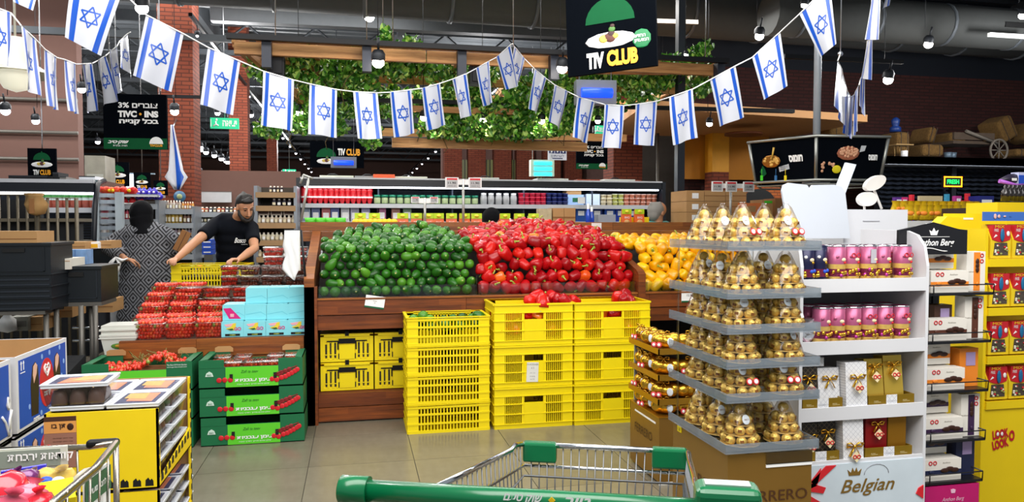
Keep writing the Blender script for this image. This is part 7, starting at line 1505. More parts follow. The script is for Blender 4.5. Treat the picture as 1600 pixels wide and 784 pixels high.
def cup_(c, lid): return prof_item('dairy_cup', [(0, 0), (.036, 0), (.042, .045), (.046, .047), (.046, .054), (0, .055)], [MT('cup_' + c[1:], c, .4, var=.1), MT('lid_' + lid[1:], lid, .4)], [0, 0, 0, 1, 1])
rowitems('dairy_cup', cup_('#b81c3a', '#e0405a'), 'red dairy cup in the back fridge', 'cup', 'red cups in the back fridge', 810, 853, 5, 10.12, zsh, .056, 3); rowitems('dairy_cup', cup_('#141c50', '#2a3a80'), 'navy dairy cup in the back fridge', 'cup', 'navy cups in the back fridge', 853, 887, 4, 10.12, zsh, .056, 3)
rowitems('dairy_cup', cup_('#c8b890', '#e8e0c8'), 'cream dairy cup in the back fridge', 'cup', 'cream cups in the back fridge', 938, 956, 2, 10.12, zsh, .05, 3); rowitems('dairy_cup', cup_('#b8b85a', '#dce0c0'), 'yellow-green dairy cup in the back fridge', 'cup', 'green cups in the back fridge', 956, 974, 2, 10.12, zsh, .055, 3); rowitems('dairy_cup', cup_('#c87858', '#e8c8b8'), 'peach dairy cup in the back fridge', 'cup', 'peach cups in the back fridge', 974, 1026, 6, 10.12, zsh, .055, 3)
def bx(name, label, cat, px0, px1, py0, py1, Y, d, mat, group=None, face=None, rz=0, z0=None, extra=None):
    xa, xb = XY(px0, Y), XY(px1, Y); za, zb = ZY((px0 + px1) / 2, py1, Y) if z0 is None else z0, ZY((px0 + px1) / 2, py0, Y); w = xb - xa; h = zb - za
    m = MB(); m.box(-w / 2, 0, 0, w / 2, d, h); o = m.build(name, mat, None, ((xa + xb) / 2, Y, za), (0, 0, rz)); tag(o, label, cat, group)
    if face: m = MB(); m.box(-w * face[1], -.003, h * face[2], w * face[1], 0, h * face[3]); m.build(face[0], face[4], o)
    return o
def seam(o, w, h, tape=True):
    m = MB(); m.box(-w / 2, -.002, h * .5 - .002, w / 2, 0, h * .5 + .002); m.build('seam', kraftd, o)
bx('milk_pack', 'pale blue and white carton pack in the back fridge right of the navy cups', 'carton', 887, 912, 304, 317, 10.1, .2, MT('milk_blue', '#9ab8e0', .5), None, ('green_print', .2, .3, .7, grn), z0=zsh); bx('milk_pack', 'brown paper cartons on the pale blue pack in the back fridge', 'carton', 885, 908, 298, 304, 10.1, .2, kraft); bx('price_sign', 'small white price panel on the fridge shelf', 'price tag', 903, 914, 308, 318, 9.97, .01, wht); bx('milk_pack', 'white blue-topped carton beside the price panel', 'carton', 916, 937, 303, 317, 10.1, .2, MT('milk_white', '#c8d8ea', .5), z0=zsh)
for i, (a, c) in enumerate(((472, '#8fa0b8'), (487, '#5a6a9a'), (503, '#b85a5a'), (517, '#4a5aa0'), (533, '#c8c8d0'), (548, '#a8a8c0'), (565, '#9a9ac0'), (590, '#b05a8a'), (612, '#a06a5a'), (630, '#6a8a6a'))):
    bx('chilled_pack', 'small printed pack on the lower fridge shelf, ' + nth(i) + ' from the left', 'pack', a, a + 13, 321 + i % 3, 345, 10.1, .1, MT('pack_' + c[1:], c, .4, var=.3, scale=30), 'packs on the lower fridge shelf', ('pack_label', .35, .2, .6, wht), z0=1.483)
for i, (a, c) in enumerate(((900, '#1a50a0'), (925, '#12307a'), (945, '#1a50b0'), (962, '#1438a0'), (978, '#1a3a90'), (990, '#223a80'))): bx('blue_pack', 'blue pack on the lower fridge shelf, ' + nth(i) + ' from the left', 'pack', a, a + 16, 322, 345, 10.1, .12, MT('pack_' + c[1:], c, .4, var=.2), 'blue packs on the lower fridge shelf', ('pack_label', .3, .4, .7, wht), z0=1.483)
# wares on the back ledge of the stand
zl = 1.386; ofz = MT('orange_pouch', '#e8641e', .4, var=.3, scale=30); lime = MT('lime_head', '#b8d818', .4)
def pouch(label, px, Y=6.85):
    t = thing('snack_pouch', label, 'pouch', (XY(px, Y), Y, zl), 0, 'orange pouches behind the stand'); w = .1; m = MB(); m.prismx([(0, 0), (.06, 0), (.035, .16), (.025, .16)], -w / 2, w / 2); m.build('pouch_body', ofz, t); m = MB(); m.prism([(-w / 2, .115), (w / 2, .115), (w / 2, .165), (-w / 2, .165)], .012, .02); m.build('lime_header', lime, t); m = MB(); m.ell((0, .006, .035), (.03, .008, .025), 12, 6); m.build('biscuit_print', MT('biscuit', '#d8a868', .5), t); m = MB(); m.ell((0, .004, .14), (.022, .012, .014), 10, 5); m.build('flower_print', MT('flower_yel', '#f0e040', .5), t); txt('BIG', wht, t, (0, .004, .08), h=.02, wid=.05); return t
p0 = None
for i, px in enumerate((563, 585, 629, 651, 670, 686, 706, 727, 745, 790, 812, 834)):
    lb = 'orange pouch with lime header behind the wooden back board, ' + nth(i) + ' from the left'
    if p0 is None: p0 = pouch(lb, px)
    else: dup(p0, (XY(px, 6.85), 6.85, zl), U(-.15, .15), lb)
for px, g in ((980, 1), (1000, 2)): dup(p0, (XY(px, 7.0), 7.0, zl + .05), 0, 'orange pouch with lime header right of the blue bottles, ' + ('left' if g == 1 else 'right') + ' one')
yf = MT('yellow_fruit_skin', '#f4c416', .35, var=.1)
for i in range(18):
    px = 556 + (i % 9) * 7.5; lv_ = i // 9; o = MB().ell((0, 0, 0), (.034, .03, .028), 12, 9).build('yellow_fruit', yf, None, (XY(px, 6.75) , 6.75 + .05 * lv_, zl + .04 + .045 * lv_)); tag(o, 'yellow fruit behind the avocado heap, ' + nth(i % 9) + ' from the left, ' + ('front' if i < 9 else 'back') + ' row', 'fruit', 'yellow fruit behind the avocados'); link('stem', MB().cyl((0, 0, .026), (0, 0, .034), .004, 5).mesh('stem', stem_m), o)
lbg = MT('lime_bag', '#4fc022', .35, var=.2); dgb = MT('dark_green_bag', '#0f5a34', .35)
for i, px in enumerate((485, 501, 516, 532)):
    t = thing('salad_bag', 'bright green salad bag at the left of the back board, ' + nth(i) + ' from the left', 'bag', (XY(px, 6.72), 6.72, zl), 0, 'salad bags'); m = MB(); m.lathe([(0, 0), (.05, .01), (.055, .05), (.045, .09), (.05, .12), (0, .11)], 10, sy=.5, mod=lambda a, z: 1 + .12 * math.sin(3 * a + z * 30)); m.build('bag_body', lbg, t); m = MB(); m.prism([(.0, .05), (.05, .09), (.05, .03), (.02, .01)], -.032, -.028); m.build('dark_print', dgb, t); m = MB(); m.ell((-.01, -.03, .05), (.018, .004, .018), 10, 5); m.build('kiwi_print', MT('kiwi', '#8a8a50', .5), t)
bx('cardboard_carton', 'low cardboard carton behind the pepper heap, left one', 'carton', 864, 881, 325, 350, 6.9, .2, kraft, None, ('tape', .5, .55, .62, kraftd), z0=zl); bx('cardboard_carton', 'low cardboard carton behind the pepper heap, right one', 'carton', 881.5, 899, 325, 350, 6.9, .2, kraft, None, ('tape', .5, .55, .62, kraftd), z0=zl); bx('paper_bag', 'crumpled beige bag left of the low cartons behind the peppers', 'bag', 842, 862, 326, 350, 6.9, .1, MT('beige_bag', '#b8ac88', .6, var=.4, scale=30), z0=zl)
for k, (px, top) in enumerate(((919, 318), (926, 323))): m = MB(); h = ZY(px, top, 6.9) - zl; m.lathe([(0, 0), (.026, 0), (.026, h * .6), (.012, h * .8), (.012, h), (0, h)], 12, mis=[0, 0, 0, 1, 1]); o = m.build('blue_bottle', [MT('blue_glass', '#1a4ec8', .15, coat=.5), wht], None, (XY(px, 6.9), 6.9 + .03 * k, zl)); tag(o, 'blue bottle standing behind the pepper heap, ' + ('left' if k == 0 else 'right') + ' one', 'bottle', 'blue bottles')
bx('clear_box', 'clear grey plastic box behind the peppers beside the blue bottles', 'box', 935, 962, 335, 349, 6.9, .15, MT('grey_clear', '#a8b0b8', .3, alpha=.7), z0=zl); bx('yellow_crate_rim', 'yellow crate edge between the blue bottles and the grey-haired head', 'crate', 973, 1014, 339, 349, 7.1, .1, yel, None, ('crate_slot', .3, .3, .5, blk), z0=zl)
m = MB(); m.box(-.05, 0, 0, .05, .004, .06); o = m.build('blank_card', wht, None, (XY(932, 6.55), 6.55, 1.40), (.05, 0, .1)); tag(o, 'blank cream card stuck on the back board above the peppers', 'card')
# electronic price tags on poles
def etag(label, px, pys, ptop, Y, tags, w, h, z0=1.386):
    x = XY(px, Y); t = thing('price_pole', label, 'price sign', (x, Y, z0)); zt3 = ZY(px, ptop, Y) - z0; m = MB(); m.cyl((0, 0, 0), (0, 0, zt3), .012, 8); m.build('pole', MT('pole_alu', '#b4b4ae', .35, .5), t); xs = [XY(q, Y) - x for q in tags]; m = MB(); m.box(min(xs + [-.02]), -.005, zt3 - .05, max(xs + [.02]), .012, zt3 - .005); m.build('cross_bar', wht, t)
    for q in xs:
        m = MB(); m.box(q - w / 2, -.02, zt3 - h * .85, q + w / 2, -.006, zt3 + h * .15); o = m.build('price_tag', wht, t); m = MB(); m.box(q - w * .4, -.022, zt3 - h * .08, q + w * .4, -.02, zt3 + h * .08); m.build('red_bar', red, o); m = MB(); m.box(q - w * .42, -.0205, zt3 - h * .78, q + w * .42, -.02, zt3 - h * .1); m.build('grey_screen', MT('eink_grey', '#b8b8b8', .5), o); txt('11.90', blk, o, (q, -.022, zt3 - h * .35), h=h * .2, wid=w * .6, bold=.02); txt('0000 00', blk, o, (q, -.022, zt3 - h * .62), h=h * .08, wid=w * .6)
    return t
etag('twin price tags on a tall pole behind the avocado heap right side', 724, 0, 280, 6.7, (706, 742), .12, .10); etag('small twin price tags on a short pole behind the avocado heap', 664, 0, 309, 6.75, (649, 678), .075, .055); etag('three price tags on a pole behind the chocolate pyramids', 1141, 0, 286, 6.7, (1119, 1141, 1168), .115, .10)
t = thing('tag_bracket', 'slanted white metal bracket at the left end of the back board', 'bracket', PY(470, 346, 6.55)); a = PY(483, 276, 6.55) - t.location; m = MB(); m.cyl((.0, 0, 0), a, .011, 8); m.cyl(a + Vector((-.04, 0, .02)), a + Vector((-.075, 0, -.06)), .01, 6); m.cyl(a + Vector((-.05, 0, .015)), a + Vector((.03, 0, -.015)), .012, 6); m.build('bracket_arm', MT('pole_alu', '#b4b4ae', .35, .5), t)
# cartons on the right behind the pyramids
for r_ in range(3):
    for c in range(3): 
        a = (1072, 1100, 1133)[c]; b_ = (1100, 1133, 1166)[c]; y0 = (331, 314, 297)[r_]; o = bx('cardboard_carton', 'brown carton in the stack behind the pyramids, ' + ['left', 'middle', 'right'][c] + ' column, ' + ['bottom', 'middle', 'top'][r_], 'carton', a + .3, b_ - .3, y0 + .5, y0 + 17, 7.4, .4, kraft, 'brown cartons behind the pyramids', ('label', .18, .25, .75, wht) if c == 0 else ('tape', .5, .48, .53, kraftd), z0=None)
o = MB().box(XY(1071, 7.4), 7.38, .12, XY(1216, 7.4), 7.85, ZY(1100, 349, 7.4)).build('grey_table', MT('table_grey', '#55565a', .6)); tag(o, 'grey table block carrying the brown cartons behind the pyramids', 'table'); link('table_leg', MB().box(XY(1075, 7.4), 7.4, 0, XY(1210, 7.4), 7.8, .12).mesh('table_leg', darksteel), o)
bx('orange_carton', 'orange carton with a round cut-out right of the brown cartons', 'carton', 1160, 1189, 317, 348, 7.3, .25, MT('orange_carton', '#e07a3a', .6), None, ('round_cutout', .2, .55, .85, kraft)); bx('cardboard_carton', 'brown carton between the orange carton and white card', 'carton', 1190, 1210, 312, 348, 7.45, .25, kraft, None, ('green_tape', .3, .85, .95, green)); bx('cardboard_carton', 'narrow brown carton just left of the white rounded card', 'carton', 1211, 1222, 310, 348, 7.4, .25, kraftd, None, ('label', .2, .4, .6, wht))
t = thing('brick_oven', 'orange brick oven arch glimpsed behind the cartons', 'oven', PY(1195, 318, 9.8)); m = MB(); pts = [(.38 * math.cos(PI * i / 14), .38 * math.sin(PI * i / 14) * .8) for i in range(15)]; m.prism(pts, 0, .5); m.build('oven_body', brickmat('oven_brick', '#d07030', '#c06028', '#8a4a28', .1, .04, .006), t); m = MB(); m.prism([(x * .7 - .1, z * .7) for x, z in pts], -.01, 0); m.build('oven_mouth', blk, t); m = MB(); m.box(-.6, 0, -1.75, .6, .6, 0); m.build('oven_base', brick_dark, t)
# ================================================================ WHITE BOARDS ABOVE THE GIFT SHELF
wb = MT('matte_white_card', '#d6d8de', .7, var=.02)
Y = 2.86; z = lambda py: ZY(1300, py, Y); x = lambda px: XY(px, Y)
t = thing('display_plinth', 'white cardboard box unit with a slot rising behind the gift shelf', 'display', (0, Y, 0)); m = MB(); m.box(x(1318), 0, 0, x(1418), .3, z(327)); m.build('box_body', wb, t); m = MB(); m.box(x(1348), -.002, z(346), x(1374), 0, z(344.6)); m.build('slot', gin, t)
m = MB(); pts = [(x(1228), z(372)), (x(1322), z(372)), (x(1313), z(300)), (x(1307), z(292)), (x(1296), z(289)), (x(1262), z(290)), (x(1258), z(296)), (x(1254), z(290)), (x(1225), z(287)), (x(1217), z(291)), (x(1215), z(300))]; m.prism(pts, -.03, -.02); m.build('rounded_card', MT('blue_white_card', '#cdd4de', .6, var=.02), t)
t = thing('leaning_board', 'slanted narrow white panel standing on the white box unit', 'panel', (0, Y + .1, 0)); m = MB(); m.prism([(x(1316), z(326)), (x(1334), z(326)), (x(1360), z(253)), (x(1344), z(250))], 0, .012); m.build('panel_board', MT('blue_white_card2', '#dbe4f2', .5, var=.02), t)
for k, (px, py, rx, ry, an) in enumerate(((1354, 311, 19, 13, .1), (1366, 286, 23, 12, .45))):
    p = PY(px, py, Y + .12); m = MB(); m.prism([(rx * Y / F * math.cos(2 * PI * i / 24), ry * Y / F * math.sin(2 * PI * i / 24)) for i in range(24)], -.012, .012); o = m.build('rounded_pad', MT('cream_pad', '#d9d5cf', .7), None, p, (0, -an, 0)); tag(o, ['lower', 'upper'][k] + ' cream rounded pad leaning beside the slanted white panel', 'pad', 'cream rounded pads')
    link('pad_stem', MB().cyl((0, .018, -.02), (0, .018, -(.07 if k == 0 else .13)), .006, 5).mesh('pad_stem', MATS['cream_pad']), o)
# ================================================================ LOFT WITH HAY BALES AND WAGON
hay = MT('hay', '#7a5a2c', .95, var=.5, scale=30, bump=1, bscale=80, bdist=.02); oldw = MT('old_wood', '#4a3c30', .9, var=.3); zf = ZY(1500, 246, 10.0)
def bale(label, px, py0, py1, w, rz=0, tilt=0, Y=11.0):
    zc = ZY(px, (py0 + py1) / 2, Y); h = (py1 - py0) * Y / F; t = thing('hay_bale', label, 'hay bale', (XY(px, Y), Y, max(zc - h / 2, zf)), rz, None); m = MB(); m.cbox((0, 0, h / 2), (w * Y / F, .5, h)); o = m.build('bale_straw', hay, t, None, (0, tilt, 0)); bv = o.modifiers.new('b', 'BEVEL'); bv.width = .06; bv.segments = 3
    m = MB()
    for sx in (-.25, .25): m.box(sx * w * Y / F - .006, -.256, 0, sx * w * Y / F + .006, -.25, h)
    m.build('baling_twine', oldw, t, None, (0, tilt, 0))
bale('hay bale on the loft directly right of the hummus sign', 1394, 206, 246, 26); bale('hay bale behind the sign on the loft, left part', 1300, 195, 246, 48, 0, 0, 11.5); bale('low rounded hay bale on the loft beside the little table', 1440, 226, 247, 44); bale('hay bale in shade in the middle of the loft', 1478, 207, 232, 34, 0, 0, 11.6); bale('tilted hay bale leaning beside the blue lantern', 1436, 198, 226, 16, 0, .3, 11.4); bale('big hay bale tilted on end above the wagon', 1562, 180, 222, 34, 0, -.5, 11.6); bale('hay bale at the far right edge of the loft', 1592, 190, 225, 24, 0, .4, 11.5); bale('low hay bale behind the wagon wheel', 1580, 233, 247, 34)
t = thing('farm_wagon', 'old dark wooden wagon with spoked wheel on the loft', 'wagon', (XY(1530, 10.6), 10.6, zf)); m = MB(); m.cbox((-.1, .25, .32), (.9, .5, .05)); m.cbox((-.15, 0, .42), (.8, .04, .12)); m.build('wagon_bed', oldw, t); m = MB(); m.tube([(-.35, -.05, .5), (.3, -.05, .30)], .03, 4); m.build('shaft', MT('grey_wood', '#6a6258', .8), t)
rim_ = MB(); rim_.tube([(.28 + .17 * math.cos(a), -.08, .19 + .18 * math.sin(a)) for a in [2 * PI * i / 20 for i in range(20)]], .02, 5, closed=True); wo_ = rim_.build('wheel', MATS['grey_wood'], t)
for k in range(8): a = 2 * PI * k / 8; link('spoke', MB().cyl((.28, -.08, .19), (.28 + .16 * math.cos(a), -.08, .19 + .17 * math.sin(a)), .01, 5).mesh('spoke', MATS['grey_wood']), wo_)
t = thing('small_table', 'little wooden folding table on the loft beside the hay', 'table', (XY(1405, 10.4), 10.4, zf)); m = MB(); m.cbox((0, 0, .22), (.32, .2, .02)); m.build('tabletop', MT('pale_wood', '#9a7a4a', .8), t)
for sx in (-.12, -.02, .1): m = MB(); m.cyl((sx, 0, .21), (sx + .02, 0, 0), .008, 5); m.build('leg', MATS['pale_wood'], t)
m = MB(); m.lathe([(0, 0), (.05, 0), (.05, .12), (0, .12)], 12, mis=[0, 1, 0]); o = m.build('tin_can', [steel, wht], None, (XY(1411, 10.3), 10.3, zf)); tag(o, 'white tin can under the little loft table', 'can'); 
for k, px in enumerate((1479, 1488)): m = MB(); m.lathe([(0, 0), (.05, 0), (.065, .11), (.06, .11), (.045, .01), (0, .01)], 12); o = m.build('metal_bucket', MT('bucket_zinc', '#5a6a78', .5, .5), None, (XY(px, 10.3), 10.3 + .03 * k, zf)); tag(o, ['left', 'right'][k] + ' zinc bucket on the edge of the loft', 'bucket', 'zinc buckets')
t = thing('blue_lantern', 'dark blue lantern standing on a hay bale of the loft', 'lantern', PY(1399, 206, 11)); m = MB(); m.lathe([(0, 0), (.09, 0), (.09, .07), (.05, .1), (.06, .12), (.07, .2), (.03, .24), (0, .25)], 12); m.build('lantern_body', MT('blue_metal', '#1a3a80', .4), t)
t = thing('glowing_sign', 'small yellow-framed sign with glowing green letters on the shutter', 'sign', PY(1489, 292, 9.95)); m = MB(); w, h = .335, .165; m.box(-w / 2, 0, 0, w / 2, .05, h); m.build('sign_box', blk, t); m = MB(); e = .02
for b_ in ((-w / 2, 0, w / 2, e), (-w / 2, h - e, w / 2, h), (-w / 2, 0, -w / 2 + e, h), (w / 2 - e, 0, w / 2, h)): m.box(b_[0], -.004, b_[1], b_[2], 0, b_[3])
m.build('yellow_frame', MT('frame_glow', '#f0b020', .4, emit='#ff9a18', es=2.2), t); txt('FRESH', MT('letter_glow', '#20d860', .4, emit='#10e860', es=2.0), t, (0, -.003, h / 2), h=.07, wid=.22, bold=.03)
# wares behind the racks on the right
bx('shelf_block', 'dark low shelf block behind the yellow candy heap', 'shelf', 1330, 1640, 345, 500, 4.1, .5, darksteel, None, ('shelf_edge', .5, .97, 1.0, fwhite), z0=.0)
random.seed(8); cb = MT('yellow_candy_bag', '#e8b41c', .3, .1, coat=.4, var=.5, scale=40)
for i in range(26): px = 1420 + (i % 13) * 10.5; m = MB(); m.lathe([(0, 0), (.045, .01), (.05, .04), (.03, .085), (.045, .105)], 8, sy=.5, mod=lambda a, z: 1 + .15 * math.sin(2 * a + z * 50)); o = m.build('candy_bag', cb, None, (XY(px, 4.2), 4.2 + .12 * (i // 13), ZY(1450, 345, 4.1) + .0 + .03 * (i // 13)), (0, 0, U(-.4, .4))); tag(o, 'yellow candy bag behind the black header, ' + NTH[i % 13] + ' from the left, ' + ('front' if i < 13 else 'back') + ' row', 'candy bag', 'yellow candy bags'); link('bag_label', MB().ell((0, -.02, .05), (.025, .008, .015), 8, 5).mesh('bag_label', org), o)
zc = ZY(1450, 345, 4.1)
for i, (px, py0, w, c, nm) in enumerate(((1404, 308, 12, '#5a2a8a', 'purple'), (1413, 308, 10, '#d8307a', 'pink'), (1420, 316, 12, '#5ab0c8', 'light blue'), (1431, 315, 10, '#2a3ac0', 'blue'), (1426, 304, 4, '#e0283a', 'red spade-shaped'), (1476, 316, 10, '#4aa0b8', 'teal'), (1481, 303, 4, '#3a9ac0', 'blue spade-shaped'), (1490, 316, 10, '#7a2a9a', 'violet'), (1497, 306, 10, '#c03a90', 'magenta'), (1513, 302, 4, '#e03040', 'red stick'), (1516, 316, 10, '#4a4ac0', 'indigo'))):
    o = bx('toy_card', nm + ' toy packet standing behind the candy heap, ' + nth(i) + ' from the left', 'toy', px - w / 2, px + w / 2, py0, 345, 4.6, .03, MT('toy_' + c[1:], c, .4, var=.3, scale=40), 'toy packets behind the candy', ('toy_label', .3, .75, .9, wht) if w > 8 else None, .05 * (i % 3), z0=zc)
bx('beige_sign', 'beige printed card with small pictures behind the candy heap', 'sign', 1436, 1472, 306, 345, 4.5, .02, MT('beige_card', '#c8b890', .6), None, ('printed_cake', .25, .62, .74, brown), z0=zc); bx('price_sign', 'red and white price frame among the toys', 'price sign', 1500, 1514, 313, 345, 4.45, .01, wht, None, ('red_bar', .5, .88, 1.0, red), z0=zc)
o = bx('dark_mound', 'dark rounded chocolate display top left of the yellow panel', 'display', 1510, 1556, 325, 345, 3.9, .2, MT('mound_brown', '#2a1c18', .5, var=.4, scale=60), None, ('gold_specks', .4, .3, .6, gold), z0=zc)
bx('blue_tray_pack', 'dark blue pack lying on the candy heap', 'pack', 1530, 1552, 306, 345, 4.5, .1, MT('deep_blue_pack', '#1a2478', .4), None, ('white_print', .35, .7, .85, wht), z0=zc)
for i in range(6): m = MB(); m.lathe([(0, 0), (.022, 0), (.022, .05), (.01, .065), (.01, .085), (0, .085)], 10); o = m.build('dark_bottle', MT('dark_bottle', '#1a120e', .2, coat=.5), None, (XY(1570 + i * 6.5, 3.3), 3.3, ZY(1580, 314, 3.3))); tag(o, 'small dark bottle on the yellow panel at the right edge, ' + nth(i) + ' from the left', 'bottle', 'dark bottles on the yellow panel')
t = thing('cone_bouquet', 'dark cone packet with purple ribbon lying above the dark bottles', 'packet', PY(1575, 283, 3.35)); m = MB(); m.tube([(-.06, 0, 0), (.0, 0, .012), (.06, 0, .014)], [.008, .025, .03], 8); m.build('packet_body', MT('dark_violet', '#241c34', .4), t); m = MB(); m.tube([(-.065, -.01, 0), (.02, -.03, -.02), (.07, -.03, -.018)], [.012, .006, .006], 6); m.build('purple_ribbon', MT('violet_ribbon', '#b060c8', .3), t); m = MB(); m.cbox((.01, -.03, .008), (.03, .002, .014)); m.build('white_label', wht, t); m = MB(); m.cyl((.05, 0, -.0), (.05, 0, -.085), .006, 5); m.build('stand_rod', darksteel, t)
bx('cosmetic_box', 'white and blue box at the right edge above the yellow panel', 'box', 1590, 1606, 269, 314, 3.32, .05, MT('white_blue_box', '#c8ccf0', .4), None, ('blue_print', .5, .5, .9, blu))
# ================================================================ LEFT: FRIDGE, SHELVES, CRATES
LYF = 9.0; x0_, x1_ = -6.2, XY(150, LYF); lf = thing('open_fridge', 'open refrigerated shelf with curved glass end at the left edge', 'fridge', (0, LYF, 0)); zt5 = ZY(80, 280, LYF)
m = MB(); m.box(x0_, .9, 0, x1_, .95, zt5); m.build('back_wall', fin, lf); m = MB(); m.box(x0_, -.05, zt5 - .14, x1_, .95, zt5 - .04); m.build('canopy', fdark, lf); m = MB(); m.box(x0_, -.06, zt5 - .04, x1_, .95, zt5); m.build('canopy_top', fwhite, lf); m = MB(); m.box(x0_, -.04, zt5 - .165, x1_, .02, zt5 - .142); m.build('lamp_strip', strip, lf)
zs5 = ZY(100, 325, LYF)
for z in (zs5, 1.2, .8): rack_x(lf, x0_, x1_, z, .85)
m = MB(); m.box(x0_, -.1, 0, x1_, .9, .6); m.build('base_tank', fdark, lf)
m = MB(); m.prismx([(-.3, .5), (-.1, zt5 - .3), (0, zt5), (.95, zt5), (.95, .5)], x1_, x1_ + .03); m.build('end_glass', glassy('fridge_glass', .12, 1.0, (.8, .9, .92, 1)), lf); m = MB(); m.tube([(x1_ + .03, -.3, .5), (x1_ + .03, -.12, zt5 - .3), (x1_ + .03, -.02, zt5 - .05), (x1_ + .03, .2, zt5)], .03, 8); m.build('end_frame', fdark, lf)
m = MB(); 
for k in range(14): m.box(XY(128, 9.1), .05, zs5 - .08 - .03 * k, XY(150, 9.1), .07, zs5 - .06 - .03 * k)
m.build('black_slats', black, lf)['kind'] = 'stuff'
gb_ = prof_item('cold_bottle', [(0, 0), (.04, 0), (.042, .09), (.04, .12), (.05, .15), (.05, .2), (.02, .22), (0, .22)], [MT('label_rust', '#8a3c28', .4), MT('bottle_clear', '#b8c8c0', .3), MT('cap_green', '#4f9a4a', .4)], [1, 0, 1, 2, 2, 2, 2])
rowitems('cold_bottle', gb_, 'green-topped bottle in the left fridge', 'bottle', 'green-topped bottles in the left fridge', 62, 149, 9, 9.2, zs5 + .002, jit=.01)
for i, (a, b_, y) in enumerate(((15, 76, 274), (84, 93, 269), (95, 105, 276), (125, 150, 275))): bx('roof_box', ['long dark tray', 'slanted black folder', 'small grey loop lid', 'flat white carton'][i] + ' lying on the left fridge roof', 'tray', a, b_, y, 280, 9.3, .3, (black, black, greysteel, fwhite)[i], None, ('rim', .5, .8, 1.0, darksteel), z0=zt5 + .001)
# white wrapped pallet column on the fridge
bx('wrapped_stack', 'tall pale wrapped stack standing behind the left fridge', 'stack', 134, 166, 243, 285, 10.2, .4, MT('wrap_grey', '#9a9688', .4, var=.3, scale=10), None, ('clear_wrap', .4, .1, .9, MT('wrap_light', '#b8b8ae', .3, var=.3)), z0=0)
# gondola shelves
def gondola(label, px0, px1, Y, levels, top, mat, ends=True):
    t = thing('grocery_shelf', label, 'shelf', (0, Y, 0)); xa, xb = XY(px0, Y), XY(px1, Y)
    for py in levels: rack_x(t, xa, xb, ZY((px0 + px1) / 2, py, Y), .4, mat, .06)
    m = MB(); m.box(xa, .4, 0, xb, .43, ZY(px0, top, Y)); m.build('back_panel', MT('shelf_back', '#3a342e', .7), t)
    for x_ in (xa, xb): m = MB(); m.box(x_ - .02, -.0, 0, x_ + .02, .43, ZY(px0, top, Y)); m.build('upright', MT('upright_grey', '#8a9098', .4, .4), t)
    return t
gondola('grey grocery shelf behind the robed woman', 190, 246, 9.6, (319, 343, 368, 395, 425), 312, MT('shelf_grey', '#a0a6ac', .4, .3)); gondola('grey grocery shelf between the woman and the man', 248, 302, 9.9, (327, 349, 372, 398), 322, MATS['shelf_grey']); gondola('grocery shelf directly behind the bearded man', 304, 398, 10.3, (332, 348, 370, 395), 322, MATS['shelf_grey'])
gondola('wooden-edged grocery shelf right of the bearded man', 400, 462, 9.4, (301, 322, 349, 376, 402), 290, MT('shelf_wood', '#a8845a', .5))
t = thing('shelf_end', 'slatted silver shelf end beside the left fridge', 'shelf end', (0, 9.3, 0)); xa, xb = XY(168, 9.3), XY(181, 9.3)
for k in range(14): m = MB(); z_ = ZY(170, 302, 9.3) - .075 * k; m.box(xa, 0, z_ - .045, xb, .03, z_); m.build('slat', MT('silver_slat', '#8a949e', .3, .6), t)
m = MB(); m.box(xb, -.02, 0, xb + .08, .05, ZY(170, 300, 9.3)); m.build('post', MT('pale_post', '#b8c4cc', .4, .3), t); m = MB(); m.box(xa, .03, 0, xb, .05, ZY(170, 302, 9.3) - 1.05); m.build('lower_panel', fwhite, t)
conem = MB(); conem.lathe([(0, 0), (.055, 0), (.0, .12)], 12); conem.lathe([(.056, 0), (.058, .012), (.05, .014)], 12, mi=1); cm_ = conem.mesh('red_cone_pack', [red, wht]); rowitems('red_cone_pack', cm_, 'red cone-shaped pack on the grey shelf', 'pack', 'red cones', 189, 227, 3, 9.62, ZY(218, 319, 9.6) + .002)
def smallrow(label, cat, group, px0, px1, n, py0, py1, Y, cols, name, lab_=True, lv=1):
    zb = ZY((px0 + px1) / 2, py1, Y) + .002; h = (py1 - py0) * Y / F; w = (px1 - px0) / n * Y / F * .92
    for i in range(n):
        c = cols[i % len(cols)]; px = px0 + (px1 - px0) * (i + .5) / n; m = MB(); m.lathe([(0, 0), (w / 2, 0), (w / 2, h * .68), (w * .22, h * .82), (w * .24, h), (0, h)], 8, mis=[0, 0, 0, 1, 1]); o = m.build(name, [MT('ware_' + c[1:], c, .4, var=.25, scale=25), MT('ware_cap', '#d8cfc0', .4)], None, (XY(px, Y), Y + .06, zb)); tag(o, label + ', ' + nth(i) + ' from the left', cat, group); m = MB(); m.box(-w * .3, -w / 2 - .003, h * .15, w * .3, -w / 2, h * .5); m.build('ware_label', wht if i % 2 else MT('label_cream', '#e0d4b0', .5), o)
smallrow('small red can on the grey shelf behind the woman', 'can', 'red cans', 190, 217, 6, 327, 343, 9.6, ['#a8203a', '#c04a60'], 'drink_can'); smallrow('pale snack bag on the top of the middle grey shelf', 'bag', 'pale bags', 250, 282, 7, 314, 327, 9.9, ['#b8a898', '#c8beb4', '#9a8a80'], 'snack_bag'); smallrow('amber bottle on the middle grey shelf top', 'bottle', 'amber bottles', 283, 302, 5, 316, 327, 9.9, ['#d8963a', '#b86a2a'], 'amber_bottle')
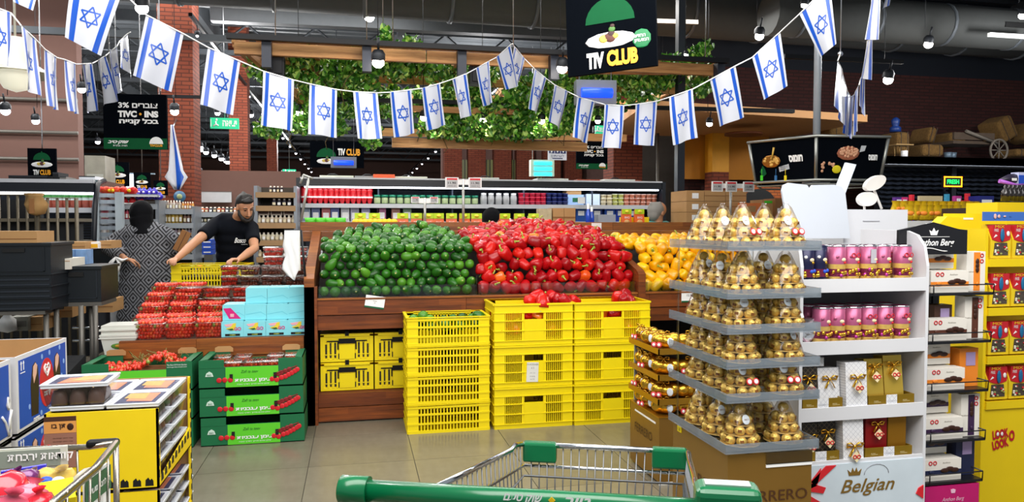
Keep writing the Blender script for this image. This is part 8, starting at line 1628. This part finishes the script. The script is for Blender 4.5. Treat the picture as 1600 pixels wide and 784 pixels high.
smallrow('yellow pasta bag on the second level of the middle grey shelf', 'bag', 'pasta bags', 249, 284, 6, 331, 349, 9.9, ['#c8a83a', '#b89a50', '#a88c40'], 'pasta_bag'); smallrow('brown packet at the right of the second level', 'bag', 'brown packets', 285, 302, 3, 334, 349, 9.9, ['#7a5a4a'], 'brown_packet'); smallrow('mixed packet on the third level of the middle grey shelf', 'packet', 'third level packets', 249, 302, 10, 356, 372, 9.9, ['#8a7a8a', '#a08a80', '#5a4a4a', '#b0a090'], 'mixed_packet'); smallrow('mixed packet on the lowest visible level of the middle grey shelf', 'packet', 'lowest packets', 249, 302, 9, 382, 398, 9.9, ['#8a8a9a', '#a0a890', '#6a7a8a'], 'mixed_packet')
smallrow('packet on the third level behind the woman', 'packet', 'packets behind the woman', 190, 246, 8, 352, 368, 9.6, ['#8a5a6a', '#b08090', '#7a6a7a'], 'mixed_packet')
smallrow('dark jar on the top level behind the man', 'jar', 'dark jars behind the man', 306, 396, 14, 324, 332, 10.3, ['#3a2a24', '#c86a2a', '#8a2a1a', '#2a2a34'], 'dark_jar'); smallrow('dark little bottle on the second level behind the man', 'bottle', 'little bottles behind the man', 306, 396, 16, 337, 348, 10.3, ['#3a3a34', '#5a5a4a'], 'little_bottle'); smallrow('brown bottle on the third level behind the man', 'bottle', 'brown bottles behind the man', 306, 396, 14, 354, 370, 10.3, ['#6a5238', '#8a7048'], 'brown_bottle')
smallrow('dark jar on the top of the wooden-edged shelf', 'jar', 'top dark jars', 420, 443, 4, 291, 301, 9.4, ['#2a1a24'], 'dark_jar'); smallrow('dark white-labelled jar, second level of the wooden-edged shelf', 'jar', 'white-labelled jars', 424, 456, 4, 311, 322, 9.4, ['#24202c'], 'dark_jar'); smallrow('pale bottle on the third level of the wooden-edged shelf', 'bottle', 'pale bottles upper', 401, 461, 9, 337, 349, 9.4, ['#c8b8a0', '#d8ccb8'], 'pale_bottle'); smallrow('pale bottle on the fourth level of the wooden-edged shelf', 'bottle', 'pale bottles lower', 401, 442, 6, 364, 376, 9.4, ['#d8d0b8'], 'pale_bottle'); smallrow('beige pack on the lowest level of the wooden-edged shelf', 'pack', 'beige packs', 401, 461, 8, 391, 402, 9.4, ['#b8a080', '#9a8468'], 'beige_pack')
for i in range(3): bx('sweet_box', 'pale box with brown sweets above the bottle row, ' + nth(i) + ' from the left', 'box', 403 + i * 20, 421 + i * 20, 325, 336, 9.5, .15, MT('sweet_box', '#c8b8a8', .5), 'sweet boxes', ('brown_window', .4, .15, .6, brown))
for i, (a, c) in enumerate(((167, '#f07a1a'), (178, '#e8401a'), (190, '#e02a1a'), (202, '#d8201c'))): m = MB(); m.ell((0, 0, .04), (.07, .06, .045), 10, 7); m.ell((.03, -.02, .05), (.04, .04, .04), 8, 6); o = m.build('snack_bag', MT('snack_' + c[1:], c, .35, var=.3, scale=20), None, (XY(a + 5, 9.5), 9.5, ZY(180, 303, 9.5)), (0, 0, U(-1, 1))); tag(o, ('orange' if i == 0 else 'red') + ' snack bag piled above the silver shelf end, ' + nth(i) + ' from the left', 'bag', 'orange-red snack bags'); link('bag_print', MB().ell((0, -.05, .04), (.03, .02, .02), 8, 5).mesh('bag_print', MATS['pack_yellow']), o)
bx('display_ledge', 'grey shelf top carrying the orange-red snack bags', 'shelf', 160, 246, 303, 307, 9.45, .4, MATS['shelf_grey'], None, ('shelf_edge', .5, 0, .5, wht))
for i in range(9): px = 220 + (i % 5) * 8; m = MB(); m.ell((0, 0, 0), (.04, .04, .04), 9, 7); m.ell((.0, -.0, .035), (.02, .02, .02), 7, 5); o = m.build('blue_ball_pack', MT('ball_blue', '#3a2ab0', .35, var=.3, scale=20), None, (XY(px, 9.65), 9.6 + .03 * (i % 2), ZY(230, 307 + (4 if i < 5 else -3), 9.65) + .03)); tag(o, 'round royal blue pack heaped above the grey shelf, ' + nth(i % 5) + ' from the left, ' + ('lower' if i < 5 else 'upper') + ' row', 'pack', 'round blue packs on the shelf'); link('ball_label', MB().ell((0, -.036, 0), (.015, .008, .012), 8, 5).mesh('ball_label', wht), o)
m = MB(); m.box(XY(198, 13.4), 13.4, ZY(200, 302, 13.4), XY(213, 13.4), 13.45, ZY(200, 272, 13.4)); o = struct(m, 'window_1', MT('daylight_pane', '#ffffff', .5, emit='#dfe8ff', es=3.5)); m = MB(); m.box(XY(196, 13.4), 13.38, ZY(200, 272, 13.4), XY(243, 13.4), 13.44, ZY(200, 270, 13.4)); m.build('window_frame', MT('frame_pale', '#8aa0b0', .4), o)
bx('white_banner', 'blank white board on the wall behind the man', 'board', 309, 362, 299, 316, 13.0, .05, MT('board_white', '#c8ccd0', .5), None, ('board_edge', .5, .96, 1.0, greysteel)); bx('brown_wall_panel', 'brown wall panel behind the white board', 'panel', 300, 362, 263, 324, 13.1, .1, taupe, None, ('panel_joint', .5, .3, .31, darksteel)).update_tag() if 0 else None
m = MB(); m.box(XY(306, 13.1), 13.1, 0, XY(470, 13.1), 13.2, ZY(330, 266, 13.1)); struct(m, 'wall_middle', taupe)
for i in range(3): bx('blue_crate', 'royal blue crate behind the man at his elbow, ' + ['top', 'middle', 'bottom'][i] + ' of three', 'crate', 315, 331, 374 + i * 8, 381.5 + i * 8, 8.6, .2, blu, 'blue crates', ('crate_slot', .35, .35, .6, wht))
bx('slate_box', 'grey box under the royal blue crates', 'box', 318, 332, 398, 560, 8.6, .2, MT('slate_box', '#4a5a6a', .6), None, ('box_edge', .5, .95, 1, greysteel), z0=0)
o = bx('cardboard_flap', 'brown cardboard sheet held beside the robed woman', 'cardboard', 268, 284, 358, 392, 7.6, .012, kraftd, None, ('fold_line', .02, 0, 1, brown)); o.rotation_euler = (0, .45, 0)
# wire racks and black crates at far left
def cage(label, px0, px1, py0, py1, Y, nb, shelves):
    t = thing('roll_cage', label, 'trolley', (0, Y, 0)); xa, xb = XY(px0, Y), XY(px1, Y); zt = ZY(px0, py0, Y); m = MB()
    m.tube([(xa, 0, .1), (xa, 0, zt), (xb, 0, zt), (xb, 0, .1)], .018, 6); m.build('frame', MT('cage_metal', '#6a6252', .5, .4), t)
    for k in range(1, nb): x_ = xa + (xb - xa) * k / nb; m = MB(); m.cyl((x_, 0, .2), (x_, 0, zt), .013, 6); m.build('upright_bar', MATS['cage_metal'], t)
    for py in shelves: z = ZY(px0, py, Y); m = MB(); m.box(xa, -.01, z - .03, xb, .4, z); m.build('cage_shelf', MATS['cage_metal'], t)
    m = MB(); m.box(xa, 0, .1, xb, .5, .15); m.build('cage_base', MATS['cage_metal'], t)
    for x_ in (xa + .05, xb - .05): m = MB(); m.tube([(x_ - .015, .05, .05), (x_ + .015, .05, .05)], .05, 12); m.build('wheel', black, t)
cage('grey wire roll cage before the left fridge, left one', -30, 57, 304, 520, 7.6, 6, (341,)); cage('grey wire roll cage before the left fridge, right one', 60, 120, 309, 520, 7.4, 4, (341, 376)); 
bx('dark_goods', 'dark goods wrapped inside the left roll cage', 'goods', -30, 55, 312, 400, 7.72, .2, MT('dark_goods', '#16181c', .7, var=.4, scale=8), None, ('goods_strap', .5, .5, .53, brown), z0=.16)
bx('dark_goods', 'dark goods inside the right roll cage behind its bars', 'goods', 62, 118, 345, 400, 7.5, .2, MATS['dark_goods'], None, ('goods_strap', .5, .3, .33, darksteel), z0=.16)
m = MB(); m.lathe([(0, 0), (.07, .02), (.09, .1), (.06, .17), (.08, .2), (0, .19)], 9, mod=lambda a, z: 1 + .2 * math.sin(3 * a + z * 20)); o = m.build('paper_sack', MT('sack_paper', '#a07c4a', .8, var=.3), None, (XY(53, 7.3) - .0, 7.35, ZY(53, 337, 7.35))); tag(o, 'crumpled brown paper sack on the roll cage', 'sack'); link('sack_fold', MB().box(-.02, -.09, .02, .02, -.085, .15).mesh('sack_fold', kraftd), o)
bc = MT('black_crate_plastic', '#10171d', .45, var=.2)
def bcrate(label, px0, px1, py0, py1, Y, d, ribs, grp='black plastic crates at the left'):
    xa, xb = XY(px0, Y), XY(px1, Y); z0 = ZY((px0 + px1) / 2, py1, Y); h = (py1 - py0) * Y * 1.0 / F; w = xb - xa; t = thing('black_crate', label, 'crate', ((xa + xb) / 2, Y, z0), 0, grp); m = MB(); m.box(-w / 2, 0, 0, w / 2, d, h * .98); m.build('crate_body', bc, t); m = MB(); m.box(-w / 2 - .01, -.012, h * .9, w / 2 + .01, d + .01, h * .985); m.build('rim', bc, t)
    if ribs:
        m = MB()
        for k in range(ribs): m.box(-w * .48, -.008, h * (.1 + .8 * k / ribs), w * .48, 0, h * (.1 + .8 * k / ribs) + .012)
        m.build('rib', MT('rib_black', '#222830', .4), t)
    else: m = MB(); m.box(-w * .15, -.01, h * .7, w * .15, 0, h * .82); m.build('handle_slot', blk, t); m = MB(); m.box(-w * .42, -.006, h * .1, w * .42, -.001, h * .12); m.box(-w * .42, -.006, h * .1, -w * .4, -.001, h * .85); m.box(w * .4, -.006, h * .1, w * .42, -.001, h * .85); m.build('panel_ridge', MATS['rib_black'] if 'rib_black' in MATS else bc, t)
    return t
for i, (a, b_) in enumerate(((384, 430), (430, 449), (449, 467), (467, 486))): bcrate('black plastic crate in the tall left stack, ' + ['topmost', 'second', 'third', 'bottom'][i], -38, 78, a, b_ - .4, 5.6, .4, 0 if i == 0 else 2)
bcrate('black plastic crate beside the tall left stack under the paper tray', 79, 156, 420, 472, 5.9, .4, 0); bcrate('black plastic crate behind the blue bag', 135, 196, 388, 424, 8.1, .35, 0); bcrate("black plastic crate low beside the woman's robe", 150, 192, 446, 480, 8.1, .35, 0)
def kbox(label, a, b_, y0, y1, Y, d=.3, mt=kraft): bx('cardboard_box', label, 'box', a, b_, y0, y1, Y, d, mt, None, ('tape', .5, .45, .5, kraftd))
kbox('open cardboard box on top of the tall black crate stack', -30, 57, 361, 384, 5.65, .3); kbox('cardboard box behind the blue bag', 98, 132, 378, 391, 6.9, .3); kbox('cardboard box right of the yellow tray', 155, 173, 376, 388, 7.1)
bx('yellow_tray', 'white tray with yellow content behind the black crates', 'tray', 134, 154, 378, 388, 7.05, .2, wht, None, ('yellow_content', .4, .1, .7, MT('yellow_content', '#e8b020', .5)))
for i, (a, b_, y0, y1, Y) in enumerate(((28, 76, 480, 494, 6.3), (80, 110, 474, 496, 6.4), (40, 62, 495, 517, 6.2), (150, 174, 468, 488, 6.9))): kbox('cardboard box on the low trolley behind the dark cloth, ' + nth(i) + ' from the left', a, b_, y0, y1, Y)
bx('grey_basket', 'grey plastic basket among the low cardboard boxes', 'basket', 10, 40, 495, 517, 6.15, .3, MT('basket_grey', '#8a8a80', .6), None, ('basket_slots', .4, .3, .7, greysteel)); m = MB(); m.lathe([(0, 0), (.06, .02), (.05, .1), (.015, .14), (.03, .18)], 9, mod=lambda a, z: 1 + .2 * math.sin(3 * a + z * 20)); o = m.build('plastic_bag', bagm, None, PY(12, 520, 6.1)); tag(o, 'white knotted plastic bag at the left edge', 'bag'); link('bag_knot', MB().ell((0, 0, .14), (.02, .02, .02), 8, 6).mesh('bag_knot', bagm), o)
bx('white_tray', 'white paper tray sagging over the black crate', 'tray', 74, 108, 404, 421, 5.85, .3, MT('cream_paper', '#d8d4c8', .6), None, ('fold', .5, .75, .8, kraft)); bx('blue_sack', 'pale blue plastic sack standing on the black crate', 'sack', 99, 134, 390, 420, 6.2, .15, MT('blue_sack', '#7aa0d0', .4, var=.4, scale=14), None, ('sack_crease', .03, 0, 1, MT('blue_crease', '#5a80b8', .5)))
t = thing('steel_trolley', 'steel platform trolley under the black crates with a caster', 'trolley', (0, 5.75, 0)); m = MB()
for (px, Y_) in ((-20, 0), (76, 0), (92, .1), (130, .15), (152, .2), (146, .3)): x_ = XY(px, 5.75 + Y_); zt = ZY(px, 486 if px < 80 else 473, 5.75 + Y_) - .01; q = MB(); q.cyl((x_, Y_ - .08, .12), (x_, Y_ - .08, zt), .018, 8); q.build('leg', greysteel, t)
xa, xb = XY(-40, 5.75), XY(155, 5.75); m.box(xa, -.12, .12, xb, .35, .16); m.build('platform', MT('platform_grey', '#3c3e40', .5, .5), t); q = MB(); q.box(xa, -.14, ZY(0, 486, 5.6) - .03, XY(80, 5.75), .2, ZY(0, 486, 5.6) - .005); q.build('crate_rail', greysteel, t); q = MB(); q.box(XY(80, 5.9), .15, ZY(120, 472, 5.9) - .03, XY(156, 5.9), .5, ZY(120, 472, 5.9) - .002); q.build('crate_rail', greysteel, t)
for z_ in (512, 532): q = MB(); q.cyl((XY(110, 6), .25, ZY(110, z_, 6)), (XY(152, 6), .25, ZY(110, z_, 6)), .012, 6); q.build('cross_rod', chrome, t)
for px in (108, 154): q = MB(); x_ = XY(px, 5.75); q.tube([(x_ - .02, -.1, .06), (x_ + .02, -.1, .06)], .06, 16); wh = q.build('caster_wheel', black, t); q = MB(); q.tube([(x_ - .022, -.1, .06), (x_ + .022, -.1, .06)], .02, 10); q.build('wheel_hub', MT('hub_blue', '#7a8a9a', .4), wh)
m = MB(); a = XY(-30, 5.2); b_ = XY(112, 5.3); m.prismx([(0, .10), (0, .50), (.3, .56), (.35, .12)], a, b_); o = m.build('draped_crate', MT('dark_cloth', '#0c0e12', .9, bump=.5, bscale=6, bdist=.03), None, (0, 5.2, 0)); tag(o, 'black cloth-covered load on a low trolley behind the blue cartons', 'load'); link('cloth_hem', MB().tube([(a, -.01, .1), (b_, -.01, .1), (b_ + .04, .1, .09), (b_ + .02, .3, .12)], .012, 5).mesh('cloth_hem', MATS['dark_cloth']), o); link('dolly_base', MB().box(a, .0, 0.0, b_ - .05, .33, .1).mesh('dolly_base', darksteel), o)
